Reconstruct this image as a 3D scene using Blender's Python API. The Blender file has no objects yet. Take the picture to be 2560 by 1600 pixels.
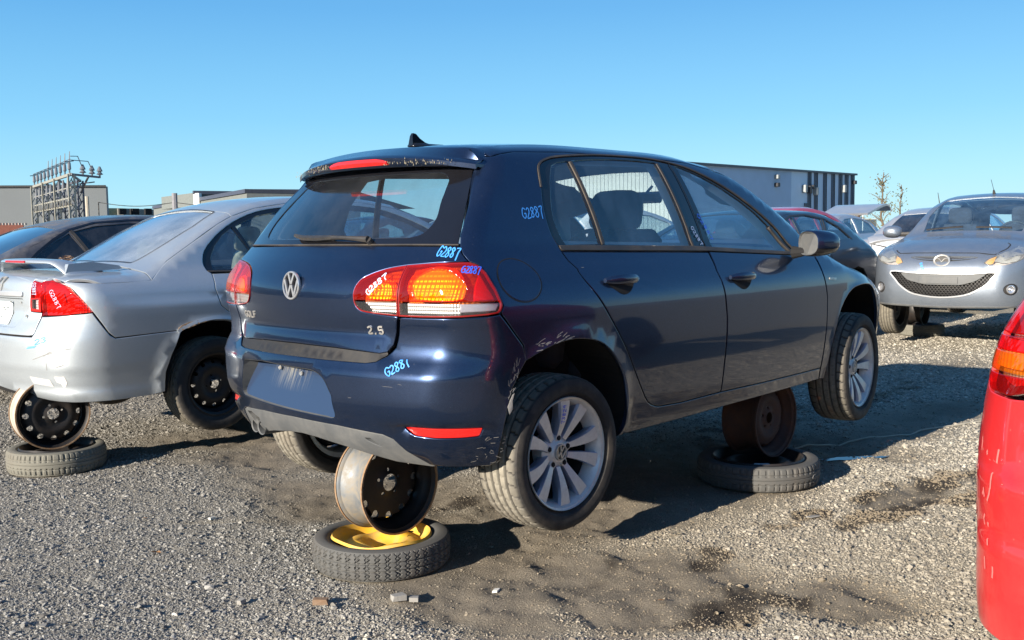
import bpy, math, random
import numpy as np
from mathutils import Vector, Matrix
from mathutils.geometry import delaunay_2d_cdt
random.seed(7); RNG = np.random.default_rng(7)
SC = bpy.context.scene
COL = SC.collection
GZ = .25                                  # height of the jacked cars' own zero above the yard
# ------------------------------------------------------------------ camera
cam = bpy.data.cameras.new('camera'); camo = bpy.data.objects.new('camera', cam); COL.objects.link(camo)
cam.sensor_width = 36; cam.lens = 36*2545.7/2560; cam.clip_start = .05; cam.clip_end = 3000
_a, _b, _c = .77700588, -.08412454, -.01409514
_f = Vector((math.cos(_b)*math.cos(_a), math.cos(_b)*math.sin(_a), math.sin(_b)))
_r = Vector((math.sin(_a), -math.cos(_a), 0)); _u = _r.cross(_f)
_R = _r*math.cos(_c)+_u*math.sin(_c); _U = -_r*math.sin(_c)+_u*math.cos(_c)
_M = Matrix((_R, _U, -_f)).transposed().to_4x4(); _M.translation = Vector((-2.27779744, -3.51691984, 1.07087071+GZ))
camo.matrix_world = _M; SC.camera = camo
# ------------------------------------------------------------------ sky, sun, exposure
W = bpy.data.worlds.new('World'); SC.world = W; W.use_nodes = True
_n = W.node_tree.nodes; _l = W.node_tree.links
_sk = _n.new('ShaderNodeTexSky'); _sk.sky_type = 'NISHITA'; _sk.sun_disc = False
SUN_EL = math.radians(17)
_sk.sun_elevation = SUN_EL; _sk.sun_rotation = math.radians(270); _sk.ozone_density = 1.6; _sk.air_density = 1.0; _sk.dust_density = .25
_hs = _n.new('ShaderNodeHueSaturation'); _hs.inputs['Saturation'].default_value = 1.0
_l.new(_sk.outputs[0], _hs.inputs['Color'])
# clear autumn sky: the physical sky carries the glow round the sun, an elevation gradient gives the strong blue
_tc = _n.new('ShaderNodeTexCoord'); _sx = _n.new('ShaderNodeSeparateXYZ'); _l.new(_tc.outputs['Generated'], _sx.inputs[0])
_cr = _n.new('ShaderNodeValToRGB'); _el = _cr.color_ramp.elements
_el[0].position = 0; _el[0].color = (.43, .79, .93, 1); _el[1].position = .9; _el[1].color = (.032, .14, .38, 1)
for _p, _c3 in ((.05, (.33, .72, .94)), (.11, (.21, .59, .92)), (.21, (.108, .41, .80)), (.34, (.070, .29, .62)), (.55, (.045, .20, .48))):
    _e = _el.new(_p); _e.color = (*_c3, 1)
_l.new(_sx.outputs[2], _cr.inputs[0])
_mx = _n.new('ShaderNodeVectorMath'); _mx.operation = 'SCALE'; _mx.inputs['Scale'].default_value = 3.25; _l.new(_cr.outputs[0], _mx.inputs[0])
_mm = _n.new('ShaderNodeMix'); _mm.data_type = 'RGBA'; _mm.inputs[0].default_value = .93; _l.new(_hs.outputs[0], _mm.inputs[6]); _l.new(_mx.outputs[0], _mm.inputs[7])
_l.new(_mm.outputs[2], _n['Background'].inputs[0]); _n['Background'].inputs[1].default_value = .15
_sd = bpy.data.lights.new('sun', 'SUN'); _sd.energy = 5.0; _sd.angle = math.radians(.53); _sd.color = (1, .90, .76)
_so = bpy.data.objects.new('sun', _sd); COL.objects.link(_so)
_so.rotation_euler = Vector((-math.cos(SUN_EL), -.018, math.sin(SUN_EL))).to_track_quat('Z', 'Y').to_euler(); _so.location = (-20, 0, 12)
SC.view_settings.view_transform = 'Standard'; SC.view_settings.look = 'None'; SC.view_settings.exposure = 1.1; SC.view_settings.gamma = 1
SC.render.engine = 'CYCLES'; SC.cycles.transparent_max_bounces = 24; SC.cycles.max_bounces = 10

# ------------------------------------------------------------------ materials
class NT:
    def __init__(s, name):
        s.m = bpy.data.materials.new(name); s.m.use_nodes = True; s.t = s.m.node_tree
        s.b = s.t.nodes['Principled BSDF']; s.out = s.t.nodes['Material Output']
    def n(s, typ, **kw):
        nd = s.t.nodes.new('ShaderNode'+typ)
        for k, v in kw.items():
            if hasattr(nd, k) and not k.startswith('i_'): setattr(nd, k, v)
        return nd
    def l(s, a, b): s.t.links.new(a, b)
    def coord(s, scale=None, kind='Object'):
        c = s.n('TexCoord').outputs[kind]
        if scale is None: return c
        mp = s.n('Mapping'); s.l(c, mp.inputs[0]); mp.inputs['Scale'].default_value = scale if hasattr(scale, '__len__') else (scale,)*3
        return mp.outputs[0]
    def noise(s, scale, detail=4, rough=.55, vec=None, dist=0):
        nd = s.n('TexNoise'); nd.inputs['Scale'].default_value = scale; nd.inputs['Detail'].default_value = detail
        nd.inputs['Roughness'].default_value = rough; nd.inputs['Distortion'].default_value = dist
        s.l(vec if vec is not None else s.coord(), nd.inputs['Vector']); return nd.outputs['Fac']
    def ramp(s, fac, stops):
        r = s.n('ValToRGB'); el = r.color_ramp.elements
        while len(el) > 1: el.remove(el[-1])
        el[0].position = stops[0][0]; el[0].color = col(stops[0][1])
        for p, c in stops[1:]:
            e = el.new(p); e.color = col(c)
        s.l(fac, r.inputs[0]); return r.outputs[0]
    def mix(s, fac, a, b, mode='MIX'):
        m = s.n('Mix'); m.data_type = 'RGBA'; m.blend_type = mode
        for k, v in ((0, fac), (6, a), (7, b)):
            if hasattr(v, 'links'): s.l(v, m.inputs[k])
            elif k == 0: m.inputs[0].default_value = v
            else: m.inputs[k].default_value = col(v)
        return m.outputs[2]
    def math(s, op, a, b=None, c=None):
        m = s.n('Math'); m.operation = op
        for i, v in enumerate((a, b, c)):
            if v is None: continue
            if hasattr(v, 'links'): s.l(v, m.inputs[i])
            else: m.inputs[i].default_value = v
        return m.outputs[0]
    def fresnel(s, ior=1.5):
        # thin sheet: same reflectance from either side
        g = s.n('NewGeometry').outputs['Backfacing']; f = s.n('Fresnel'); s.l(s.math('ADD', ior, s.math('MULTIPLY', g, 1/ior-ior)), f.inputs[0]); return f
    def bump(s, h, strength=.3, dist=.01, prev=None):
        b = s.n('Bump'); b.inputs['Strength'].default_value = strength; b.inputs['Distance'].default_value = dist; s.l(h, b.inputs['Height'])
        if prev is not None: s.l(prev, b.inputs['Normal'])
        return b.outputs[0]
def col(c):
    if isinstance(c, (int, float)): return (c, c, c, 1)
    return tuple(c)+((1,) if len(c) == 3 else ())
def mat(name, c, rough=.5, metal=0, coat=0, coat_rough=.03, var=.15, vscale=6, bump=0, bscale=60, bdist=.002, dirt=None, dirt_amt=.0, dscale=5, spec=.5):
    t = NT(name); b = t.b
    base = c
    if var:
        f = t.noise(vscale, 5, .6)
        base = t.ramp(f, [(.25, tuple(x*(1-var) for x in c)), (.75, tuple(min(1, x*(1+var)) for x in c))])
    if dirt is not None:
        d = t.noise(dscale, 8, .7, dist=.4)
        d = t.math('MULTIPLY', t.math('SMOOTHSTEP' if False else 'SUBTRACT', d, .42), dirt_amt*6)
        d = t.math('MINIMUM', t.math('MAXIMUM', d, 0), 1)
        base = t.mix(d, base, dirt)
        t.l(t.math('ADD', rough, t.math('MULTIPLY', d, .35)), b.inputs['Roughness'])
        if metal: t.l(t.math('MULTIPLY', t.math('SUBTRACT', 1, d), metal), b.inputs['Metallic'])
        if coat: t.l(t.math('MULTIPLY', t.math('SUBTRACT', 1, t.math('MULTIPLY', d, .8)), coat), b.inputs['Coat Weight'])
    else: b.inputs['Roughness'].default_value = rough; b.inputs['Coat Weight'].default_value = coat
    if not (dirt is not None and metal): b.inputs['Metallic'].default_value = metal
    if hasattr(base, 'links'): t.l(base, b.inputs['Base Color'])
    else: b.inputs['Base Color'].default_value = col(base)
    b.inputs['Coat Roughness'].default_value = coat_rough; b.inputs['Specular IOR Level'].default_value = spec
    if bump: t.l(t.bump(t.noise(bscale, 4, .6), bump, bdist), b.inputs['Normal'])
    return t.m
def paint(name, c, c2=None, metal=.75, rough=.33, dust=(.30, .26, .20), dust_amt=.10, low=.35, peel=.03, film=.04):
    """two-stage car paint: flakes under clear coat, dust film growing towards the sills and on upward faces"""
    t = NT(name); b = t.b
    fl = t.n('TexVoronoi'); fl.inputs['Scale'].default_value = 900; t.l(t.coord(), fl.inputs['Vector'])
    base = t.ramp(t.math('MULTIPLY', fl.outputs['Distance'], 1.0), [(0, c2 or tuple(x*1.5 for x in c)), (.7, c)])
    geo = t.n('NewGeometry'); sp = t.n('SeparateXYZ'); t.l(geo.outputs['Normal'], sp.inputs[0])
    so = t.n('SeparateXYZ'); t.l(t.coord(), so.inputs[0])
    lowm = t.math('MAXIMUM', t.math('MULTIPLY', t.math('SUBTRACT', low, so.outputs[2]), 2.4), 0)
    up = t.math('MULTIPLY', t.math('MAXIMUM', sp.outputs[2], 0), .5)
    nz = t.noise(4, 10, .75, dist=.6); fine = t.noise(55, 6, .7)
    m = t.math('ADD', t.math('MULTIPLY', t.math('ADD', lowm, t.math('ADD', up, .25)), t.math('MULTIPLY', t.math('MAXIMUM', t.math('SUBTRACT', nz, .35), 0), dust_amt*9)), film)
    vs = t.n('TexVoronoi'); vs.inputs['Scale'].default_value = 26; t.l(t.coord(), vs.inputs['Vector']); spk = t.math('MULTIPLY', t.math('MINIMUM', t.math('MAXIMUM', t.math('MULTIPLY', t.math('SUBTRACT', .085, vs.outputs['Distance']), 25), 0), 1), .16)
    m = t.math('MINIMUM', t.math('ADD', t.math('MULTIPLY', m, t.math('ADD', .55, fine)), spk), .9)
    t.l(t.mix(m, base, dust), b.inputs['Base Color'])
    t.l(t.math('MULTIPLY', t.math('SUBTRACT', 1, m), metal), b.inputs['Metallic'])
    t.l(t.math('ADD', rough, t.math('MULTIPLY', m, .5)), b.inputs['Roughness'])
    t.l(t.math('SUBTRACT', 1, t.math('MULTIPLY', m, 1.1)), b.inputs['Coat Weight'])
    t.l(t.math('ADD', t.math('MULTIPLY', t.noise(18, 8, .8), .07), t.math('ADD', .005, t.math('MULTIPLY', m, .35))), b.inputs['Coat Roughness'])
    t.l(t.bump(t.noise(3.2, 2, .5), peel, .03), b.inputs['Coat Normal'])
    return t.m
def glass(name, tint, film=.06, filmcol=(.35, .36, .36), rough=.01, ior=1.5, streak=6, sp=1.8):
    t = NT(name); t.t.nodes.remove(t.b)
    tr = t.n('BsdfTransparent'); tr.inputs[0].default_value = col(tint)
    gl = t.n('BsdfGlossy'); gl.inputs['Roughness'].default_value = rough; gl.inputs[0].default_value = (1, 1, 1, 1)
    fr = t.fresnel(ior)
    df = t.n('BsdfDiffuse'); df.inputs[0].default_value = col(filmcol)
    nz = t.noise(streak, 8, .7, vec=t.coord((1, 1, .35)))
    f = t.math('MINIMUM', t.math('MULTIPLY', t.math('MAXIMUM', t.math('SUBTRACT', nz, .25), 0), film*3.5), 1)
    m1 = t.n('MixShader'); t.l(f, m1.inputs[0]); t.l(tr.outputs[0], m1.inputs[1]); t.l(df.outputs[0], m1.inputs[2])
    m2 = t.n('MixShader'); t.l(t.math('MINIMUM', t.math('MULTIPLY', fr.outputs[0], sp), 1), m2.inputs[0]); t.l(m1.outputs[0], m2.inputs[1]); t.l(gl.outputs[0], m2.inputs[2])
    t.l(m2.outputs[0], t.out.inputs[0]); return t.m
def lens(name, tint, body, amt=.35, ribs=220, rough=.05):
    """lamp lens: clear coloured plastic with moulded ribs"""
    t = NT(name); t.t.nodes.remove(t.b)
    tr = t.n('BsdfTransparent'); tr.inputs[0].default_value = col(tint)
    df = t.n('BsdfDiffuse'); df.inputs[0].default_value = col(body)
    tl = t.n('BsdfTranslucent'); tl.inputs[0].default_value = col(body)
    gl = t.n('BsdfGlossy'); gl.inputs['Roughness'].default_value = rough
    w = t.n('TexWave'); w.bands_direction = 'DIAGONAL'; w.inputs['Scale'].default_value = ribs/10; w.inputs['Distortion'].default_value = .3; t.l(t.coord(), w.inputs[0])
    bp = t.bump(w.outputs['Fac'], .15, .002); t.l(bp, gl.inputs['Normal'])
    fr = t.fresnel(1.5)
    a = t.n('MixShader'); a.inputs[0].default_value = .35; t.l(df.outputs[0], a.inputs[1]); t.l(tl.outputs[0], a.inputs[2])
    m1 = t.n('MixShader'); m1.inputs[0].default_value = amt; t.l(tr.outputs[0], m1.inputs[1]); t.l(a.outputs[0], m1.inputs[2])
    m2 = t.n('MixShader'); t.l(t.math('ADD', fr.outputs[0], .02), m2.inputs[0]); t.l(m1.outputs[0], m2.inputs[1]); t.l(gl.outputs[0], m2.inputs[2])
    t.l(m2.outputs[0], t.out.inputs[0]); return t.m
def facet(name, c, rough=.12, scale=70, metal=1, bmp=.5):
    t = NT(name); v = t.n('TexWave'); v.bands_direction = 'Y'; v.inputs['Scale'].default_value = scale; v.inputs['Distortion'].default_value = .6; t.l(t.coord(), v.inputs[0])
    v2 = t.n('TexWave'); v2.bands_direction = 'Z'; v2.inputs['Scale'].default_value = scale*.7; t.l(t.coord(), v2.inputs[0])
    t.l(t.bump(t.math('ADD', v.outputs['Fac'], v2.outputs['Fac']), bmp, .003), t.b.inputs['Normal']); t.b.inputs['Base Color'].default_value = col(c)
    t.b.inputs['Metallic'].default_value = metal; t.b.inputs['Roughness'].default_value = rough; return t.m
def recess_mat():
    t = NT('streaked_recess_paint'); b = t.b; so = t.n('SeparateXYZ'); t.l(t.coord(), so.inputs[0])
    st = t.noise(1, 6, .7, vec=t.coord((1, 95, 5))); st = t.math('MULTIPLY', t.math('MAXIMUM', t.math('SUBTRACT', st, .45), 0), 7)
    top = t.math('MINIMUM', t.math('MAXIMUM', t.math('MULTIPLY', t.math('SUBTRACT', so.outputs[2], .44), 12), 0), 1)
    ctr = t.math('MAXIMUM', t.math('SUBTRACT', 1.15, t.math('MULTIPLY', t.math('ABSOLUTE', t.math('SUBTRACT', so.outputs[1], .07)), 7)), 0)
    m = t.math('MINIMUM', t.math('MULTIPLY', t.math('MULTIPLY', st, top), ctr), .85); m = t.math('ADD', m, .03)
    t.l(t.mix(m, (.014, .036, .092), (.27, .26, .23)), b.inputs['Base Color']); b.inputs['Metallic'].default_value = .35; b.inputs['Roughness'].default_value = .45; b.inputs['Coat Weight'].default_value = .7; b.inputs['Coat Roughness'].default_value = .08; return t.m
MUD = (.20, .165, .12)
M = dict(
 recess=recess_mat(),
 mirror=mat('dusty_mirror_glass', (.12, .13, .14), .4, .4, dirt=(.15, .14, .12), dirt_amt=.3),
 blue=paint('dark_blue_metallic_paint', (.009, .020, .056), (.032, .066, .145), metal=.8, rough=.29, dust=(.16, .14, .12), dust_amt=.03, low=.27, film=.006),
 silver=paint('silver_metallic_paint', (.43, .475, .52), (.63, .68, .71), dust=(.24, .245, .235), metal=.68, rough=.42, dust_amt=.06, low=.3, film=.03),
 greyblue=paint('grey_blue_metallic_paint', (.21, .25, .31), (.38, .43, .50), metal=.75, rough=.40, dust_amt=.06, film=.03),
 darkgrey=paint('dusty_charcoal_paint', (.045, .048, .062), (.09, .10, .12), metal=.7, rough=.42, dust=(.17, .155, .15), dust_amt=.30, film=.12),
 black=paint('black_blue_paint', (.012, .018, .032), (.03, .045, .07), metal=.6, rough=.35, dust_amt=.05, film=.02),
 red=paint('bright_red_paint', (.52, .012, .016), (.56, .02, .02), metal=.0, rough=.35, dust_amt=.04, film=.01),
 lightsil=paint('pale_silver_paint', (.55, .57, .60), (.7, .72, .75), metal=.8, rough=.45, film=.05),
 trim=mat('black_rubber_trim', (.022, .022, .024), .45, dirt=(.16, .135, .10), dirt_amt=.12),
 trimlite=mat('weathered_window_trim', (.040, .036, .034), .5, dirt=(.15, .12, .085), dirt_amt=.25),
 gap=mat('dark_inner_metal', (.008, .008, .009), .9, var=0),
 plastic=mat('grey_unpainted_plastic', (.085, .09, .095), .6, dirt=(.24, .23, .21), dirt_amt=.16, dscale=9, bump=.2, bscale=220, bdist=.001),
 step=mat('scuffed_bumper_step', (.012, .011, .011), .5, dirt=(.060, .046, .030), dirt_amt=.10, dscale=30),
 blackp=mat('gloss_black_plastic', (.008, .008, .010), .12, coat=.6),
 rubber=mat('tyre_sidewall_rubber', (.018, .018, .019), .72, dirt=(.12, .105, .085), dirt_amt=.12, bump=.2, bscale=90, bdist=.002),
 chrome=mat('worn_chrome', (.72, .72, .74), .28, .85, dirt=(.25, .20, .14), dirt_amt=.10, var=.05),
 badge=mat('dull_badge_chrome', (.55, .54, .52), .35, .8, dirt=(.25, .20, .14), dirt_amt=.3, dscale=20),
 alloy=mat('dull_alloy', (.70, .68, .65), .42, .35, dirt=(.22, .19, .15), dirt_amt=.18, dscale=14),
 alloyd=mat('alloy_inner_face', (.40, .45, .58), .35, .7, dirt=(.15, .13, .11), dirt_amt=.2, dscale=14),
 steelb=mat('black_steel_rim', (.010, .010, .011), .5, dirt=(.12, .07, .035), dirt_amt=.10, dscale=16, bump=.1, bscale=30),
 steelz=mat('galvanised_rim_barrel', (.20, .215, .23), .55, .45, dirt=(.26, .21, .14), dirt_amt=.55, dscale=14, bump=.3, bscale=40),
 rustlip=mat('rusty_rim_lip', (.24, .135, .065), .8, dirt=(.36, .30, .23), dirt_amt=.35, dscale=30, bump=.4, bscale=120, bdist=.002),
 rustrim=mat('rust_brown_steel', (.055, .028, .022), .75, dirt=(.13, .06, .03), dirt_amt=.35, dscale=14, bump=.3, bscale=70, bdist=.003),
 yellow=mat('yellow_painted_steel', (.74, .42, .035), .45, dirt=(.42, .30, .17), dirt_amt=.45, dscale=13, coat=.1),
 mark=mat('blue_paint_pen', (.06, .32, .85), .55, var=0), markw=mat('pale_blue_paint_pen', (.50, .62, .85), .6, var=0),
 marko=mat('strong_blue_paint_pen', (.03, .12, .75), .5, var=0),
 liner=mat('pale_headliner_cloth', (.34, .35, .34), .9), seat=mat('charcoal_seat_cloth', (.035, .037, .045), .9, bump=.2, bscale=200),
 beige=mat('cream_seat_cloth', (.62, .62, .52), .85), dash=mat('dark_dashboard_plastic', (.03, .032, .036), .7),
 scratch=mat('bare_scrape', (.22, .215, .21), .7, var=.3, vscale=60), rust=mat('flaking_rust', (.20, .105, .05), .95, dirt=(.42, .33, .22), dirt_amt=.5, dscale=60, bump=1, bscale=90, bdist=.01),
 tint=glass('dark_tinted_window', (.05, .05, .06), film=.20, filmcol=(.14, .14, .15)),
 glass=glass('side_window_glass', (.80, .91, .95), film=.12, filmcol=(.20, .34, .52)),  # the film's blue paints the sky's reflection into the panes
 glassr=glass('rear_window_glass', (.72, .82, .86), film=.08, filmcol=(.16, .17, .19), rough=.03),
 glassd=glass('dusty_rear_glass', (.62, .68, .66), film=.85, filmcol=(.30, .32, .34), rough=.10, streak=1.6),
 redlens=lens('red_lamp_lens', (1, .30, .035), (.62, .016, .008), .30), orlens=lens('amber_red_lamp_lens', (1, .62, .10), (.80, .15, .01), .26),  # orlens: real amber on the red car, painted-in glow on the hatchback
 lrim=mat('dark_red_lamp_rim', (.22, .008, .008), .25, coat=.6, var=0),
 redlens2=lens('deep_red_lamp_lens', (1, .09, .04), (.55, .010, .010), .30),
 clearlens=lens('clear_lamp_lens', (.93, .93, .95), (.5, .5, .5), .06), amber=lens('amber_glow_lens', (1, .35, .02), (.9, .25, .02), .3),
 reflred=mat('red_reflector', (.62, .015, .012), .25, coat=.8, var=.1, bump=.4, bscale=300, bdist=.002), bowl=facet('silvered_lamp_bowl', (.55, .54, .50), .4, 34, .6), bowla=facet('amber_lamp_bowl', (1, .50, .06), .38, 24, .5),
 housing=facet('lamp_housing', (.50, .42, .42), .5, 30, .5), white=mat('white_paper_label', (.55, .62, .66), .7),
)

# ------------------------------------------------------------------ small kit
def tag(o, label=None, cat=None, group=None, kind=None):
    if label: o['label'] = label
    if cat: o['category'] = cat
    if group: o['group'] = group
    if kind: o['kind'] = kind
    return o
def empty(name, loc, rz=0, rot=None):
    o = bpy.data.objects.new(name, None); COL.objects.link(o); o.location = loc
    o.rotation_euler = rot or (0, 0, rz); o.empty_display_size = .1; return o
def link(name, me, parent=None, mats=()):
    o = bpy.data.objects.new(name, me); COL.objects.link(o)
    for m in mats: me.materials.append(m)
    if parent: o.parent = parent
    return o
def meshobj(name, v, f, m, parent=None, smooth=True, angle=None, normals=None, mi=None):
    me = bpy.data.meshes.new(name); me.from_pydata([tuple(map(float, p)) for p in v], [], [tuple(map(int, q)) for q in f])
    ms = m if isinstance(m, (list, tuple)) else [m]
    for x in ms: me.materials.append(x)
    if mi is not None: me.polygons.foreach_set('material_index', np.array(mi, dtype=np.int32))
    if smooth: me.polygons.foreach_set('use_smooth', [True]*len(me.polygons))
    me.update()
    if normals is not None: me.normals_split_custom_set_from_vertices([tuple(map(float, n)) for n in normals])
    elif smooth and angle is not None: me.set_sharp_from_angle(angle=math.radians(angle))
    o = bpy.data.objects.new(name, me); COL.objects.link(o)
    if parent: o.parent = parent
    return o
class MB:
    """collects several simple shapes that belong to ONE part"""
    def __init__(s): s.v = []; s.f = []; s.mi = []
    def add(s, v, f, mi=0):
        k = len(s.v); s.v += [tuple(p) for p in v]; s.f += [tuple(i+k for i in q) for q in f]; s.mi += [mi]*len(f)
    def box(s, c, d, rot=None, mi=0, bev=0):
        x, y, z = (q/2 for q in d); R = rot or Matrix.Identity(3)
        if bev:
            b = bev; pts = []; 
            for sx in (-1, 1):
                for sy in (-1, 1):
                    for sz in (-1, 1):
                        pts += [(sx*x, sy*(y-b), sz*(z-b)), (sx*(x-b), sy*y, sz*(z-b)), (sx*(x-b), sy*(y-b), sz*z)]
            import bmesh
            bm = bmesh.new()
            for p in pts: bm.verts.new(p)
            r = bmesh.ops.convex_hull(bm, input=bm.verts); bm.verts.index_update()
            vv = [tuple(Vector(c)+R@v.co) for v in bm.verts]; ff = [tuple(v.index for v in f.verts) for f in bm.faces]; bm.free(); s.add(vv, ff, mi); return s
        vs = [Vector(c)+R@Vector((a*x, b*y, e*z)) for a in (-1, 1) for b in (-1, 1) for e in (-1, 1)]
        s.add(vs, [(0, 1, 3, 2), (4, 6, 7, 5), (0, 4, 5, 1), (2, 3, 7, 6), (0, 2, 6, 4), (1, 5, 7, 3)], mi); return s
    def tube(s, pts, r, n=8, mi=0, cap=True):
        pts = [Vector(p) for p in pts]; rs = r if hasattr(r, '__len__') else [r]*len(pts); rings = []
        for i, p in enumerate(pts):
            d = (pts[min(i+1, len(pts)-1)]-pts[max(i-1, 0)]).normalized()
            u = d.orthogonal().normalized() if i == 0 else (u-d*u.dot(d)).normalized()
            w = d.cross(u); rings.append([p+(u*math.cos(a)+w*math.sin(a))*rs[i] for a in [2*math.pi*k/n for k in range(n)]])
        v = [q for R in rings for q in R]; f = [(i*n+k, i*n+(k+1) % n, (i+1)*n+(k+1) % n, (i+1)*n+k) for i in range(len(pts)-1) for k in range(n)]
        if cap: f += [tuple(range(n-1, -1, -1)), tuple((len(pts)-1)*n+k for k in range(n))]
        s.add(v, f, mi); return s
    def lathe(s, prof, n=48, axis='z', c=(0, 0, 0), mi=0, closed=False):
        v = []; m = len(prof)
        for k in range(n):
            a = 2*math.pi*k/n; ca, sa = math.cos(a), math.sin(a)
            for r, h in prof:
                v.append((c[0]+r*ca, c[1]+r*sa, c[2]+h) if axis == 'z' else (c[0]+r*ca, c[1]+h, c[2]+r*sa))
        q = m if closed else m-1
        f = [(k*m+i, k*m+(i+1) % m, ((k+1) % n)*m+(i+1) % m, ((k+1) % n)*m+i) for k in range(n) for i in range(q)]
        if axis == 'y': f = [t[::-1] for t in f]
        s.add(v, f, mi); return s
    def build(s, name, m, parent=None, smooth=True, angle=35):
        return meshobj(name, s.v, s.f, m, parent, smooth, angle, mi=s.mi)
def tab(xs, ys):
    xs = np.array(xs, float); ys = np.array(ys, float); d = np.diff(ys)/np.diff(xs); m = np.empty_like(ys); m[0] = d[0]; m[-1] = d[-1]; h = np.diff(xs)
    m[1:-1] = (d[:-1]*h[1:]+d[1:]*h[:-1])/(h[:-1]+h[1:]); m[1:-1] = np.where(d[:-1]*d[1:] <= 0, 0, m[1:-1])
    def f(x):
        x = np.asarray(x, float); i = np.clip(np.searchsorted(xs, x)-1, 0, len(xs)-2); t = (x-xs[i])/h[i]; q = np.clip(t, 0, 1); q2 = q*q; q3 = q2*q
        r = ys[i]*(2*q3-3*q2+1)+ys[i+1]*(3*q2-2*q3)+h[i]*(m[i]*(q3-2*q2+q)+m[i+1]*(q3-q2))
        return r+np.where(t < 0, t*h[i]*m[i], 0)+np.where(t > 1, (t-1)*h[i]*m[i+1], 0)
    return f
def rmax(a, b, r):
    u = np.maximum(a+r, 0); v = np.maximum(b+r, 0)
    return np.sqrt(u*u+v*v)+np.minimum(np.maximum(a+r, b+r), 0)-r

class Body:
    """a car body as one smooth surface F(x,y,z)=0 (x from the end nearest 0 to L); panels are cut out of it"""
    def __init__(s, L, sec, plan, rear, front, H, crown, rc, rtop=.05, upn=None, arches=(), ar=.36, af=.012, cr=.25, cf=.22, extra=None, pv=(.6, .5, .45)):
        s.L = L; s.sec = tab(*sec); s.plan = tab(*plan); s.rear = tab(*rear); s.front = tab(*front); s.H = tab(*H); s.crown = tab(*crown); s.rc = tab(*rc)
        s.rtop = rtop; s.upn = tab(*upn) if upn else None; s.arches = arches; s.ar = ar; s.af = af; s.cr = cr; s.cf = cf; s.extra = extra; s.pv = pv
    def F(s, x, y, z):
        y = np.abs(y); w = s.plan(x)+s.sec(z)
        if s.upn: w = w+s.upn(x)*np.clip((z-.95)/.15, 0, 1)
        for cx, cz in s.arches: w = w+s.af*np.exp(-((np.sqrt((x-cx)**2+(z-cz)**2)-s.ar)/.03)**2)
        a = (y-w)*.95; b = (s.rear(z)+s.cr*y*y-x)*.85; f = (x-(s.L-s.front(z)-s.cf*y*y))*.85
        c = z-(s.H(x)-s.crown(x)*y*y); g = (s.H(x+.01)-s.H(x-.01))/.02; c = c/np.sqrt(1+g*g)
        if s.extra: a, b, c = s.extra(x, y, z, a, b, c)
        return rmax(rmax(rmax(a, b, s.rc(z)), f, .14), c, s.rtop)
    def rays(s, proj, P):
        P = np.asarray(P, float).reshape(-1, 2); p, q = P[:, 0], P[:, 1]; n = len(p); z0 = np.zeros(n)
        if proj == 'T': return np.stack([p, q, s.H(p)+.25], 1), np.tile([0., 0, -1], (n, 1))
        if proj == 'S': return np.stack([p, z0-1.3, q], 1), np.tile([0., 1, 0], (n, 1))
        px, py, ro = s.pv; flip = proj == 'V'
        sg = np.where(p < 0, -1, 1); a = np.abs(p); s1 = py+ro*math.pi/2
        ph = np.clip((a-py)/ro, 0, math.pi/2); cx = np.cos(ph); cy = np.sin(ph)
        ox = px+np.maximum(a-s1, 0); oy = np.minimum(a, py)
        O = np.stack([ox-1.3*cx, -(oy+1.3*cy)*sg, q], 1); D = np.stack([cx, cy*sg, z0], 1)
        if flip: O[:, 0] = s.L-O[:, 0]; D[:, 0] *= -1
        return O, D
    def surf(s, proj, P, off=0.):
        O, D = s.rays(proj, P); t = np.zeros(len(O)); off = np.asarray(off)+np.zeros(len(O))
        for i in range(130 if proj == 'T' else 34):
            X = O+D*t[:, None]; v = s.F(X[:, 0], X[:, 1], X[:, 2])-off; t = np.minimum(t+v*(.32 if proj == 'T' else .9), 2.2)
        for i in range(6):
            X = O+D*t[:, None]; v = s.F(X[:, 0], X[:, 1], X[:, 2])-off; Y = X+D*1e-4; g = (s.F(Y[:, 0], Y[:, 1], Y[:, 2])-off-v)/1e-4
            t = t-np.where(g < -.08, np.clip(v/np.where(g < -.08, g, -1), -.03, .03), 0)
        X = O+D*t[:, None]; return X, s.grad(X)
    def grad(s, X):
        e = 1.5e-3; N = np.empty_like(X)
        for k in range(3):
            d = np.zeros(3); d[k] = e; A = X+d; B = X-d; N[:, k] = s.F(A[:, 0], A[:, 1], A[:, 2])-s.F(B[:, 0], B[:, 1], B[:, 2])
        return N/np.maximum(np.linalg.norm(N, axis=1, keepdims=True), 1e-9)
    def edge(s, proj, ps, z0=.75, nz=.78, z1=1.52):
        """where the side turns over into the top: (x,y,z) for each p"""
        zs = np.arange(z0, z1, .006); nz = np.asarray(nz)+np.zeros(len(ps)); P = np.array([(p, z) for p in ps for z in zs]); X, N = s.surf(proj, P)
        X = X.reshape(len(ps), len(zs), 3); N = N.reshape(len(ps), len(zs), 3); out = []
        for i in range(len(ps)):
            ok = (N[i, :, 2] > nz[i]) | (np.abs(X[i, :, 2]-zs) > .01); k = np.argmax(ok) if ok.any() else len(zs)-1; out.append(X[i, max(k-1, 0)])
        return np.array(out)
def w3(pts):
    out = []
    for p in pts:
        x, y, z = p; sg = 1 if y < 0 else -1; a = abs(y)
        if x < .6 and a < .5: q = a
        elif x < .6: q = .5+.45*math.atan2(a-.5, .6-x)
        else: q = .5+.45*math.pi/2+x-.6
        out.append((sg*q, z))
    return out
SX = .5+.45*math.pi/2-.6                  # s = x + SX on the flank
def w2(pts): return [(x+SX, z) for x, z in pts]
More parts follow.
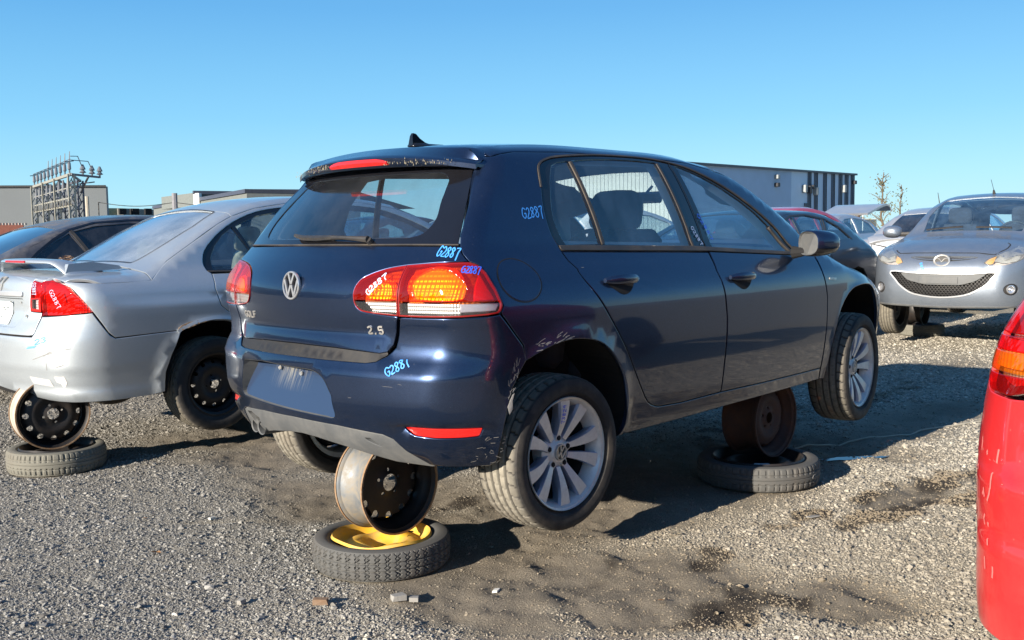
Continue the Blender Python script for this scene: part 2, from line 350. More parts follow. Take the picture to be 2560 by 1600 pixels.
def resample(P, step):
    P = [tuple(p) for p in P]; out = []
    for a, b in zip(P, P[1:]+P[:1]):
        d = math.dist(a, b)
        if d < 1e-6: continue
        n = max(1, int(math.ceil(d/step))); out += [(a[0]+(b[0]-a[0])*k/n, a[1]+(b[1]-a[1])*k/n) for k in range(n)]
    return np.array(out)
def area(P): x, y = P[:, 0], P[:, 1]; return .5*np.sum(x*np.roll(y, -1)-np.roll(x, -1)*y)
def inset(P, d):
    """move a closed outline to its left (inwards when counter-clockwise)"""
    e = np.roll(P, -1, 0)-P; e /= np.maximum(np.linalg.norm(e, axis=1, keepdims=True), 1e-9); n = np.stack([-e[:, 1], e[:, 0]], 1); m = np.roll(n, 1, 0)
    k = np.maximum(1+np.sum(n*m, 1), .45)[:, None]; return P+(n+m)/k*d
def inside(P, Q):
    r = np.zeros(len(Q), bool); x, y = Q[:, 0], Q[:, 1]
    for a, b in zip(P, np.roll(P, -1, 0)):
        c = (a[1] > y) != (b[1] > y)
        if c.any():
            with np.errstate(divide='ignore', invalid='ignore'): r ^= c & (x < (b[0]-a[0])*(y-a[1])/(b[1]-a[1])+a[0])
    return r
def segdist(P, Q):
    d = np.full(len(Q), 9.)
    for a, b in zip(P, np.roll(P, -1, 0)):
        e = b-a; L = e@e
        if L < 1e-12: continue
        t = np.clip(((Q-a)@e)/L, 0, 1); d = np.minimum(d, np.linalg.norm(Q-a-t[:, None]*e, axis=1))
    return d
def rnd(P, r=.02, n=4, idx=None):
    """round the corners of an outline"""
    P = [Vector((p[0], p[1])) for p in P]; out = []; N = len(P)
    for i, p in enumerate(P):
        if idx is not None and i not in idx: out.append(tuple(p)); continue
        a = P[i-1]-p; b = P[(i+1) % N]-p; q = min(r, a.length*.45, b.length*.45)
        if q < 1e-4: out.append(tuple(p)); continue
        A = p+a.normalized()*q; B = p+b.normalized()*q
        for k in range(n+1):
            t = k/n; v = A*(1-t)**2+p*2*t*(1-t)+B*t*t; out.append((v.x, v.y))
    return out
def sm(P, n=4, closed=False):
    """Catmull-Rom through the points"""
    P = [np.array(p, float) for p in P]; N = len(P); out = []
    for i in range(N if closed else N-1):
        a = P[i-1] if (i > 0 or closed) else P[0]; b = P[i]; c = P[(i+1) % N]; d = P[(i+2) % N] if (closed or i+2 < N) else P[-1]
        for k in range(n):
            t = k/n; out.append(tuple(.5*((2*b)+(-a+c)*t+(2*a-5*b+4*c-d)*t*t+(-a+3*b-3*c+d)*t**3)))
    if not closed: out.append(tuple(P[-1]))
    return out
def tri2d(rings, step, jit=0):
    outer = rings[0]; lo = outer.min(0); hi = outer.max(0); h = step*.866
    gy = np.arange(lo[1]+h/2, hi[1], h); G = []
    for j, y in enumerate(gy): G += [(x, y) for x in np.arange(lo[0]+(step/2 if j % 2 else 0), hi[0], step)]
    G = np.array(G) if G else np.zeros((0, 2))
    main = [r for r in rings]
    if len(G):
        k = inside(outer, G)
        for r in rings[1:]:
            if r is not None: k &= ~inside(r, G) if r is not rings[0] else k
        G = G[k]
        if len(G):
            d = np.full(len(G), 9.)
            for r in main: d = np.minimum(d, segdist(r, G))
            G = G[d > step*.42]
    return G
def panel(B, name, pts, m, parent, proj='W', holes=(), step=.04, rs=None, gap=.0, off=0., flange=.018, bevel=.004, mirror=False, both=False, fn=None, flat=False, thick=0):
    """a sheet-metal (or glass, or plastic) panel: outline in the body's own coordinates, pressed onto the body surface, edges returned inwards"""
    rs = rs or min(step, .03)
    out = resample(pts, rs)
    if area(out) < 0: out = out[::-1]
    hs = []
    for h in holes:
        h = resample(h, rs)
        if area(h) > 0: h = h[::-1]
        hs.append(h)
    r0 = [inset(r, gap) for r in [out]+hs]
    r1 = [inset(r, gap+bevel) for r in [out]+hs] if bevel else r0
    V = []; E = []; ids = []
    def ring(r):
        k = len(V); V.extend([Vector((float(a), float(b))) for a, b in r]); n = len(r); E.extend([(k+i, k+(i+1) % n) for i in range(n)]); return k, n
    i0 = [ring(r) for r in r0]
    i1 = [ring(r) for r in r1] if bevel else i0
    G = tri2d(r1, step); V.extend([Vector((float(a), float(b))) for a, b in G])
    cv, ce, cf, ov, oe, of = delaunay_2d_cdt(V, E, [], 0, 1e-6)
    C2 = np.array([(v.x, v.y) for v in cv]); T = np.array([f for f in cf if len(f) == 3], dtype=int)
    cen = C2[T].mean(1); k = inside(r0[0], cen)
    for h in r0[1:]: k &= ~inside(h, cen)
    T = T[k]
    if callable(off): o = off(C2)
    else: o = np.full(len(C2), off)
    X, N = B.surf(proj, C2, o)
    if fn is None: T = T[(np.abs(B.F(X[:, 0], X[:, 1], X[:, 2])-o) < .02)[T].all(1)]
    if fn is not None: X, N = fn(C2, X, N)
    # orient faces outwards
    g = np.cross(X[T[:, 1]]-X[T[:, 0]], X[T[:, 2]]-X[T[:, 0]]); fl = np.sum(g*N[T].mean(1), 1) < 0; T[fl] = T[fl][:, ::-1]
    X = list(map(tuple, X)); F = [tuple(t) for t in T]; N = N.copy()
    mp = {}
    for j, l in enumerate(ov):
        for a in l: mp[a] = j
    NN = N.tolist()
    if flange:
        for (k0, n) in i0:
            idx = [mp.get(k0+i) for i in range(n)]
            if any(a is None for a in idx) or np.abs(B.F(*np.array([X[a] for a in idx]).T)).max() > .2: continue
            P = np.array([X[a] for a in idx]); nn = np.array([NN[a] for a in idx]); tg = np.roll(P, -1, 0)-np.roll(P, 1, 0)
            on = np.cross(tg, nn); on /= np.maximum(np.linalg.norm(on, axis=1, keepdims=True), 1e-9)
            b = len(X)
            for i in range(n):
                X.append(tuple(P[i])); NN.append(on[i].tolist())
            for i in range(n):
                X.append(tuple(P[i]-nn[i]*flange)); NN.append(on[i].tolist())
            if bevel:
                for i, a in enumerate(idx):
                    w = nn[i]+on[i]*.8; NN[a] = (w/np.linalg.norm(w)).tolist(); X[a] = tuple(P[i]-nn[i]*bevel*.35)
                    X[b+i] = X[a]
            # face winding for the return
            for i in range(n):
                j = (i+1) % n; q = (b+i, b+n+i, b+n+j, b+j)
                A = np.array(X[q[0]]); g = np.cross(np.array(X[q[1]])-A, np.array(X[q[3]])-A)
                F.append(q if g@on[i] > 0 else q[::-1])
    def mk(vs, fs, ns): return meshobj(name, vs, fs, m, parent, True, None, None if flat else ns)
    o1 = None
    if not mirror or both: o1 = mk(X, F, NN)
    if mirror or both:
        X2 = [(a, -b, c) for a, b, c in X]; o2 = mk(X2, [f[::-1] for f in F], [(a, -b, c) for a, b, c in NN])
        o1 = o1 or o2
    return o1
def strokes(B, name, paths, width, m, parent, proj='W', off=.0015, rise=0., step=.01, mirror=False):
    """drawn or embossed lines lying on the body: each path becomes a ribbon (with sides when rise > 0)"""
    mb = MB(); NN = []
    for pth in paths:
        P = [np.array(pth[0], float)]
        for q in pth[1:]:
            q = np.array(q, float); d = np.linalg.norm(q-P[-1]); n = max(1, int(d/step)); a = P[-1]
            for k in range(1, n+1): P.append(a+(q-a)*k/n)
        P = np.array(P); X, N = B.surf(proj, P, off+rise); n = len(P)
        t = np.gradient(X, axis=0); t /= np.maximum(np.linalg.norm(t, axis=1, keepdims=True), 1e-9); sd = np.cross(N, t); sd /= np.maximum(np.linalg.norm(sd, axis=1, keepdims=True), 1e-9)
        w = np.full(n, width/2.)
        L = X+sd*w[:, None]; R_ = X-sd*w[:, None]; L[0] -= 0; v = list(L)+list(R_); f = [(i, n+i, n+i+1, i+1) for i in range(n-1)]; f = [q if np.cross(v[q[1]]-v[q[0]], v[q[3]]-v[q[0]])@N[i] > 0 else q[::-1] for i, q in enumerate(f)]
        if rise:
            L2 = L-N*(rise+.003); R2 = R_-N*(rise+.003); v += list(L2)+list(R2)
            for i in range(n-1): f += [(i, i+1, 2*n+i+1, 2*n+i), (n+i, 3*n+i, 3*n+i+1, n+i+1)]
            f += [(0, 2*n, 3*n, n), (n-1, 2*n-1, 4*n-1, 3*n-1)]
        mb.add(v, f)
    if mirror: mb.v = [(a, -b, c) for a, b, c in mb.v]; mb.f = [q[::-1] for q in mb.f]
    o = mb.build(name, m, parent, smooth=False)
    if name in ('scrape', 'dirt_streak', 'grille_mesh'): o['kind'] = 'stuff'
    return o
GL = {'G': [[(.9, .85), (.5, 1), (.1, .75), (.0, .3), (.35, 0), (.8, .15), (.85, .5), (.5, .45)]], '2': [[(.0, .8), (.4, 1), (.75, .8), (.6, .5), (.0, 0), (.9, .05)]],
 '8': [[(.75, .85), (.4, 1), (.1, .8), (.7, .3), (.4, 0), (.05, .2), (.7, .75), (.75, .85)]], '7': [[(0, .95), (.85, 1), (.5, .5), (.45, -.25)]],
 'V': [[(0, 1), (.4, 0), (.8, 1)]], '5': [[(.85, 1), (.15, 1), (.1, .55), (.6, .6), (.85, .3), (.5, 0), (.0, .12)]], '.': [[(.2, 0), (.35, 0), (.35, .12)]],
 'O': [[(.5, 1), (.1, .8), (.05, .3), (.4, 0), (.8, .2), (.85, .7), (.5, 1)]], 'L': [[(.1, 1), (.1, 0), (.8, 0)]], 'F': [[(.85, 1), (.1, 1), (.1, 0)], [(.1, .55), (.7, .55)]],
 '3': [[(0, .9), (.5, 1), (.7, .75), (.35, .55), (.75, .3), (.4, 0), (0, .1)]], '9': [[(.75, .7), (.4, .5), (.1, .75), (.45, 1), (.75, .8), (.6, 0)]], 'S': [[(.8, .85), (.4, 1), (.1, .75), (.7, .3), (.4, 0), (0, .15)]],
 '6': [[(.7, 1), (.2, .6), (.1, .2), (.45, 0), (.75, .25), (.4, .5), (.15, .35)]], 'i': [[(.3, .6), (.3, 0)], [(.3, .85), (.3, .95)]], 'I': [[(.3, 1), (.3, 0)]], 'H': [[(.1, 1), (.1, 0)], [(.8, 1), (.8, 0)], [(.1, .5), (.8, .5)]]}
def word(txt, a, b, h, slant=0, adv=.95, wob=.0):
    """letter strokes from a to b (baseline) with height h, in 2D body coordinates"""
    a = np.array(a, float); b = np.array(b, float); d = b-a; L = np.linalg.norm(d); e = d/L; n = np.array([-e[1], e[0]]); cw = L/len(txt); out = []; rg = random.Random(len(txt)*7+int(h*1000))
    for i, c in enumerate(txt):
        for st in GL.get(c, []):
            p = [a+e*(i*cw+x*cw*adv+y*h*slant+rg.uniform(-wob, wob))+n*(y*h+rg.uniform(-wob, wob)) for x, y in st]
            out.append(sm([tuple(q) for q in p], 4) if c not in 'FLHIV' else [tuple(q) for q in p])
    return out

# ------------------------------------------------------------------ wheels
def tyre_mat(name, sw, tr, rm):
    t = NT(name); so = t.n('SeparateXYZ'); t.l(t.coord(), so.inputs[0])
    r = t.math('SQRT', t.math('ADD', t.math('MULTIPLY', so.outputs[0], so.outputs[0]), t.math('MULTIPLY', so.outputs[2], so.outputs[2])))
    f = t.math('MINIMUM', t.math('MAXIMUM', t.math('MULTIPLY', t.math('SUBTRACT', r, rm), 60), 0), 1)
    nz = t.noise(30, 6, .7); c = t.mix(f, sw, t.ramp(nz, [(.3, tuple(x*.6 for x in tr)), (.7, tr)])); c = t.mix(t.math('MULTIPLY', t.math('MAXIMUM', t.math('SUBTRACT', t.noise(6, 8, .7), .45), 0), 2), c, (.12, .10, .08))
    t.l(c, t.b.inputs['Base Color']); t.b.inputs['Roughness'].default_value = .8; t.l(t.bump(t.noise(120, 4, .6), .25, .002), t.b.inputs['Normal']); return t.m
def tyre_mesh(name, R, Ri, Wd, nt=240, pattern='road', depth=.008, m=None):
    """tyre with its axis along Y; tread grooves and blocks are cut into the geometry; outer side at -y"""
    prof = []; hw = Wd/2; tw = hw*.80
    sh = R-Ri
    side = [(Ri, hw*.70), (Ri+.006, hw*.80), (Ri+.016, hw*.82), (Ri+sh*.28, hw*.95), (Ri+sh*.5, hw), (Ri+sh*.70, hw*.985), (Ri+sh*.84, hw*.93), (R-.012, hw*.87)]
    for r, y in side: prof.append((r, -y, 0))
    nT = 34
    for i in range(nT+1):
        y = -tw+2*tw*i/nT; prof.append((R-.006*abs(y/tw)**3-.001, y, 1))
    for r, y in side[::-1]: prof.append((r, y, 0))
    P = np.array(prof); th = np.arange(nt)*2*math.pi/nt; r = np.tile(P[:, 0], (nt, 1)); y = np.tile(P[:, 1], (nt, 1)); f = P[:, 2] > 0; T = th[:, None]+0*y
    yn = y/tw; g = np.zeros_like(r)
    if pattern == 'road':
        for c in (-.62, -.22, .22, .62): g = np.maximum(g, (np.abs(yn-c) < .055)*1.)
        ph = T*38+yn*3.5; g = np.maximum(g, ((np.mod(ph/(2*math.pi), 1) < .13) & (np.abs(yn) > .62))*.9); g = np.maximum(g, ((np.mod(ph/(2*math.pi)+.4, 1) < .10) & (np.abs(yn) < .60))*.45)
    elif pattern == 'spare':
        for c in (-.33, .33): g = np.maximum(g, (np.abs(yn-c) < .05)*.7)
        zz = np.abs(np.mod(yn*1.5+.5, 1)-.5)*1.1; g = np.maximum(g, (np.mod(T*44/(2*math.pi)+zz, 1) < .14)*1.); g = np.maximum(g, (np.mod(T*44/(2*math.pi)-zz+.5, 1) < .10)*1.)
    else:
        for c in (-.5, 0, .5): g = np.maximum(g, (np.abs(yn-c) < .05)*.7)
        g = np.maximum(g, ((np.mod(T*56/(2*math.pi), 1) < .2) & (np.abs(yn) > .35))*1.)
    r = r-np.where(f[None, :], g*depth, 0)
    X = np.stack([r*np.cos(T), y, r*np.sin(T)], -1).reshape(-1, 3); m_ = len(P)
    F = [(k*m_+i, ((k+1) % nt)*m_+i, ((k+1) % nt)*m_+i+1, k*m_+i+1) for k in range(nt) for i in range(m_-1)]
    me = bpy.data.meshes.new(name); me.from_pydata(X.tolist(), [], F); me.materials.append(m); me.polygons.foreach_set('use_smooth', [True]*len(F)); me.set_sharp_from_angle(angle=math.radians(38)); return me
def disc_with_holes(mb, R, holes, zf, step=.02, mi=0, thick=.004, n=56):
    """pressed steel disc (axis y, face towards -y) with real holes; zf(r) is the depth"""
    out = np.array([(R*math.cos(a), R*math.sin(a)) for a in np.linspace(0, 2*math.pi, n, endpoint=False)])
    rings = [out]+[np.array([(cx+rr*math.cos(a), cy+rr*math.sin(a)) for a in np.linspace(0, -2*math.pi, k, endpoint=False)]) for cx, cy, rr, k in holes]
    V = []; E = []
    for r in rings:
        k = len(V); V += [Vector(p) for p in r.tolist()]; E += [(k+i, k+(i+1) % len(r)) for i in range(len(r))]
    G = tri2d(rings, step); V += [Vector(p) for p in G.tolist()]
    cv, _, cf, _, _, _ = delaunay_2d_cdt(V, E, [], 0, 1e-6); C2 = np.array([(v.x, v.y) for v in cv]); T = np.array([f for f in cf if len(f) == 3]); c = C2[T].mean(1); k = inside(rings[0], c)
    for h in rings[1:]: k &= ~inside(h, c)
    T = T[k]; rr = np.linalg.norm(C2, axis=1); z = zf(rr)
    mb.add(np.stack([C2[:, 0], z, C2[:, 1]], 1).tolist(), [tuple(int(i) for i in t) for t in T], mi)
    for h in rings[1:]:
        m_ = len(h); z = zf(np.linalg.norm(h, axis=1)); a = [(p[0], q, p[1]) for p, q in zip(h, z)]; b = [(p[0], q+thick*2, p[1]) for p, q in zip(h, z)]
        mb.add(a+b, [(i, (i+1) % m_, m_+(i+1) % m_, m_+i) for i in range(m_)], mi)
def steel_rim(name, parent, R=.20, Wd=.15, nh=12, rh=.165, hr=.0125, lug=5, cb=.033, mats=None, face=.35, dish=.02, bead=True):
    """bare steel wheel, axis y, face to -y.  material slots: disc, barrel, lip"""
    mb = MB(); y0 = -Wd/2; y1 = Wd/2
    prof = [(R, y0), (R+.001, y0+.003), (R-.006, y0+.010), (R-.014, y0+.014), (R-.016, y0+.030), (R-.024, y0+.045), (R-.034, y0+.060), (R-.034, y1-.055), (R-.018, y1-.035), (R-.014, y1-.014), (R-.004, y1-.008), (R, y1)]
    th = [(r-.004, y) for r, y in prof]
    mb.lathe(prof, 64, 'y', mi=1); mb.lathe(th[::-1], 64, 'y', mi=0)
    for yy in (y0, y1): mb.lathe([(R-.006, yy-.0035), (R+.002, yy-.004), (R+.003, yy+.003), (R-.004, yy+.006)], 64, 'y', mi=2, closed=True)
    Rd = R-.036; yd = y0+Wd*face
    def zf(r): return yd+dish*np.exp(-((r-Rd*.62)/(Rd*.17))**2)*-1-.018*np.exp(-(r/(Rd*.30))**4)+.035*np.clip((r-Rd*.9)/(Rd*.1), 0, 1)
    hs = [(0, 0, cb, 20)]+[(.052*math.cos(2*math.pi*k/lug+.3), .052*math.sin(2*math.pi*k/lug+.3), .0075, 8) for k in range(lug)]
    hs += [(rh*Rd/.166*math.cos(2*math.pi*k/nh), rh*Rd/.166*math.sin(2*math.pi*k/nh), hr, 12) for k in range(nh)]
    disc_with_holes(mb, Rd, hs, zf)
    o = mb.build(name, mats, parent, angle=40); return o
TY_ROAD = tyre_mat('dusty_road_tyre', (.016, .016, .017), (.42, .385, .31), .304)
TY_SPARE = tyre_mat('grey_spare_tyre', (.085, .085, .082), (.15, .14, .12), 9)
TY_SPARE2 = tyre_mat('pale_spare_tyre', (.16, .155, .13), (.22, .21, .17), 9)
TY_OLD = tyre_mat('old_road_tyre', (.020, .020, .021), (.20, .18, .14), .275)

# ================================================================== the dark blue hatchback
def golf_extra(x, y, z, a, b, c):
    # pressed crease across the lower tailgate, bumper crease, shoulder line along the doors
    b = b+.006*np.exp(-((z-.690)/.012)**2)*(y < .50)-.007*np.exp(-((z-.560)/.016)**2)
    b = b+.010*np.exp(-((z-.352)/.012)**2)*np.exp(-((y-.70)/.2)**4)
    s = .84+.012*(x-1)
    a = a-.006/(1+np.exp(-(s-z)/.010))*np.clip((z-.3)/.3, 0, 1)+.0
    return a, b, c
GB = Body(4.199,
 sec=([.10, .2, .3, .45, .6, .75, .82, .87, .92, .97, 1.0, 1.1, 1.2, 1.3, 1.38, 1.5], [-.16, -.065, -.035, -.013, -.004, -.004, -.010, -.022, -.048, -.083, -.100, -.130, -.165, -.208, -.25, -.33]),
 plan=([0, .3, .741, 1.3, 2.0, 2.7, 3.1, 3.4, 3.7, 4.0, 4.4], [.85, .874, .886, .889, .889, .882, .865, .835, .765, .66, .5]),
 upn=([0, .5, 1.0, 2.0, 2.8, 3.4], [-.02, -.01, 0, .0, -.01, -.04]),
 rear=([.1, .2, .28, .36, .45, .55, .60, .63, .66, .70, .76, .84, .90, .96, 1.02, 1.1, 1.2, 1.3, 1.38, 1.46], [.22, .11, .05, .02, .0, .005, .018, .040, .044, .045, .033, .030, .045, .09, .15, .215, .30, .40, .47, .56]),
 front=([.1, .2, .35, .5, .65, .75, .85], [.10, .05, .0, .0, .03, .10, .25]),
 H=([.2, .35, .55, .8, 1.2, 1.6, 2.0, 2.25, 2.5, 2.8, 3.0, 3.15, 3.3, 3.6, 3.9, 4.1, 4.3], [1.33, 1.395, 1.445, 1.471, 1.482, 1.482, 1.458, 1.405, 1.29, 1.12, 1.005, .945, .91, .83, .71, .58, .4]),
 crown=([0, 1, 2.4, 3.2, 4.2], [.09, .10, .12, .10, .12]), rc=([.1, .3, .6, .75, .95, 1.1, 1.4], [.16, .17, .15, .12, .08, .05, .05]),
 arches=((.741, .30), (3.319, .385)), extra=golf_extra)
golf = tag(empty('hatchback_car', (0, 0, GZ)), 'dark blue five-door hatchback with its wheels hanging off the ground, biggest car in the middle', 'car')
g = golf; P_ = M['blue']
def gp(*a, **k): return panel(GB, *a, **k)
xs = [.575, .62, .70, .85, 1.0, 1.3, 1.6, 1.9, 2.1, 2.25, 2.4, 2.5, 2.6, 2.7, 2.8, 2.9, 2.98, 3.05, 3.2, 3.4, 3.6, 3.75]
ED = {x: p for x, p in zip(xs, np.concatenate([GB.edge('S', xs[:16], .9), GB.edge('S', xs[16:], .55)]))}
def edz(lo, hi): return [(x, float(ED[x][2])) for x in xs if lo <= x <= hi]
def edy(lo, hi): return [(x, float(ED[x][1])) for x in xs if lo <= x <= hi]
# --- roof, windscreen, bonnet (seen edge on)
e = edy(.575, 2.1)
gp('roof', [(.60, 0)]+e+[(2.13, 0)]+[(x, -y) for x, y in e[::-1]], P_, g, 'T', step=.07, gap=.001, flange=.01, off=-.001)
e = edy(2.1, 2.9)
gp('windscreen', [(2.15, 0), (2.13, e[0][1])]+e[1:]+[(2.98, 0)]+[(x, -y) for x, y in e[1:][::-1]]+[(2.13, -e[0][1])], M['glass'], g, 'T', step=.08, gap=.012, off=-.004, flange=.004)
e = edy(2.98, 3.75)
gp('bonnet', [(3.0, 0)]+e+[(3.84, -.45), (3.88, 0), (3.84, .45)]+[(x, -y) for x, y in e[::-1]], P_, g, 'T', step=.08, gap=.003, off=-.001)
# --- flanks
DLO = sm([(.783, 1.020), (.758, 1.067), (.750, 1.123), (.754, 1.192), (.775, 1.26), (.797, 1.33), (.823, 1.358), (.863, 1.375), (.923, 1.388), (1.061, 1.401), (1.242, 1.411), (1.50, 1.413), (1.687, 1.403), (1.85, 1.379), (1.97, 1.347), (2.093, 1.303), (2.24, 1.235), (2.393, 1.150), (2.524, 1.060), (2.628, .955)], 2)
RARCH = [(.471, .594), (.569, .630), (.659, .650), (.748, .655), (.845, .643), (.916, .619), (.992, .560), (1.056, .479), (1.089, .405), (1.104, .326), (1.107, .261), (1.074, .208)]
FARCH = [(2.905, .25), (2.925, .42), (2.976, .58), (3.06, .68), (3.159, .735), (3.252, .752), (3.356, .755), (3.462, .744), (3.57, .705), (3.66, .62), (3.71, .50), (3.74, .34)]
def toS(ps):
    X, _ = GB.surf('W', ps); return [(float(p[0]), float(p[2])) for p in X]
rseam = toS([(.945, .782), (.957, .810), (.931, .869), (.893, .933), (.861, .962), (.827, .973), (.797, 1.001), (.780, 1.031), (.775, 1.065), (.781, 1.12), (.790, 1.216), (.802, 1.329)])+[(.475, 1.378)]
top = edz(.575, 2.7)
rdoorR = [(.790, 1.000), (.804, .961), (.831, .928), (.845, .883), (1.025, .655), (1.094, .556), (1.153, .467), (1.231, .361), (1.282, .321), (1.342, .303)]
bott = [(1.51, .298), (1.839, .307), (2.21, .309), (2.833, .318)]
bseam = toS([(1.052, .654), (1.003, .707)])
side = rseam+top+[(2.78, 1.02), (2.80, .95), (2.80, .938)]+[(2.63, .950)]+DLO[::-1][1:]+sm(rdoorR, 2)+bott+[(2.84, .255), (2.67, .250), (1.85, .228), (1.51, .218)]+sm(RARCH[::-1], 2)+bseam
gp('body_side', side, P_, g, 'S', step=.045, gap=.0016, both=True)
gp('door', [(.790, 1.000)]+sm(rdoorR[1:], 2)+[(1.51, .298), (1.839, .307), (1.834, .444), (1.839, .665), (1.824, .766), (1.797, .886), (1.812, .975)], P_, g, 'S', step=.045, gap=.0032, both=True)
fdoor = [(1.821, .978), (1.797, .886), (1.824, .766), (1.839, .665), (1.834, .444), (1.839, .307), (2.21, .309), (2.833, .318), (2.837, .411), (2.842, .573), (2.843, .711), (2.799, .850), (2.794, .934)]
gp('door', fdoor, P_, g, 'S', step=.045, gap=.0032, both=True)
fen = edz(2.8, 3.75)
gp('wing', [(2.803, .934), (2.805, .955)]+fen+[(3.80, .60), (3.76, .40), (3.74, .34)]+sm(FARCH[::-1], 2)[1:]+[(2.845, .255), (2.838, .32), (2.842, .573), (2.843, .711), (2.803, .850)], P_, g, 'S', step=.045, gap=.0022, both=True)
# arch rims and liners
for A, c, off_ in ((RARCH, (.741, .29), 0), (FARCH, (3.32, .37), 0)):
    a2 = sm(A, 3); X, N = GB.surf('S', a2)
    for sg, nm in ((1, 'wheel_arch_liner'), (-1, 'wheel_arch_liner')):
        v = []; f = []; n = len(X)
        for p in X:
            r = np.array([p[0]-c[0], 0, p[2]-c[1]]); r /= np.linalg.norm(r)
            v += [tuple(p+np.array([0, .004, 0])), tuple(p+r*.012+np.array([0, .030, 0])), tuple(p+r*.03+np.array([0, .32, 0])), (c[0], -.52, p[2]*.5+.2)]
        f = [(4*i+k, 4*i+4+k, 4*i+5+k, 4*i+1+k) for i in range(n-1) for k in range(3)]
        if sg < 0: v = [(x, -y, z) for x, y, z in v]
        meshobj(nm, v, f, M['gap'], g, False)
# --- black window surround, glass, bars
def band(a, b, w): # quad strip as outline
    a = np.array(a); b = np.array(b); d = (b-a)/np.linalg.norm(b-a); n = np.array([-d[1], d[0]])*w/2; return [tuple(a-n), tuple(b-n), tuple(b+n), tuple(a+n)]
GQ = sm([(.833, 1.026), (.806, 1.07), (.795, 1.131), (.805, 1.19), (.826, 1.247), (.850, 1.30), (.885, 1.350)], 2)+[(.93, 1.366), (1.000, 1.374), (1.040, 1.026)]
GR = [(1.080, 1.024), (1.028, 1.376), (1.15, 1.388), (1.3, 1.396), (1.5, 1.398), (1.628, 1.392), (1.698, 1.004)]
GF = [(1.872, .992), (1.785, 1.384), (1.86, 1.368), (1.97, 1.335), (2.08, 1.292), (2.23, 1.221), (2.34, 1.158), (2.42, 1.100), (2.560, .962)]
GT = [(2.585, .960), (2.455, 1.072), (2.53, 1.024), (2.615, .960)]
gp('window_surround', DLO, M['blackp'], g, 'S', holes=[GQ, GR, GF, GT], step=.06, gap=.001, off=-.003, flange=.012, both=True)
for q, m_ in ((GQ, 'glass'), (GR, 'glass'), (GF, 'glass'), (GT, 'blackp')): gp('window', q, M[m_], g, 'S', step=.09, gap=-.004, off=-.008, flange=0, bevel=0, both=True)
gp('waist_trim', [(.785, 1.024), (1.70, 1.006), (2.63, .957), (2.63, .941), (1.83, .980), (.79, 1.004)], M['trimlite'], g, 'S', step=.05, off=.004, flange=.012, both=True)
gp('window_bar', band((1.012, 1.376), (1.062, 1.024), .020), M['trimlite'], g, 'S', step=.05, off=.003, both=True)
gp('window_bar', band((1.640, 1.392), (1.712, 1.004), .016), M['trimlite'], g, 'S', step=.05, off=.002, both=True)
gp('window_bar', band((2.436, 1.090), (2.578, .960), .018), M['trimlite'], g, 'S', step=.05, off=.003, both=True)
strokes(GB, 'window_seal', [sm([(.770, 1.26), (.792, 1.335), (.82, 1.364), (.86, 1.380), (.923, 1.393), (1.061, 1.406), (1.242, 1.416), (1.50, 1.418), (1.687, 1.408), (1.85, 1.384), (1.97, 1.352), (2.093, 1.308), (2.24, 1.240), (2.393, 1.155), (2.524, 1.065), (2.628, .960)], 3)], .008, M['trimlite'], g, 'S', off=.001, rise=.003)
strokes(GB, 'door_gap', [[(1.735, 1.398), (1.812, .985)]], .006, M['gap'], g, 'S', off=.0005)
# --- back end
hi = lambda P: P+[(-a, b) for a, b in P[::-1] if abs(a) > 1e-6]
lampIn = sm([(.569, .960), (.505, .951), (.458, .939), (.415, .922), (.390, .905), (.374, .875), (.370, .839), (.381, .807), (.410, .788), (.476, .780)], 3)+[(.5695, .775)]
half = [(0, .641), (.24, .638), (.385, .632), (.474, .627), (.510, .633), (.536, .662), (.549, .708), (.559, .750), (.565, .772)]+lampIn[::-1][1:]+[(.70, .969), (.824, .973), (.797, 1.001), (.776, 1.030), (.51, 1.033), (.162, 1.036), (0, 1.037)]
tg = gp('tailgate', hi(half), P_, g, 'W', step=.04, gap=.0022)
clear = rnd([(0, 1.325), (.462, 1.322), (.545, 1.235), (.603, 1.135), (.560, 1.076), (.48, 1.063), (0, 1.062)], .05, 5, idx=(1, 3, 4))
clearF = clear+[(-a, b) for a, b in clear[::-1] if a > 1e-6]
outer = hi([(0, 1.040), (.162, 1.039), (.51, 1.037), (.772, 1.034), (.775, 1.065), (.781, 1.12), (.790, 1.216), (.800, 1.325), (.76, 1.352), (.465, 1.372), (0, 1.378)])
gp('window_border', outer, M['blackp'], g, 'W', holes=[clearF], step=.05, gap=.001, off=.0, flange=.006, bevel=.002)
gp('rear_window', clearF, M['glassr'], g, 'W', step=.06, gap=-.006, off=-.004, flange=0, bevel=0)
strokes(GB, 'window_seal', [[(-.77, 1.0375), (-.5, 1.0385), (0, 1.0385), (.5, 1.0375), (.775, 1.035)]], .005, M['trimlite'], g, 'W', off=.001, rise=.002, step=.03)
# spoiler: a lofted wing across the top of the tailgate
V = []; F = []; ys = np.linspace(-.605, .605, 41); secs = []
for y in ys:
    u = abs(y)/.605; xt = .352+.29*y*y+.03*u**6; zt = 1.402-.10*y*y-.010*u**4; zl = 1.352-.035*y*y-.006*u**4
    xf = .598-.02*u; zf = float(GB.H(xf)-GB.crown(xf)*y*y)-.004-.05*max(0, (u-.86)/.14)**2; 
    if u > .93: zf -= .008
    zmid = (zf*.55+zt*.45)+.012
    secs.append([(xf, zf-.03), (xf, zf), (xf-.06, zf-.002), ((xf+xt)/2, zmid), (xt+.05, zt+.006), (xt+.018, zt+.0), (xt+.004, zt-.010), (xt+.006, zt-.028), (xt+.016, zl+.004), (xt+.03, zl), (xt+.09, zl+.010), (xf-.02, zl+.012)])
m_ = len(secs[0])
for y, s_ in zip(ys, secs): V += [(x, y, z) for x, z in s_]
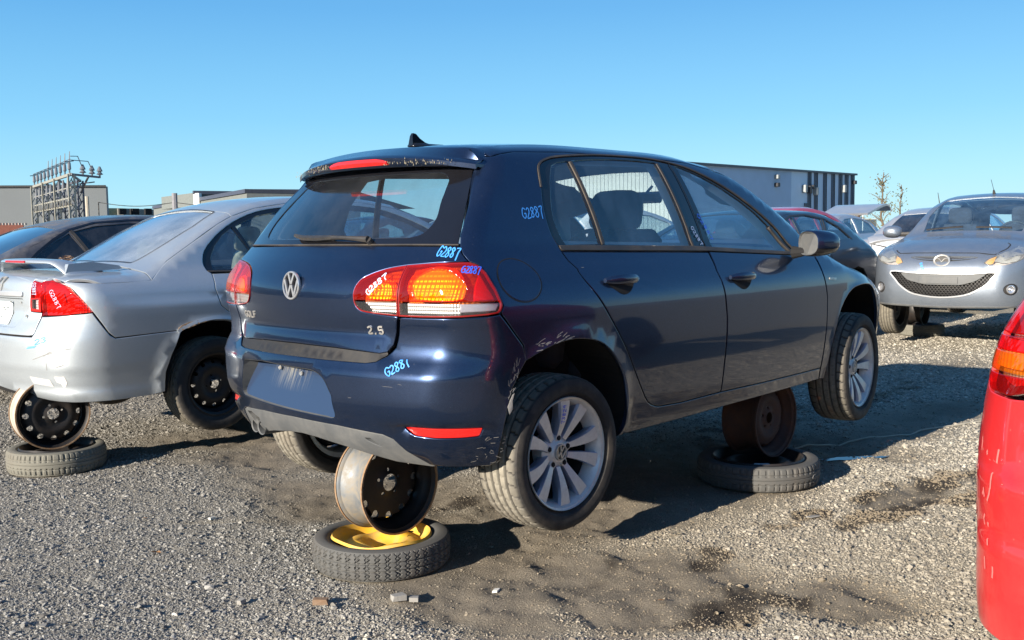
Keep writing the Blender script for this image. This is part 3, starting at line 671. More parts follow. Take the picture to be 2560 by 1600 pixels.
for k in range(len(ys)-1): F += [(k*m_+i, k*m_+(i+1) % m_, (k+1)*m_+(i+1) % m_, (k+1)*m_+i) for i in range(m_)]
F += [tuple(range(m_))[::-1], tuple((len(ys)-1)*m_+i for i in range(m_))]
sp = meshobj('spoiler', V, F, P_, g, True, 50)
bl = MB(); n = 12; bv = []
for i in range(n+1):
    y = -.215+.385*i/n; xt = .352+.29*y*y; q = min(1, min(i, n-i)/1.5); zt = 1.402-.10*y*y-.010; a = zt-.004-.010*(1-q); b = 1.360
    bv += [(xt-.003, y, a), (xt-.006, y, (a+b)/2), (xt+.004, y, b), (xt+.02, y, b), (xt+.02, y, a)]
bf = [(5*i+k, 5*i+(k+1) % 5, 5*i+5+(k+1) % 5, 5*i+5+k) for i in range(n) for k in range(5)]+[(0, 1, 2, 3, 4)[::-1], tuple(5*n+k for k in range(5))]
meshobj('brake_light', bv, bf, M['reflred'], g, True, 40)
# moss and dirt along the spoiler lip
mb = MB()
for i in range(170):
    y = random.choice([random.uniform(-.56, -.19), random.uniform(-.50, -.2), random.uniform(.18, .56), random.uniform(.18, .4)]); xt = .352+.29*y*y-.002; z = 1.368-.07*y*y+random.uniform(-.012, .022)*random.random(); s_ = random.uniform(.001, .0035)
    mb.add([(xt-.003, y-s_, z), (xt-.002, y+s_, z), (xt-.003, y+random.uniform(-s_, s_), z+s_*random.uniform(1, 4))], [(0, 1, 2)])
tag(mb.build('dried_moss', mat('dried_moss', (.20, .18, .13), .95), g), kind='stuff')
# fin aerial
mb = MB(); fv = []
for (x, z, w) in ((.68, 1.452, .030), (.69, 1.50, .018), (.695, 1.545, .008), (.715, 1.552, .006), (.745, 1.515, .010), (.79, 1.485, .016), (.85, 1.472, .028), (.86, 1.460, .034)):
    fv.append((x, z, w))
base = [(x, w) for x, z, w in fv]
pts = [(.665, -.028, 1.452), (.665, .028, 1.452), (.87, -.02, 1.466), (.87, .02, 1.466), (.668, -.02, 1.475), (.668, .02, 1.475), (.84, -.014, 1.480), (.84, .014, 1.480), (.675, -.007, 1.55), (.675, .007, 1.55), (.705, -.006, 1.553), (.705, .006, 1.553), (.75, -.009, 1.502), (.75, .009, 1.502)]
import bmesh
def hull(name, pts, m, parent, smooth=True, ang=50, sub=0):
    bm = bmesh.new(); [bm.verts.new(p) for p in pts]; r = bmesh.ops.convex_hull(bm, input=bm.verts)
    bmesh.ops.delete(bm, geom=[v for v in bm.verts if not v.link_faces], context='VERTS'); me = bpy.data.meshes.new(name); bm.to_mesh(me); bm.free(); me.materials.append(m)
    if smooth: me.polygons.foreach_set('use_smooth', [True]*len(me.polygons)); me.set_sharp_from_angle(angle=math.radians(ang))
    o = bpy.data.objects.new(name, me); COL.objects.link(o); o.parent = parent; return o
mb = MB(); mb.add([(x, y, z) for (x, z, w) in ((.672, 1.470, .016), (.677, 1.512, .009), (.684, 1.524, .007), (.700, 1.521, .007), (.72, 1.502, .009), (.75, 1.485, .011), (.79, 1.476, .014), (.84, 1.468, .018)) for y in (-w, w)]+[(.668, 0, 1.46), (.84, 0, 1.46)],
  [(0, 2, 3, 1)]+[(2*i, 2*i+1, 2*i+3, 2*i+2)[::-1] for i in range(1, 7)]+[tuple([16]+[2*i for i in range(0, 8)]+[17])[::-1], tuple([16]+[2*i+1 for i in range(0, 8)]+[17])])
mb.box((.765, 0, 1.468), (.19, .058, .024), bev=.01); mb.build('fin_aerial', M['blackp'], g, angle=45)
# bumper with its number-plate recess
PL = rnd([(-.405, .545), (-.20, .556), (.165, .548), (.225, .522), (.268, .455), (.272, .362), (-.455, .384)], .03, 4, idx=(2, 3, 5, 6))
bh = [(0, .338), (.26, .333), (.488, .318), (.528, .303), (.563, .256), (.643, .203), (.75, .197), (.90, .197), (.929, .216), (.937, .255), (.951, .333), (.966, .409), (.991, .496), (1.031, .557), (1.066, .598), (1.048, .654), (1.000, .707), (.960, .755), (.940, .778), (.896, .773), (.806, .769), (.665, .768), (.575, .769), (.570, .755), (.558, .705), (.546, .655), (.515, .622), (.478, .600), (.43, .594), (.2, .594), (0, .595)]
REF = rnd([(.581, .356), (.72, .357), (.872, .357), (.858, .325), (.794, .322), (.700, .322), (.625, .328)], .008, 3)
bp = gp('rear_bumper', hi(bh), P_, g, 'W', holes=[PL, REF, [(-a, b) for a, b in REF]], step=.04, gap=.0018)
gp('bumper_step', hi([(0, .594), (.2, .593), (.43, .593), (.476, .600), (.512, .625), (.508, .632), (.474, .626), (.385, .630), (.24, .636), (0, .639)]), M['step'], bp, 'W', step=.05, gap=-.001, off=-.004, flange=0, bevel=0)
gp('plate_recess', PL, M['recess'], bp, 'W', step=.05, gap=-.012, off=lambda C: -.006-.065*np.clip((C[:, 1]-.375)/.18, 0, 1), flange=0, bevel=0,
   fn=lambda C, X, N: (X, np.tile(np.array([-.93, 0, .36]), (len(X), 1))))
# walls of the recess
X0, N0 = GB.surf('W', resample(PL, .03)); n = len(X0); mb = MB(); mb.add(list(X0-N0*.001)+list(X0-N0*.085), [(i, (i+1) % n, n+(i+1) % n, n+i) for i in range(n)]); mb.build('recess_wall', M['plastic'], bp, smooth=False)
for s_ in (-.155, .01):
    X, N = GB.surf('W', [(s_, .525-.01*(s_ > 0))], -.052); mb = MB(); mb.tube([X[0], X[0]+np.array([-.006, 0, .002])], .009, 10); mb.tube([X[0], X[0]+np.array([-.010, 0, .003])], .005, 8); mb.build('plate_screw', M['badge'], bp)
gp('reflector', REF, M['reflred'], bp, 'W', step=.04, off=-.004, flange=.008, gap=.001); gp('reflector', REF, M['reflred'], bp, 'W', step=.04, off=-.004, flange=.008, gap=.001, mirror=True)
VENT = [(.385, .296), (.415, .297), (.43, .285), (.455, .262), (.42, .273), (.40, .282)]
EXH = [(-.575, .338), (-.50, .330), (-.43, .300), (-.395, .262), (-.56, .23)]
vh = [(0, .268), (.10, .262), (.274, .238), (.38, .217), (.476, .200), (.643, .196), (.66, .199), (.563, .258), (.530, .303), (.488, .317), (.26, .333), (0, .338)]
gp('bumper_skirt', hi(vh), M['plastic'], g, 'W', holes=[VENT, [(-.50, .300), (-.44, .305), (-.37, .285), (-.40, .250), (-.47, .235)]], step=.045, off=-.004, gap=-.001, flange=.04)
mb = MB()
for dy in (0, .075):
    c = Vector((.115+dy*.2, .40+dy, .235)); d = Vector((1, -.05, .03))
    for r0, r1 in ((.034, .034), (.030, .030)): pass
    mb.lathe([(.034, 0), (.0345, .004), (.0345, .16), (.030, .16), (.030, .004), (.034, 0)], 24, 'y', mi=0)
    k = len(mb.v)-24*6
    for i in range(k, len(mb.v)):
        x, y, z = mb.v[i]; mb.v[i] = (c.x+y, c.y+x-.05*y, c.z+z)
mb.build('exhaust_tailpipe', M['plastic'], g)
# under-body, inner walls that make the shut lines dark, boot floor
mb = MB(); mb.box((2.05, 0, .30), (3.3, 1.18, .10)); mb.box((.50, 0, .36), (.5, 1.0, .18), bev=.03); mb.box((3.45, 0, .55), (.85, .95, .45), bev=.03); mb.box((.741, 0, .23), (.12, 1.1, .10)); mb.tube([(.3, .35, .27), (1.2, .3, .27), (3.0, .2, .27)], .03)
mb.tube([(.741, -.72, .20), (.741, .72, .20)], .03); mb.tube([(3.319, -.72, .28), (3.319, .72, .28)], .03); mb.build('underbody', M['gap'], g)
inn = [(.45, .99), (2.79, .93), (2.80, .30), (1.13, .27), (1.14, .45), (.98, .66), (.741, .72), (.53, .66), (.44, .72)]
gp('inner_side_wall', inn, M['gap'], g, 'S', step=.09, off=-.022, flange=0, bevel=0, both=True)
gp('inner_rear_wall', [(-.80, .21), (.80, .21), (.86, .60), (.84, 1.02), (-.84, 1.02), (-.86, .60)], M['gap'], g, 'W', holes=[inset(np.array(PL[::-1]), -.03).tolist() if False else [(-.50, .58), (.31, .58), (.31, .33), (-.50, .33)]], step=.09, off=-.10, flange=0, bevel=0)
# interior
cab = edz(.62, 2.5)
holesI = [[(.84, 1.04), (.815, 1.10), (.83, 1.22), (.90, 1.34), (1.0, 1.36), (1.6, 1.375), (1.68, 1.02)], [(1.90, 1.01), (1.83, 1.36), (1.97, 1.31), (2.20, 1.20), (2.42, 1.06), (2.50, .98)]]
gp('pillar_trim', [(.42, .98), (.40, 1.10), (.48, 1.25), (.58, 1.37)]+cab+[(2.60, .97)], M['liner'], g, 'S', holes=holesI, step=.07, off=-.045, flange=0, bevel=0, both=True)
gp('headliner', [(.62, .45), (.62, -.45), (2.12, -.50), (2.12, .50)], M['liner'], g, 'T', step=.12, off=-.045, flange=0, bevel=0)
gp('tailgate_trim', hi([(0, 1.04), (.70, 1.04), (.72, 1.2), (.70, 1.33), (0, 1.365)]), M['dash'], g, 'W', holes=[clearF], step=.08, off=-.05, flange=0, bevel=0)
mb = MB(); mb.box((.75, 0, .93), (.62, 1.30, .02)); mb.build('parcel_shelf', M['dash'], g)
def headrest(x, y, z, w=.27, h=.19, d=.10, mt=None, par=None, tilt=.18):
    mb = MB(); R = Matrix.Rotation(tilt, 3, 'Y'); n = 16; rings = []
    for k in range(-4, 5):
        t = k/4; s_ = (1-abs(t)**4*.55); rings.append([(d/2*t, w/2*s_*np.sign(math.cos(a))*abs(math.cos(a))**.45*(1-.06*math.sin(a)), h/2*s_*np.sign(math.sin(a))*abs(math.sin(a))**.5) for a in [2*math.pi*i/n for i in range(n)]])
    v = [tuple(Vector((x, y, z))+R@Vector(p)) for r in rings for p in r]; f = [(i*n+j, i*n+(j+1) % n, (i+1)*n+(j+1) % n, (i+1)*n+j) for i in range(8) for j in range(n)]+[tuple(range(n))[::-1], tuple(8*n+j for j in range(n))]
    mb.add(v, f); mb.tube([(x, y-.05, z-h*.4), (x-.02, y-.05, z-h-.03)], .006); mb.tube([(x, y+.05, z-h*.4), (x-.02, y+.05, z-h-.03)], .006); return mb.build('headrest', mt or M['seat'], par, angle=60)
for sy in (-.37, .37):
    mb = MB(); mb.box((1.66, sy, .80), (.13, .46, .58), Matrix.Rotation(.20, 3, 'Y'), bev=.05); mb.box((1.98, sy, .52), (.5, .48, .16), bev=.05); st = mb.build('seat', M['seat'], g, angle=60)
    headrest(1.66, sy, 1.178, .30, .20, .11, None, st)
mb = MB(); mb.box((.98, 0, .72), (.14, 1.25, .46), Matrix.Rotation(.2, 3, 'Y'), bev=.04); mb.box((1.3, 0, .48), (.46, 1.25, .14), bev=.04); rb = mb.build('rear_bench', M['seat'], g, angle=60)
mb = MB(); mb.box((2.66, 0, .86), (.36, 1.36, .14), bev=.05); mb.box((2.50, .37, .93), (.14, .36, .08), bev=.03); mb.build('dashboard', M['dash'], g)
mb = MB(); R = Matrix.Rotation(-1.15, 3, 'Y'); pts = [Vector((2.28, .37, .92))+R@Vector((.18*math.cos(a), .18*math.sin(a), 0)) for a in np.linspace(0, 2*math.pi, 29)]; mb.tube(pts, .014, 8, cap=False); mb.tube([pts[0], (2.30, .37, .91), pts[14]], .018, 6); mb.tube([(2.28, .37, .92), (2.55, .37, .84)], .03, 8); mb.build('steering_wheel', M['dash'], g)
mb = MB(); mb.box((2.38, 0, 1.265), (.03, .24, .065), bev=.012); mb.tube([(2.38, 0, 1.28), (2.45, 0, 1.33)], .008, 6); mb.build('rear_view_mirror', M['blackp'], g)
# tail lamps: housing, bowls, lenses
lo = [(.5705, .961), (.70, .969), (.824, .970), (.860, .960), (.893, .932), (.930, .869), (.953, .812), (.940, .785), (.896, .779), (.806, .774), (.665, .772), (.5715, .773)]
lo = rnd(lo, .012, 3, idx=(3, 6, 7)); li = [(.5685, .960)]+lampIn[1:-1]+[(.5685, .774)]
def clip_z(P, z, above):
    out = []; N = len(P)
    for i in range(N):
        a, b = P[i], P[(i+1) % N]; ia = (a[1] > z) == above; ib = (b[1] > z) == above
        if ia: out.append(a)
        if ia != ib: t = (z-a[1])/(b[1]-a[1]); out.append((a[0]+(b[0]-a[0])*t, z))
    return out
AO = sm([(.625, .905), (.68, .945), (.76, .940), (.815, .895), (.82, .855), (.79, .838), (.66, .838), (.63, .86)], 3, True); AI = sm([(.435, .862), (.46, .888), (.50, .898), (.535, .885), (.545, .845), (.50, .838), (.445, .840)], 3, True)
for mir in (False, True):
    lp = gp('tail_lamp', lo, M['blackp'], g, 'W', step=.05, off=-.045, gap=-.004, flange=0, bevel=0, mirror=mir)
    gp('lamp_housing', [(.585, .955), (.72, .962), (.84, .950), (.90, .88), (.935, .80), (.90, .785), (.585, .780)], M['housing'], lp, 'W', step=.05, off=-.038, flange=0, bevel=0, mirror=mir)
    gp('lens', clip_z(lo, .826, True), M['redlens'], lp, 'W', holes=[AO], step=.03, off=.003, gap=.0012, flange=.012, bevel=.003, mirror=mir)
    gp('clear_reflector', [(.59, .822), (.80, .820), (.80, .782), (.59, .782)], M['bowl'], lp, 'W', step=.04, off=-.022, mirror=mir, flange=0, bevel=0)
    gp('lens', clip_z(lo, .824, False), M['clearlens'], lp, 'W', step=.03, off=.002, gap=.003, flange=.012, bevel=.003, mirror=mir)
    gp('lamp_rim', lo, M['lrim'], lp, 'W', holes=[inset(resample(lo[::-1] if area(np.array(lo)) < 0 else lo, .03), .005).tolist()], step=.05, off=.0035, flange=.01, bevel=0, mirror=mir)
    gp('amber_reflector', sm([(.62, .935), (.70, .955), (.78, .945), (.815, .90), (.815, .850), (.79, .832), (.64, .832), (.60, .88)], 3, True), M['bowla'], lp, 'W', step=.03, off=lambda C: -.020-.014*np.cos(np.clip(np.hypot(C[:, 0]-.74, (C[:, 1]-.88)*1.3)*26, 0, 3.1)), flange=0, bevel=0, mirror=mir)
    gp('red_reflector', [(.865, .93), (.895, .88), (.925, .832), (.845, .832), (.850, .88)], M['reflred'], lp, 'W', step=.04, off=-.012, mirror=mir)
    gp('white_reflector', [(.80, .820), (.94, .818), (.925, .792), (.80, .790)], mat('white_lens_block', (.36, .35, .40), .35, coat=.5, bump=.4, bscale=240), lp, 'W', step=.04, off=-.010, mirror=mir)
    gp('amber_glow_lens', AO, M['orlens'], lp, 'W', step=.03, off=.0028, gap=0, flange=.0, bevel=0, mirror=mir)  # amber patch set into the red lens to imitate its bright glow
    lq = gp('tail_lamp', li, M['blackp'], g, 'W', step=.05, off=-.035, gap=-.003, flange=0, bevel=0, mirror=mir)
    gp('lamp_housing', [(.56, .945), (.47, .93), (.40, .88), (.39, .82), (.43, .79), (.56, .785)], M['housing'], lq, 'W', step=.05, off=-.030, flange=0, bevel=0, mirror=mir)
    gp('lens', clip_z(li, .829, True), M['redlens'], lq, 'W', holes=[AI], step=.03, off=.003, gap=.0012, flange=.012, bevel=.003, mirror=mir)
    gp('clear_reflector', [(.41, .824), (.56, .824), (.56, .785), (.44, .788)], M['bowl'], lq, 'W', step=.04, off=-.018, mirror=mir, flange=0, bevel=0)
    gp('lens', clip_z(li, .827, False), M['clearlens'], lq, 'W', step=.03, off=.002, gap=.003, flange=.012, bevel=.003, mirror=mir)
    gp('lamp_rim', li, M['lrim'], lq, 'W', holes=[inset(resample(li[::-1] if area(np.array(li)) < 0 else li, .03), .004).tolist()], step=.05, off=.0035, flange=.01, bevel=0, mirror=mir)
    gp('amber_reflector', sm([(.425, .86), (.46, .895), (.51, .905), (.55, .89), (.556, .835), (.44, .834)], 3, True), M['bowla'], lq, 'W', step=.03, off=lambda C: -.016-.010*np.cos(np.clip(np.hypot(C[:, 0]-.50, (C[:, 1]-.86)*1.3)*40, 0, 3.1)), flange=0, bevel=0, mirror=mir)
    gp('red_reflector', [(.557, .95), (.566, .95), (.566, .832), (.557, .832)], M['reflred'], lq, 'W', step=.04, off=-.006, mirror=mir)
for mir in (False, True): gp('amber_glow_lens', AI, M['orlens'], [o for o in g.children if o.name.startswith('tail_lamp')][3 if mir else 1], 'W', step=.03, off=.0028, gap=0, flange=.0, bevel=0, mirror=mir)  # same coloured-in glow for the inner lamps
# emblem
X, N = GB.surf('W', [(0, .877)]); c = X[0]+np.array([-.004, 0, 0]); R3 = Matrix.Rotation(-.06, 3, 'Y')
def emb(name, parent, c, r, ax, up, m, back, w=.10):
    """round badge: dark dish, ring and two chevrons one above the other"""
    ax = Vector(ax).normalized(); up = Vector(up); up = (up-ax*up.dot(ax)).normalized(); rt = up.cross(ax); c = Vector(c)
    mb = MB(); n = 40
    def ringp(rr, d): return [c+rt*rr*math.cos(a)+up*rr*math.sin(a)+ax*d for a in [2*math.pi*k/n for k in range(n)]]
    rs = [ringp(r*1.0, -.004), ringp(r, .004), ringp(r*.96, .007), ringp(r*.89, .007), ringp(r*.86, .004), ringp(r*.86, -.001)]
    v = [p for q in rs for p in q]; mb.add(v, [(i*n+k, i*n+(k+1) % n, (i+1)*n+(k+1) % n, (i+1)*n+k) for i in range(5) for k in range(n)], 0)
    v = ringp(r*.88, .0); mb.add(v, [tuple(range(n))], 1)
    def bar(a, b, wd):
        a = Vector(a); b = Vector(b); d = (b-a).normalized(); nn = Vector((-d.y, d.x))*wd/2; q = [a-nn, b-nn, b+nn, a+nn]
        P = [c+rt*p.x*r+up*p.y*r+ax*.005 for p in q]+[c+rt*p.x*r+up*p.y*r-ax*.001 for p in q]; mb.add(P, [(0, 1, 2, 3), (0, 4, 5, 1), (1, 5, 6, 2), (2, 6, 7, 3), (3, 7, 4, 0)], 0)
    for s_ in (-1, 1):
        bar((s_*.33, .80), (s_*.02, .10), .17); bar((s_*.78, .38), (s_*.36, -.74), .17); bar((s_*.36, -.76), (s_*.04, .02), .17)
    return mb.build(name, [m, back], parent, angle=30)
emb('emblem', g, c, .058, (-1, 0, .06), (0, 0, 1), M['chrome'], M['blackp'])
strokes(GB, 'model_number', word('2.5', (.425, .702), (.500, .702), .027), .0065, M['badge'], g, 'W', off=.0005, rise=.003, step=.004)
strokes(GB, 'model_name', word('GOLF', (-.450, .727), (-.318, .730), .026), .0055, M['badge'], g, 'W', off=.0005, rise=.003, step=.004)
# wiper
X, N = GB.surf('W', [(-.187, 1.078), (-.10, 1.066), (0, 1.064), (.10, 1.067), (.17, 1.066), (.24, 1.062), (.315, 1.058)], .022)
mb = MB(); mb.tube([X[0]-N[0]*.012, X[1]-N[1]*.012, X[2]-N[2]*.013, X[3]-N[3]*.014], [.005, .006, .006, .005], 6); mb.tube([X[0], X[1], X[2], X[3]], [.008, .012, .013, .010], 6)
mb.tube([X[3], X[4], X[5], X[6]], [.010, .008, .010, .014], 8); mb.tube([X[6], X[6]-N[6]*.03], .014, 10); mb.build('rear_wiper', M['trim'], g)
# fuel flap: a round seam standing a hair proud
cf = GB.surf('W', [(1.092, .897)])[0][0]
gp('fuel_flap', [(.485+.105*math.cos(a)*1.0, .897+.078*math.sin(a)) for a in np.linspace(0, 2*math.pi, 30, endpoint=False)], P_, g, 'S', step=.04, off=.0015, flange=.002, bevel=.002)
strokes(GB, 'flap_gap', [[(.485+.1085*math.cos(a), .897+.0815*math.sin(a)) for a in np.linspace(0, 2*math.pi, 40)]], .004, M['gap'], g, 'S', off=.0008)
# handles
for hx, hz, door in ((.955, .876, 0), (1.872, .853, 1)):
    for mir in (False, True):
        cup = sm([(hx+.02, hz-.005), (hx+.06, hz-.040), (hx+.115, hz-.062), (hx+.165, hz-.045), (hx+.19, hz-.008), (hx+.10, hz+.012)], 3, True)
        gp('handle_cup', cup, M['gap'], g, 'S', step=.03, off=.0012, flange=0, bevel=0, mirror=mir)  # flat black patch painting the shade of the hollow behind the handle
        ps = [(hx+.215*t, hz+.004*math.sin(t*3.1)) for t in np.linspace(0, 1, 9)]; X, N = GB.surf('S', ps, [.010, .022, .032, .036, .038, .037, .034, .026, .012])
        if mir: X = X*np.array([1, -1, 1])
        mb = MB(); v = []; n = 10
        for i, p in enumerate(X):
            hh = (.010, .017, .019, .0195, .0195, .0195, .019, .018, .011)[i]; dd = .009
            v += [(p[0], p[1]+(dd*math.cos(a)), p[2]+hh*math.sin(a)) for a in [2*math.pi*k/n for k in range(n)]]
        mb.add(v, [(i*n+k, i*n+(k+1) % n, (i+1)*n+(k+1) % n, (i+1)*n+k) for i in range(8) for k in range(n)]+[tuple(range(n)), tuple(8*n+k for k in range(n))]); sg = -1 if mir else 1
        mb.tube([X[1], X[1]+np.array([0, .03*sg, 0])], .010, 6); mb.tube([X[7], X[7]+np.array([0, .03*sg, 0])], .010, 6); mb.build('door_handle', P_, g, angle=50)
# side mirrors
for sg in (-1, 1):
    v = []; n = 20
    for t, (dx, sc) in enumerate(((-.045, .93), (-.04, 1.0), (0, 1.04), (.055, .98), (.100, .84), (.130, .55), (.142, .15))):
        for k in range(n):
            a = 2*math.pi*k/n; ca, sa = math.cos(a), math.sin(a); yy = .078*np.sign(ca)*abs(ca)**.75*sc*(1 if ca*sg > 0 else 1.08); zz = .066*np.sign(sa)*abs(sa)**.8*sc
            X_ = dx+.02*abs(yy)/.1; rt_ = .38*sg; v.append((2.535+X_*math.cos(rt_)-yy*math.sin(rt_), sg*.955+X_*math.sin(rt_)+yy*math.cos(rt_), 1.003+zz))
    ms = [P_, M['blackp'], M['plastic'], M['chrome']]; f = []; mi = []
    for i in range(6):
        for k in range(n): f.append((i*n+k, i*n+(k+1) % n, (i+1)*n+(k+1) % n, (i+1)*n+k)); am = (k+.5)/n; mi.append(1 if .55 < am < .95 else 0)
    f.append(tuple(6*n+k for k in range(n))); mi.append(0)
    mr = meshobj('door_mirror', v, f, ms, g, True, 60, mi=mi)
    q = [Vector(v[k]) for k in range(n)]; cc = sum(q, Vector())/n; q2 = [cc+(p-cc)*.90+Vector((.012, 0, 0)) for p in q]
    mb = MB(); mb.add(q+q2, [(k, (k+1) % n, n+(k+1) % n, n+k) for k in range(n)], 0); mb.add(q2, [tuple(range(n))], 1); mb.build('mirror_glass', [M['plastic'], M['mirror']], mr, smooth=False)
    mb = MB(); mb.tube([(2.54, sg*.84, .955), (2.545, sg*.90, .958), (2.55, sg*.93, .965)], [.034, .022, .022], 10); mb.build('mirror_foot', M['gap'], mr)
    mb = MB(); mb.tube([(2.585, sg*1.045, 1.000), (2.63, sg*1.03, .998), (2.665, sg*.995, .996)], [.004, .006, .004], 6); mb.build('turn_signal', M['plastic'], mr)
gp('side_badge', rnd([(2.868, .814), (2.95, .809), (2.95, .795), (2.868, .800)], .004, 2), M['badge'], g, 'S', step=.03, off=.003, flange=.003, bevel=.001)
# blue yard numbers
for a, b, h, pr, mt, sl in (((.621, 1.131), (.742, 1.142), .040, 'S', 'mark', .1), ((1.722, 1.09), (1.778, 1.00), .018, 'S', 'markw', 0), ((1.80, 1.15), (1.875, 1.02), .018, 'S', 'marko', 0)):
    strokes(GB, 'painted_number', word('G2887', a, b, h, sl, wob=.0015), .0048 if h > .03 else .003, M[mt], g, pr, off=.003 if pr == 'S' and a[0] > 1 else .001)
for a, b, h, mt, sl in (((.683, .995), (.785, .985), .036, 'mark', .1), ((.545, .548), (.622, .600), .034, 'mark', .0), ((.80, .935), (.872, .928), .024, 'marko', .1), ((.445, .848), (.515, .918), .022, 'markw', 0)):
    strokes(GB, 'painted_number', word('G2887', a, b, h, sl, wob=.0015), .0048 if h > .03 else .004, M[mt], g, 'W', off=.0045 if mt != 'mark' else .001)
# scrapes on the wheel arch and bumper corner
rg = random.Random(3); sc_ = []
for i in range(20):
    t = rg.uniform(0, 1); x = .50+.19*t; z = .628+.055*t-.03*t*t+rg.uniform(-.004, .018); L_ = rg.uniform(.008, .05); dz = L_*rg.uniform(-.1, .5); sc_.append([(x, z), (x+L_*.5, z+dz*.6+rg.uniform(-.003, .003)), (x+L_, z+dz)])
strokes(GB, 'scrape', sc_, .0026, M['scratch'], g, 'S', off=.0012)
sc_ = []
for i in range(30):
    z = rg.uniform(.40, .60); x = .405+.10*max(0, (z-.42))*1.2+rg.uniform(-.028, .004)*(1 if z > .5 else .7)-.012*math.sin(z*30); sc_.append([(x, z), (x+rg.uniform(-.008, .012), z+rg.uniform(.008, .03))])
for i in range(26): x = rg.uniform(.30, .395); z = rg.uniform(.21, .33); sc_.append([(x, z), (x+rg.uniform(-.02, .02), z+rg.uniform(-.006, .012))])
strokes(GB, 'scrape', sc_, .0017, M['scratch'], g, 'S', off=.0012)
strokes(GB, 'scrape', [[(s_, z), (s_+rg.uniform(.004, .05), z+rg.uniform(-.004, .004))] for s_, z in [(rg.uniform(.34, .66), rg.uniform(.42, .53)) for _ in range(3)]], .0006, M['scratch'], g, 'W', off=.0008)
strokes(GB, 'scrape', [[(.855, .932), (.872, .933)]], .002, M['scratch'], g, 'S')
gp('torn_edge', [(.388, .40), (.402, .42), (.399, .45), (.408, .48), (.400, .475), (.380, .43)], M['scratch'], g, 'S', step=.02, off=.003, flange=.002, bevel=.001)
# wheels
def alloy_wheel(loc, rz_spin, mirror=False, steer=0):
    tm = TYG; w = bpy.data.objects.new('wheel', tm); COL.objects.link(w); w.parent = g; w.location = loc; w.rotation_euler = (0, rz_spin, (math.pi if mirror else 0)+steer)
    rim = bpy.data.objects.new('rim', RIMG); COL.objects.link(rim); rim.parent = w
    for k in range(10):
        s_ = bpy.data.objects.new('spoke', SPOKE[k % 2]); COL.objects.link(s_); s_.parent = w; s_.rotation_euler = (0, 2*math.pi*k/10, 0)
    for k in range(5):
        s_ = bpy.data.objects.new('wheel_bolt', BOLT); COL.objects.link(s_); s_.parent = w; a = 2*math.pi*(k+.5)/5; s_.location = (.058*math.cos(a), -.052, .058*math.sin(a))
    emb('centre_cap', w, (0, -.062, 0), .033, (0, -1, 0), (0, 0, 1), M['badge'], M['blackp'])
    return w
TYG = tyre_mesh('road_tyre', .317, .222, .232, 300, 'road', .008, TY_ROAD)
mb = MB(); RO = .228; hw = .104
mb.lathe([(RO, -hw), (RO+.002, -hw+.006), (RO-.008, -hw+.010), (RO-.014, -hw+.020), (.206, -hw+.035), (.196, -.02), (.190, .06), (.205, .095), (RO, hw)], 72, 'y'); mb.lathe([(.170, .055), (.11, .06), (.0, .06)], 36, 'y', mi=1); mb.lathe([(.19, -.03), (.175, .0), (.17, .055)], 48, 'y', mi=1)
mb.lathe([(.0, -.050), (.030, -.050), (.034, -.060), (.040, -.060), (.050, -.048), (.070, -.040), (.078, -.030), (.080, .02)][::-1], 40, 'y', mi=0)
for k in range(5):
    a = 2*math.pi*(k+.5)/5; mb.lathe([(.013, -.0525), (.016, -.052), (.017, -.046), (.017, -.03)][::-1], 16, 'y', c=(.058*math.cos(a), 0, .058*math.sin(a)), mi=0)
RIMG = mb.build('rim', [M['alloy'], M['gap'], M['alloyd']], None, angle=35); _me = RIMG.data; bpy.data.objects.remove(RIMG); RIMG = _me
def spoke_mesh(tw):
    rs_ = np.linspace(.060, .212, 9); v = []; 
    for r in rs_:
        t = (r-.06)/.152; w0 = .0120+.0180*t**1.1; y = -.050-.034*math.sin(t*1.6)+.002*t; c0 = tw*(.004*math.sin(t*math.pi)+.007*t)
        lw = w0*(1.0); v += [(r, y+.050, c0-lw*.80), (r, y+.012, c0-lw*1.10), (r, y, c0-lw*.92), (r, y-.001, c0), (r, y, c0+lw*.92), (r, y+.012, c0+lw*1.10), (r, y+.050, c0+lw*.80)]
    m_ = 7; f = []; mi = []
    for i in range(len(rs_)-1):
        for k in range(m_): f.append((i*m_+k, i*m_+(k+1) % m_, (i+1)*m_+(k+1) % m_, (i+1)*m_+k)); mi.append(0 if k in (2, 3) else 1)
    f += [tuple(range(m_)), tuple((len(rs_)-1)*m_+k for k in range(m_))[::-1]]; mi += [1, 1]
    me = bpy.data.meshes.new('spoke'); me.from_pydata(v, [], f); me.materials.append(M['alloy']); me.materials.append(M['alloyd']); me.polygons.foreach_set('material_index', mi)
    bm = bmesh.new(); bm.from_mesh(me); bmesh.ops.recalc_face_normals(bm, faces=bm.faces); bm.to_mesh(me); bm.free()
    me.polygons.foreach_set('use_smooth', [True]*len(f)); me.set_sharp_from_angle(angle=math.radians(28)); return me
SPOKE = [spoke_mesh(1), spoke_mesh(-1)]
mb = MB(); mb.tube([(0, 0, 0), (0, -.004, 0)], .0105, 6); b_ = mb.build('wheel_bolt', M['gap'], None); BOLT = b_.data; bpy.data.objects.remove(b_)
_w = alloy_wheel((.743, -.748, .190), .33); _a = 2*math.pi*3/10; _d = Vector((math.cos(_a), 0, math.sin(_a))); _q = Vector((-math.sin(_a), 0, math.cos(_a))); mb = MB()
for st in word('73829', (.118, -.009), (.198, -.009), .017):
    P3 = [_d*p[0]+_q*p[1]+Vector((0, -.0505-.034*math.sin((p[0]-.06)/.152*1.6)-.0025, 0)) for p in st]; mb.tube(P3, .0013, 4)
mb.build('painted_number', M['marko'], _w)
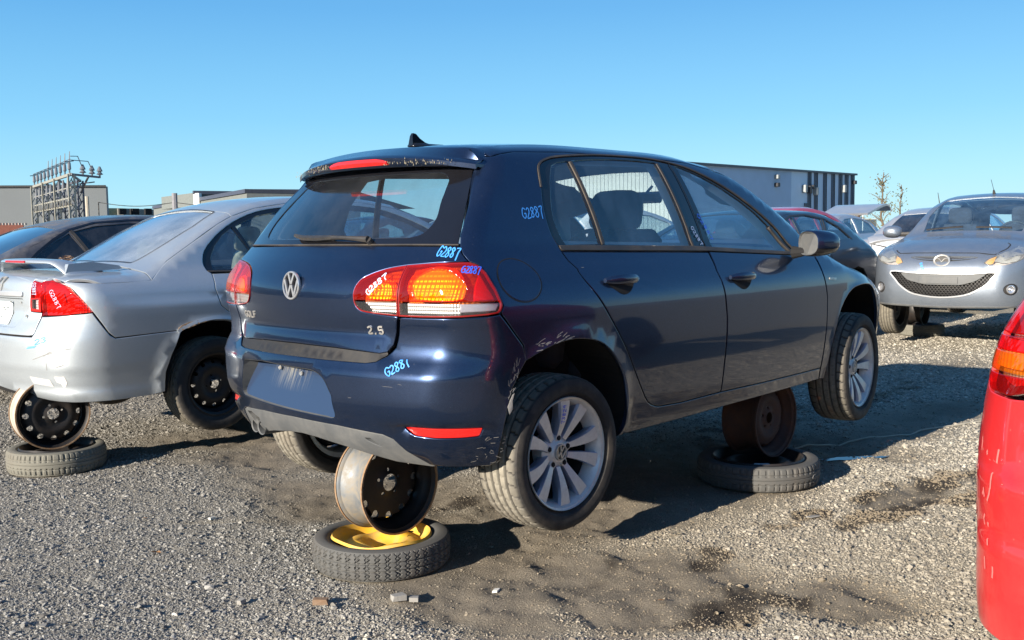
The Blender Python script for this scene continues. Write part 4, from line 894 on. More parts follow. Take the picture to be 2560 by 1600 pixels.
alloy_wheel((3.312, -.745, .272), .1, steer=.14); alloy_wheel((.743, .748, .190), .7, True); alloy_wheel((3.321, .748, .272), .2, True)
# ================================================================== the silver saloon on the left
def civ_extra(x, y, z, a, b, c):
    s = 1/(1+np.exp((z-.398)/.006)); k = .010*s*np.exp(-((x-.2)/.45)**2)
    a = a+k*.8; b = b+.010*s; l = 1/(1+np.exp((z-.300)/.006)); b = b-.012*l; a = a-.010*l*np.exp(-((x-.2)/.5)**2)
    a = a+.004*np.exp(-((z-(.80+.02*(x-1)))/.012)**2)
    return a, b, c
CB = Body(4.44,
 sec=([.10, .2, .3, .45, .6, .72, .80, .87, .93, .97, 1.05, 1.15, 1.25, 1.33, 1.5], [-.14, -.055, -.03, -.010, -.003, -.003, -.012, -.035, -.085, -.125, -.165, -.205, -.26, -.31, -.42]),
 plan=([0, .3, .7, 1.2, 2.0, 2.8, 3.3, 3.8, 4.2, 4.6], [.80, .835, .852, .857, .857, .855, .845, .80, .70, .5]),
 rear=([.1, .2, .28, .36, .45, .55, .62, .67, .72, .8, .88, .93, .97, 1.0, 1.4], [.20, .09, .03, .005, .0, .0, .015, .04, .065, .07, .08, .095, .13, .18, .9]),
 front=([.1, .2, .35, .5, .65, .75, .85], [.10, .05, .0, .0, .03, .10, .25]),
 H=([.05, .15, .3, .5, .62, .72, .9, 1.1, 1.3, 1.5, 1.75, 2.1, 2.5, 2.8, 3.1, 3.4, 3.55, 3.8, 4.1, 4.4], [.93, .955, .975, .985, .990, 1.03, 1.13, 1.24, 1.335, 1.395, 1.430, 1.444, 1.43, 1.37, 1.22, 1.02, .95, .90, .82, .6]),
 crown=([0, 1, 2.4, 3.2, 4.2], [.06, .10, .10, .10, .10]), rc=([.1, .3, .6, .75, .95, 1.1, 1.4], [.16, .16, .16, .12, .08, .05, .05]), rtop=.045, cr=.24, arches=((1.0, .30), (3.62, .30)), ar=.34, af=.014, extra=civ_extra)
civ = tag(empty('saloon_car', (-.15, 2.956, GZ-.077)), 'silver saloon with a boot spoiler and a rusty wheel arch, left of the blue hatchback', 'car')
def cp(*a, **k): return panel(CB, *a, **k)
PS = M['silver']
ex = [.14, .2, .35, .5, .65, .8, 1.0, 1.2, 1.31, 1.5, 1.8, 2.1, 2.4, 2.7, 2.85, 3.0, 3.2, 3.4, 3.5, 3.7, 3.85]
EC = dict(zip(ex, CB.edge('S', ex, .70)))
cz = lambda a, b: [(x, float(EC[x][2])) for x in ex if a <= x <= b]; cy = lambda a, b: [(x, float(EC[x][1])) for x in ex if a <= x <= b]
sym = lambda e: e+[(x, -y) for x, y in e[::-1]]
cp('roof', [(1.31, -.36), (1.335, 0), (1.31, .36)][::-1][:0]+sym(cy(1.31, 2.7)), PS, civ, 'T', step=.08, gap=.001, off=-.001)
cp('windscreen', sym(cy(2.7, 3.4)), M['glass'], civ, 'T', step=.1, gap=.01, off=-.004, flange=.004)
cp('bonnet', sym(cy(3.5, 3.85)+[(4.1, -.3)]), PS, civ, 'T', step=.1, gap=.003, off=-.001)
RW = rnd([(.70, -.425), (.87, -.445), (1.10, -.445), (1.30, -.385), (1.325, 0), (1.30, .45), (1.10, .56), (.87, .58), (.72, .56), (.675, .05)], .03, 3, idx=(0, 3, 5, 8))
e1 = cy(.65, 1.31)
cp('window_pillar', e1+[(x, -y) for x, y in e1[::-1]], PS, civ, 'T', holes=[RW], step=.07, gap=.001, off=-.001)
cp('rear_window', RW, M['glassd'], civ, 'T', step=.07, gap=-.004, off=-.007, flange=0, bevel=0)
strokes(CB, 'window_seal', [RW+[RW[0]]], .012, M['trim'], civ, 'T', off=.0015)
cp('boot_lid', sym([(.12, -.47), (.20, -.505), (.35, -.49), (.53, -.455), (.64, -.425)]), PS, civ, 'T', step=.07, gap=.003, off=-.001)
for q in (1, -1): cp('wing_top', [(x, y*q) for x, y in [(.185, -.51), (.35, -.495), (.53, -.460), (.64, -.430)]+cy(.2, .65)[::-1]], PS, civ, 'T', step=.07, gap=.0015, off=-.0015)
lid = [(0, .608), (.45, .608), (.485, .612), (.494, .63), (.490, .738), (.384, .742), (.380, .90), (.385, .925), (.484, .915), (.49, .935), (.25, .945), (0, .948)]
hs = lambda P: P+[(-a, b) for a, b in P[::-1] if abs(a) > 1e-6]
PLH = rnd([(-.30, .812), (.312, .812), (.312, .70), (.285, .652), (-.28, .652), (-.30, .70)], .02, 3)
cp('boot_lid', hs(lid), PS, civ, 'W', holes=[PLH], step=.05, gap=.002)
cp('plate_recess', PLH, PS, civ, 'W', step=.06, gap=-.006, off=-.018, flange=0, bevel=0)
cp('blank_plate', rnd([(-.15, .79), (.155, .79), (.155, .66), (-.15, .66)], .01, 2), M['white'], civ, 'W', step=.06, off=-.012, flange=.002)
for a, b in ((.045, .755), (.062, .742), (.10, .757), (.15, .79), (.28, .79), (.03, .70)): 
    X, N = CB.surf('W', [(a, b)], -.008); mb = MB(); mb.tube([X[0], X[0]+N[0]*.006], .006, 8); mb.build('plate_clip', M['badge'], civ)
cp('chrome_strip', rnd([(-.31, .856), (.31, .856), (.31, .826), (-.31, .824)], .01, 3), M['lightsil'], civ, 'W', step=.05, off=.012, flange=.02, bevel=.006)
X, N = CB.surf('W', [(.362, .712)], .001); mb = MB(); mb.lathe([(0, 0), (.011, 0), (.012, -.003)], 14, 'y'); k_ = mb.build('lock_barrel', M['badge'], civ); k_.location = X[0]+N[0]*.002; k_.rotation_euler = (0, 0, -math.pi/2)
strokes(CB, 'emblem', [[(-.030, .925), (-.022, .868)], [(.030, .925), (.022, .868)], [(-.02, .892), (.02, .892)], [(-.036, .935), (.036, .935), (.030, .860), (-.030, .860), (-.036, .935)]], .009, M['badge'], civ, 'W', off=.001, rise=.005)
LA = [(.388, .922), (.484, .911), (.488, .742), (.388, .746)]
LBp = rnd(w3([(.152, -.474, .918), (.186, -.549, .926), (.193, -.673, .896), (.231, -.762, .822), (.281, -.804, .745), (.21, -.66, .728), (.126, -.504, .722)]), .01, 3, idx=(0, 4, 6))
for mir in (False, True):
    l1 = cp('tail_lamp', LA, M['housing'], civ, 'W', step=.05, off=-.02, flange=0, bevel=0, mirror=mir)
    cp('lens', clip_z(LA, .820, True), M['redlens2'], l1, 'W', step=.04, off=.003, gap=.001, flange=.01, mirror=mir); cp('lens', [(.400, .815), (.470, .817), (.470, .755), (.400, .757)], M['clearlens'], l1, 'W', step=.04, off=.004, mirror=mir)
    cp('lamp_rim', clip_z(LA, .820, False), M['reflred'], l1, 'W', holes=[[(.402, .813), (.468, .815), (.468, .757), (.402, .759)]], step=.04, off=.003, flange=.01, bevel=0, mirror=mir)
    l2 = cp('tail_lamp', LBp, M['housing'], civ, 'W', step=.05, off=-.022, flange=0, bevel=0, mirror=mir)
    cp('lens', LBp, M['redlens2'], l2, 'W', step=.035, off=.003, gap=.001, flange=.012, mirror=mir)
    cp('amber_reflector', [(.57, .86), (.66, .85), (.68, .80), (.60, .80)], M['bowla'], l2, 'W', step=.03, off=-.012, flange=0, bevel=0, mirror=mir)
CAR = [(.788, .608), (.90, .642), (.99, .655), (1.09, .648), (1.18, .618), (1.27, .555), (1.325, .46), (1.345, .36), (1.34, .25)]
cb = [(0, .290), (.16, .276), (.32, .262), (.54, .236), (.71, .230), (1.0, .232), (1.21, .236), (1.293, .250), (1.296, .367), (1.33, .468), (1.393, .606), (.960, .590), (.930, .612), (.843, .740), (.80, .735), (.55, .718), (.498, .716), (.497, .625), (.485, .603), (.40, .601), (0, .602)]
bc = cp('rear_bumper', hs(cb), PS, civ, 'W', step=.045, gap=.0016)
CD = sm([(1.027, .953), (1.022, 1.003), (1.052, 1.074), (1.149, 1.162), (1.304, 1.250), (1.503, 1.318), (1.75, 1.352), (2.1, 1.372), (2.5, 1.35), (2.8, 1.26), (3.05, 1.13), (3.28, .94)], 3)+[(3.28, .905), (1.281, .938)]
G1 = [(1.075, .960), (1.085, 1.03), (1.13, 1.10), (1.20, 1.165), (1.285, 1.215), (1.37, 1.06), (1.40, .957)]
G2 = [(1.42, .957), (1.395, 1.055), (1.315, 1.225), (1.50, 1.292), (1.75, 1.330), (2.05, 1.345), (2.12, .94)]
G3 = [(2.20, .938), (2.13, 1.345), (2.48, 1.325), (2.78, 1.235), (3.0, 1.12), (3.18, .95), (3.18, .915)]
cp('window_surround', CD, M['blackp'], civ, 'S', holes=[G1, G2, G3], step=.07, gap=.001, off=-.004, both=True)
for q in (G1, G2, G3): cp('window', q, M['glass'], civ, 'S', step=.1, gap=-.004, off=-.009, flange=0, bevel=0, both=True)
strokes(CB, 'window_seal', [[(1.03, .948), (1.4, .941), (3.25, .905)]], .010, M['trimlite'], civ, 'S', off=.001, rise=.002)
rd = [(1.048, .934), (1.030, .841), (1.055, .740), (1.10, .702), (1.19, .668), (1.28, .60), (1.36, .48), (1.40, .28)]
FA2 = [(3.28, .25), (3.30, .40), (3.38, .55), (3.50, .64), (3.62, .665), (3.74, .64), (3.86, .55), (3.93, .42)]
qp = [(.393, .594), (.357, .627), (.284, .748), (.236, .826), (.200, .897), (.19, .930)]+cz(.2, 3.85)+[(3.95, .55)]+FA2[::-1]+[(2.16, .24), (2.16, .930), (3.28, .905)]+CD[::-1][2:]+rd+[(1.352, .262)]+CAR[::-1]
cp('body_side', qp, PS, civ, 'S', step=.05, gap=.0016, both=True)
cp('door', rd+[(2.13, .26), (2.15, .45), (2.15, .932)], PS, civ, 'S', step=.06, gap=.003, both=True)
cp('front_bumper', [(-1.0, .22), (1.0, .22), (1.05, .50), (.95, .82), (-.95, .82), (-1.05, .5)], PS, civ, 'V', step=.09)
for mir in (False, True):
    X, N = CB.surf('S', [(1.12+.2*t, .822) for t in np.linspace(0, 1, 7)], [.012, .03, .036, .038, .036, .03, .012]); X = X*np.array([1, -1 if mir else 1, 1]); mb = MB(); mb.tube(list(X), [.012, .020, .021, .021, .021, .02, .012], 10); mb.build('door_handle', PS, civ)
for A, c in ((CAR, (1.03, .30)), (FA2, (3.62, .30))):
    X, N = CB.surf('S', sm([(.700, .24), (.712, .36), (.74, .47)]+A if A is CAR else A, 2))
    for sg in (1, -1):
        v = []; n = len(X)
        for p in X:
            r = np.array([p[0]-c[0], 0, p[2]-c[1]]); r /= np.linalg.norm(r); v += [tuple(p+np.array([0, .004, 0])), tuple(p+r*.012+np.array([0, .03, 0])), tuple(p+r*.03+np.array([0, .30, 0])), (c[0], -.5, p[2]*.5+.2)]
        if sg < 0: v = [(x, -y, z) for x, y, z in v]
        meshobj('wheel_arch_liner', v, [(4*i+k, 4*i+4+k, 4*i+5+k, 4*i+1+k) for i in range(n-1) for k in range(3)], M['gap'], civ, False)
# boot spoiler
V = []; F = []; ys = np.linspace(-.53, .53, 33); q = 10
for y in ys:
    u = abs(y)/.53; foot = max(0, (u-.72)/.28)**1.6; x0 = .17+.10*u*u; x1 = .40+.20*foot-.02*u; zt = 1.036-.072*foot-.012*u*u; th = .024-.010*u
    V += [(x0, y, zt-.004), (x0+.02, y, zt+.004), ((x0+x1)/2, y, zt+.006), (x1-.03, y, zt-.006-.01*foot), (x1, y, zt-.020-.012*foot), (x1-.02, y, zt-.030-.015*foot), ((x0+x1)/2, y, zt-th), (x0+.04, y, zt-th-.004), (x0+.01, y, zt-th), (x0-.004, y, zt-.014)]
for k in range(len(ys)-1): F += [(k*q+i, k*q+(i+1) % q, (k+1)*q+(i+1) % q, (k+1)*q+i) for i in range(q)]
F += [tuple(range(q))[::-1], tuple((len(ys)-1)*q+i for i in range(q))]
wg = meshobj('boot_spoiler', V, F, PS, civ, True, 60)
for sg in (-1, 1):
    mb = MB(); mb.add([(x, sg*(.505+d), z) for x, z in ((.26, .955), (.60, .975), (.58, .995), (.42, 1.02), (.28, 1.01)) for d in (-.03, .012)], [(0, 2, 3, 1), (2, 4, 5, 3), (4, 6, 7, 5), (6, 8, 9, 7), (8, 0, 1, 9), (0, 8, 6, 4, 2), (1, 3, 5, 7, 9)]); mb.build('spoiler_foot', PS, wg, smooth=False)
mb = MB(); mb.box((.172, 0, 1.024), (.014, .30, .013), bev=.004); mb.build('brake_light', M['reflred'], wg)
# clutter: leaves on the rear window sill, rust, scuffs, numbers, tape
mb = MB()
for i in range(60):
    y = random.gauss(.47, .05); x = random.gauss(.665, .012); z = 1.0+random.uniform(.0, .045); s_ = random.uniform(.006, .018); a = random.uniform(0, 6); mb.add([(x+s_*math.cos(a+k), y+s_*math.sin(a+k), z+random.uniform(-.006, .006)) for k in (0, 1.6, 3.1, 4.5)], [(0, 1, 2, 3)])
tag(mb.build('dead_leaves', mat('dead_leaves', (.30, .19, .12), .9, var=.5, vscale=60), civ, smooth=False), kind='stuff')
rust = [(.760, .606), (.782, .632), (.83, .650), (.90, .662), (.955, .668), (.945, .650), (.90, .640), (.84, .622), (.80, .610)]
cp('rust_patch', rnd(rust, .01, 2), M['rust'], civ, 'S', step=.012, off=lambda C: .003+.006*RNG.random(len(C)), flange=.004, bevel=0)
strokes(CB, 'arch_lip', [sm([(.765, .600), (.80, .622), (.90, .655), (1.0, .668), (1.1, .660), (1.19, .630), (1.28, .568)], 3)], .020, PS, civ, 'S', off=.002, rise=.006)
for P_w, h, m_, pr in (((( .400, .905), (.415, .835)), .030, 'markw', 'W'), (((.560, .86), (.64, .758)), .028, 'markw', 'W')):
    strokes(CB, 'painted_number', word('G2887', P_w[0], P_w[1], h, .1), .0024, M[m_], civ, pr, off=.0045)
strokes(CB, 'painted_number', word('23', (.52, .560), (.61, .585), .028, .1)+[[(.46, .545), (.53, .553)], [(.45, .537), (.52, .546)]], .004, M['mark'], civ, 'W')
strokes(CB, 'scrape', [[(.58, .50), (.63, .525), (.66, .53)], [(.50, .475), (.60, .51), (.64, .518)], [(.60, .42), (.598, .46)], [(.66, .44), (.70, .452)], [(.68, .535), (.74, .545)]], .004, M['scratch'], civ, 'W', off=.0008)
cp('scuff', [(.635, .385), (.69, .388), (.70, .35), (.68, .31), (.665, .345), (.645, .352)], mat('bare_plastic_scuff', (.62, .60, .58), .6), civ, 'W', step=.02, off=.0015, flange=0, bevel=0)
cp('clear_tape', [(.44, .375), (.60, .365), (.62, .325), (.46, .335)], mat('grey_tape', (.50, .50, .49), .35, coat=.3), civ, 'W', step=.04, off=.0012, flange=0, bevel=0)
# inside and under
mb = MB(); mb.box((2.2, 0, .30), (3.2, 1.15, .10)); mb.box((.55, 0, .40), (.5, 1.1, .25)); mb.tube([(1.03, -.7, .25), (1.03, .7, .25)], .03); mb.tube([(3.62, -.7, .3), (3.62, .7, .3)], .03); mb.build('underbody', M['gap'], civ)
cp('inner_side_wall', [(.40, .90), (2.1, .90), (2.1, .29), (1.38, .29), (1.30, .62), (1.03, .72), (.76, .66), (.42, .62)], M['gap'], civ, 'S', step=.1, off=-.022, flange=0, bevel=0, both=True)
cp('inner_rear_wall', [(-.9, .24), (.9, .24), (.9, .70), (-.9, .70)], M['gap'], civ, 'W', step=.1, off=-.03, flange=0, bevel=0)
cp('headliner', [(1.35, .42), (1.35, -.42), (2.6, -.45), (2.6, .45)], M['beige'], civ, 'T', step=.15, off=-.04, flange=0, bevel=0)
mb = MB(); mb.box((.95, 0, .93), (.62, 1.25, .02)); mb.build('parcel_shelf', M['dash'], civ)
for sy in (-.33, .33): headrest(1.18, sy, 1.06, .27, .19, .09, M['beige'], civ)
for sy in (-.36, .36):
    mb = MB(); mb.box((1.98, sy, .78), (.13, .46, .58), Matrix.Rotation(.20, 3, 'Y'), bev=.05); st = mb.build('seat', M['beige'], civ, angle=60); headrest(1.98, sy, 1.14, .28, .19, .11, M['seat'] if sy < 0 else M['beige'], st)
# its steel wheels
TYC = tyre_mesh('old_tyre', .292, .192, .19, 220, 'road', .007, TY_OLD)
_rh = steel_rim('rim', None, R=.196, Wd=.15, nh=12, rh=.140, hr=.0125, lug=4, mats=[M['steelb'], M['steelb'], M['steelb']]); RIMC = _rh.data; bpy.data.objects.remove(_rh)
def steel_wheel(parent, loc, mirror=False, spin=0, sc=1):
    w = bpy.data.objects.new('wheel', TYC); COL.objects.link(w); w.parent = parent; w.location = loc; w.rotation_euler = (0, spin, math.pi if mirror else 0); w.scale = (sc,)*3
    r = bpy.data.objects.new('rim', RIMC); COL.objects.link(r); r.parent = w; return w
steel_wheel(civ, (1.035, -.735, .255)); steel_wheel(civ, (3.62, -.735, .23)); steel_wheel(civ, (1.035, .735, .255), True); steel_wheel(civ, (3.62, .735, .23), True)

# ================================================================== generic builder for the rest of the yard's cars
def arc(cx, cz, r, zb, n=9):
    a0 = math.asin(min(1, max(-1, (zb-cz)/r))); return [(cx-r*math.cos(a), cz+r*math.sin(a)) for a in np.linspace(a0, math.pi-a0, n)]
def shell(B, par, pm, zb, wh, r, xm, wins=(), tops=(), fh=(), bh=(), step=.09, zs=.62, glassm='glass', nz=.78):
    """whole body skin in two halves plus top, with real window and wheel openings.  wh: wheel centre x's (near end, far end)"""
    for proj, cx in (('W', wh[0]), ('V', B.L-wh[1])):
        xmm = xm if proj == 'W' else B.L-xm; sm_ = xmm+SX; ss = np.concatenate([np.linspace(0, .5, 4), np.linspace(.6, 1.2, 7), np.linspace(1.35, sm_, 8)]); E_ = B.edge(proj, ss, zs, np.where(ss < .55, nz, .78) if proj == 'W' else .78)
        half_ = [(0, zb)]+[(.7, zb)]+[(a+SX, b) for a, b in arc(cx, .31, r, zb)]+[(sm_, zb)]+[(s_, float(e_[2])) for s_, e_ in zip(ss, E_)][::-1]
        H_ = [h for h in (bh if proj == 'W' else fh)]
        for (P, sd) in wins:
            xs_ = [p[0] for p in P]; c_ = sum(xs_)/len(xs_)
            if (c_ < xm) == (proj == 'W'):
                q = [((x if proj == 'W' else B.L-x)+SX, z) for x, z in P]; H_ += [q, [(-a, b) for a, b in q]]
        panel(B, 'body', hs(half_), pm, par, proj, holes=H_, step=step, gap=0, bevel=0, flange=.02)
        if proj == 'W': top = [(float(e_[0]), float(e_[1])) for e_ in E_]
        else: top += [(float(e_[0]), float(e_[1])) for e_ in E_][::-1]
    top = [top[0]]+[p for p in top[1:] if abs(p[1]) > .02 or True]
    pts_ = [p for p in top]; poly_ = pts_+[(x, -y) for x, y in pts_[::-1] if abs(y) > 1e-3]
    panel(B, 'roof', poly_, pm, par, 'T', holes=[h for h in tops], step=step, gap=.001, off=-.001, bevel=0, flange=.01)
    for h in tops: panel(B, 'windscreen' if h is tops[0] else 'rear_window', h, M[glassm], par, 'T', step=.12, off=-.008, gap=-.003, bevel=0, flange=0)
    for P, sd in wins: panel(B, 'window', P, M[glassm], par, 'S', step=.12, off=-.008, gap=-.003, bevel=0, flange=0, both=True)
    mb = MB(); mb.box((B.L/2, 0, .32), (B.L*.72, 1.1, .12)); mb.box((B.L*.5, 0, .60), (B.L*.36, 1.25, .45)); mb.build('cabin_floor', M['gap'], par)
    for cx in wh:
        for sg in (-1, 1):
            a_ = arc(cx, .31, r-.005, zb, 12); v = [(x, sg*.80, z) for x, z in a_]+[(x, sg*.45, z) for x, z in a_]; n = len(a_); meshobj('wheel_arch_liner', v, [(i, i+1, n+i+1, n+i) for i in range(n-1)]+[tuple(range(n, 2*n))], M['gap'], par, False)
def gsec(w=0): return ([.10, .2, .3, .45, .6, .75, .82, .87, .93, .97, 1.05, 1.15, 1.25, 1.33, 1.5], [-.14, -.055, -.03, -.010, -.003, -.004, -.012, -.03, -.07, -.10, -.14, -.19, -.25, -.30, -.42])
def gbody(L, hw, H, kind='sedan'):
    return Body(L, sec=gsec(), plan=([0, .3, .8, 1.4, L-1.5, L-.8, L-.3, L], [hw-.10, hw-.03, hw-.005, hw, hw, hw-.01, hw-.06, hw-.16]),
      rear=([.1, .2, .3, .45, .6, .68, .75, .85, .93, 1.0, 1.4], [.18, .09, .02, .0, .01, .04, .06, .08, .11, .18, .6]), front=([.1, .2, .35, .5, .65, .75, .85], [.10, .05, .0, .0, .03, .10, .25]),
      H=H, crown=([0, L], [.09, .09]), rc=([.1, .6, .9, 1.4], [.17, .15, .10, .06]), rtop=.05)
SED = ([.05, .3, .62, .75, .95, 1.3, 1.6, 2.0, 2.4, 2.75, 3.1, 3.4, 3.6, 3.9, 4.2, 4.45], [.90, .975, .99, 1.03, 1.15, 1.32, 1.40, 1.44, 1.43, 1.37, 1.20, 1.02, .95, .90, .80, .60])
def rows(L, S, f): return ([x/4.45*L for x in S[0]], [z*f for z in S[1]])
def rev(L, S): return ([L-x for x in S[0]][::-1], list(S[1])[::-1])
def simple_car(name, label, loc, yaw, pm, L=4.45, hw=.87, f=1.0, facing=1, S=SED, wins=None, tops=None, glassm='glass', group=None, step=.10, cat='car', wheels=True):
    """facing=1: its tail is at the origin end; -1: its nose is"""
    H = rows(L, S, f)
    if facing < 0: H = rev(L, H)
    B = gbody(L, hw, H); par = tag(empty(name, loc, yaw), label, cat, group); k = L/4.45
    wr = (1.0*k, 3.62*k) if facing > 0 else (.83*k, 3.45*k)
    W_ = wins or [([(1.12, .965), (1.30, 1.20), (1.62, 1.30), (2.05, 1.335), (2.10, .95)], 1), ([(2.18, .95), (2.14, 1.335), (2.5, 1.31), (2.8, 1.22), (3.12, .98)], 1)]
    W_ = [([(x*k if facing > 0 else L-x*k, .965+(z-.965)*((1.335*f-.965)/.37)) for x, z in P], s_) for P, s_ in W_]
    T_ = tops or ([(2.72, -.46), (3.32, -.56), (3.36, 0), (3.32, .56), (2.72, .46), (2.70, 0)], [(.80, -.53), (1.32, -.44), (1.34, 0), (1.32, .44), (.80, .53), (.76, 0)])
    T_ = [[(x*k if facing > 0 else L-x*k, y) for x, y in P] for P in T_]
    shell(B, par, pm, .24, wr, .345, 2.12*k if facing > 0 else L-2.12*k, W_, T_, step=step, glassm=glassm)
    if wheels:
        for x in wr:
            for sg in (-1, 1): steel_wheel(par, (x, sg*(hw-.115), .27), sg > 0)
    for sy in (-.36, .36):
        x0 = 1.95*k if facing > 0 else L-1.95*k; mb = MB(); mb.box((x0, sy, .82), (.13, .46, .5), Matrix.Rotation(.2*facing, 3, 'Y'), bev=.05); st = mb.build('seat', M['seat'], par, angle=60); headrest(x0, sy, 1.13*f, .27, .19, .10, None, st)
    return par, B

# dark saloon beyond the silver one
DKS = ([.05, .3, .55, .70, .95, 1.3, 1.6, 2.0, 2.4, 2.75, 3.1, 3.4, 3.6, 3.9, 4.2, 4.45], [.93, 1.0, 1.03, 1.08, 1.20, 1.34, 1.40, 1.425, 1.40, 1.33, 1.18, 1.02, .95, .90, .80, .60])
dw = [([(.90, .985), (1.00, 1.07), (1.14, 1.17), (1.27, 1.245), (1.42, .975)], 1), ([(1.46, .975), (1.31, 1.262), (1.5, 1.31), (1.8, 1.335), (2.12, 1.335), (2.17, .965)], 1), ([(2.24, .965), (2.20, 1.33), (2.5, 1.31), (2.8, 1.22), (3.15, .98)], 1)]
dk, DB = simple_car('saloon_car', 'dusty dark grey saloon with black tinted windows, farthest left behind the silver one', (-.03, 5.92, GZ-.10), 0, M['darkgrey'], 4.65, .875, .985, 1, DKS, dw, ([(2.72, -.46), (3.32, -.56), (3.36, 0), (3.32, .56), (2.72, .46), (2.70, 0)], [(.60, -.56), (1.22, -.50), (1.25, 0), (1.22, .50), (.60, .56), (.55, 0)]), 'tint', step=.07)
k = 4.65/4.45
strokes(DB, 'window_trim', [[(.87*k, .970), (.985*k, 1.075), (1.13*k, 1.180), (1.28*k, 1.262), (1.5*k, 1.322), (1.8*k, 1.345), (2.2*k, 1.345)], [(.87*k, .968), (2.2*k, .955)]], .022, M['blackp'], dk, 'S', off=.001, rise=.003, step=.05)
strokes(DB, 'window_bar', [[(1.44*k, .975), (1.29*k, 1.255)]], .03, M['trimlite'], dk, 'S', off=.002, rise=.004, step=.05)

# ================================================================== the grey-blue hatchback facing us
ZB = Body(3.92,
 sec=([.1, .18, .25, .45, .65, .8, .88, .95, 1.0, 1.1, 1.2, 1.35, 1.45, 1.6], [-.12, -.05, -.02, 0, -.004, -.02, -.045, -.09, -.115, -.15, -.185, -.25, -.32, -.45]),
 plan=([0, .3, .7, 1.2, 3.0, 3.5, 3.9], [.72, .80, .835, .847, .847, .81, .7]),
 rear=([.1, .18, .25, .35, .45, .55, .62, .68, .72, .78, .85, .95], [.22, .08, .035, .005, .0, .01, .025, .045, .07, .14, .27, .5]),
 front=([.1, .2, .35, .6, .8, .95, 1.1, 1.3, 1.45], [.12, .05, .0, .02, .04, .08, .14, .25, .35]),
 H=([.1, .2, .4, .7, .95, 1.05, 1.4, 1.7, 2.0, 2.3, 2.9, 3.3, 3.6, 3.8, 3.95], [.735, .79, .865, .935, .975, 1.0, 1.20, 1.355, 1.44, 1.472, 1.45, 1.38, 1.28, 1.1, .8]),
 crown=([0, .8, 1.5, 3.9], [.09, .10, .10, .10]), rc=([.1, .3, .7, 1, 1.5], [.18, .2, .16, .07, .05]), rtop=.05, cr=.24)
mz = tag(empty('hatchback_car', (8.599, .815, GZ+.019), math.radians(4.97)), 'grey-blue small hatchback facing the camera at the right with clouded headlamps', 'car')
LG = sm([(-.535, .590), (-.30, .580), (0, .574), (.30, .576), (.525, .588), (.500, .52), (.455, .460), (.38, .405), (.246, .345), (0, .318), (-.264, .348), (-.40, .420), (-.48, .50)], 3, True)
UG = sm([(-.345, .745), (-.13, .752), (0, .754), (.13, .752), (.345, .745), (.27, .718), (.10, .700), (0, .698), (-.10, .700), (-.27, .718)], 3, True)
hl = [(.409, .680), (.428, .706), (.496, .755), (.60, .800), (.80, .838), (.93, .852), (.985, .825), (.90, .765), (.715, .690), (.60, .658), (.461, .658)]
hl = rnd(hl, .03, 3)
mirr = lambda P: [(-a, b) for a, b in P[::-1]]
FGm = [(.665+.072*math.cos(a), .408+.062*math.sin(a)) for a in np.linspace(0, 2*math.pi, 16, endpoint=False)]
mw = [([(1.28, 1.01), (1.62, 1.24), (1.80, 1.30), (1.95, 1.34), (2.02, .975)], 1), ([(2.10, .975), (2.04, 1.345), (2.4, 1.36), (2.85, 1.34), (2.95, 1.02)], 1)]
shell(ZB, mz, M['greyblue'], .215, (.70, 3.2), .33, 2.06, mw, [[(1.13, -.53), (1.10, 0), (1.13, .53), (1.45, .56), (1.86, .48), (1.90, 0), (1.86, -.48), (1.45, -.56)]], bh=[LG, UG, hl, mirr(hl), FGm, mirr(FGm)], fh=[rnd([(-.50, .98), (.50, .98), (.44, 1.27), (-.44, 1.27)], .06, 3)], step=.07, zs=.60, nz=.90)
mp_ = lambda *a, **k_: panel(ZB, *a, **k_)
mp_('lower_grille', LG, M['gap'], mz, 'W', step=.08, off=-.07, gap=-.01, flange=0, bevel=0)
rows_ = []; 
for j in range(13):
    z = .33+.021*j; pts = []
    for i in range(60):
        s_ = -.52+i*.0177; pts.append((s_, z+.0075*(1 if (i+j) % 2 else -1)))
    ok = inside(np.array(LG), np.array(pts)); cur = []
    for p, o_ in zip(pts, ok):
        if o_: cur.append(p)
        else:
            if len(cur) > 1: rows_.append(cur)
            cur = []
    if len(cur) > 1: rows_.append(cur)
strokes(ZB, 'grille_mesh', rows_, .006, M['trim'], mz, 'W', off=-.022, rise=.004, step=.05)
mp_('grille_slab', rnd([(-.44, .575), (0, .562), (.46, .572), (.345, .490), (.20, .450), (-.16, .452), (-.345, .495)], .04, 4), M['plastic'], mz, 'W', step=.06, off=-.008, flange=.03)
mp_('plate_holder', [(-.22, .540), (.18, .536), (.18, .462), (-.22, .466)], M['plastic'], mz, 'W', step=.08, off=-.003, flange=.003)
strokes(ZB, 'grille_frame', [LG+[LG[0]]], .016, M['lightsil'], mz, 'W', off=.001, rise=.006, step=.04)
mp_('upper_grille', UG, M['trim'], mz, 'W', step=.06, off=-.018, gap=-.004, flange=0, bevel=0)
strokes(ZB, 'grille_bar', [sm([(-.31, .735), (-.18, .722), (-.09, .722)], 4), sm([(.31, .735), (.18, .722), (.09, .722)], 4)], .012, M['greyblue'], mz, 'W', off=-.006, rise=.008, step=.04)
X, N = ZB.surf('W', [(0, .705)]); c = X[0]+N[0]*.004
mb = MB(); n = 32; ax = Vector((-1, 0, .35)).normalized(); rt = Vector((0, 1, 0)); up = ax.cross(rt)*-1 if ax.cross(rt).z < 0 else ax.cross(rt)
def el(rx, ry, d): return [Vector(c)+rt*rx*math.cos(a)+up*ry*math.sin(a)+ax*d for a in [2*math.pi*k/n for k in range(n)]]
rs = [el(.088, .068, -.01), el(.088, .068, .010), el(.080, .060, .014), el(.068, .050, .010), el(.066, .048, 0)]
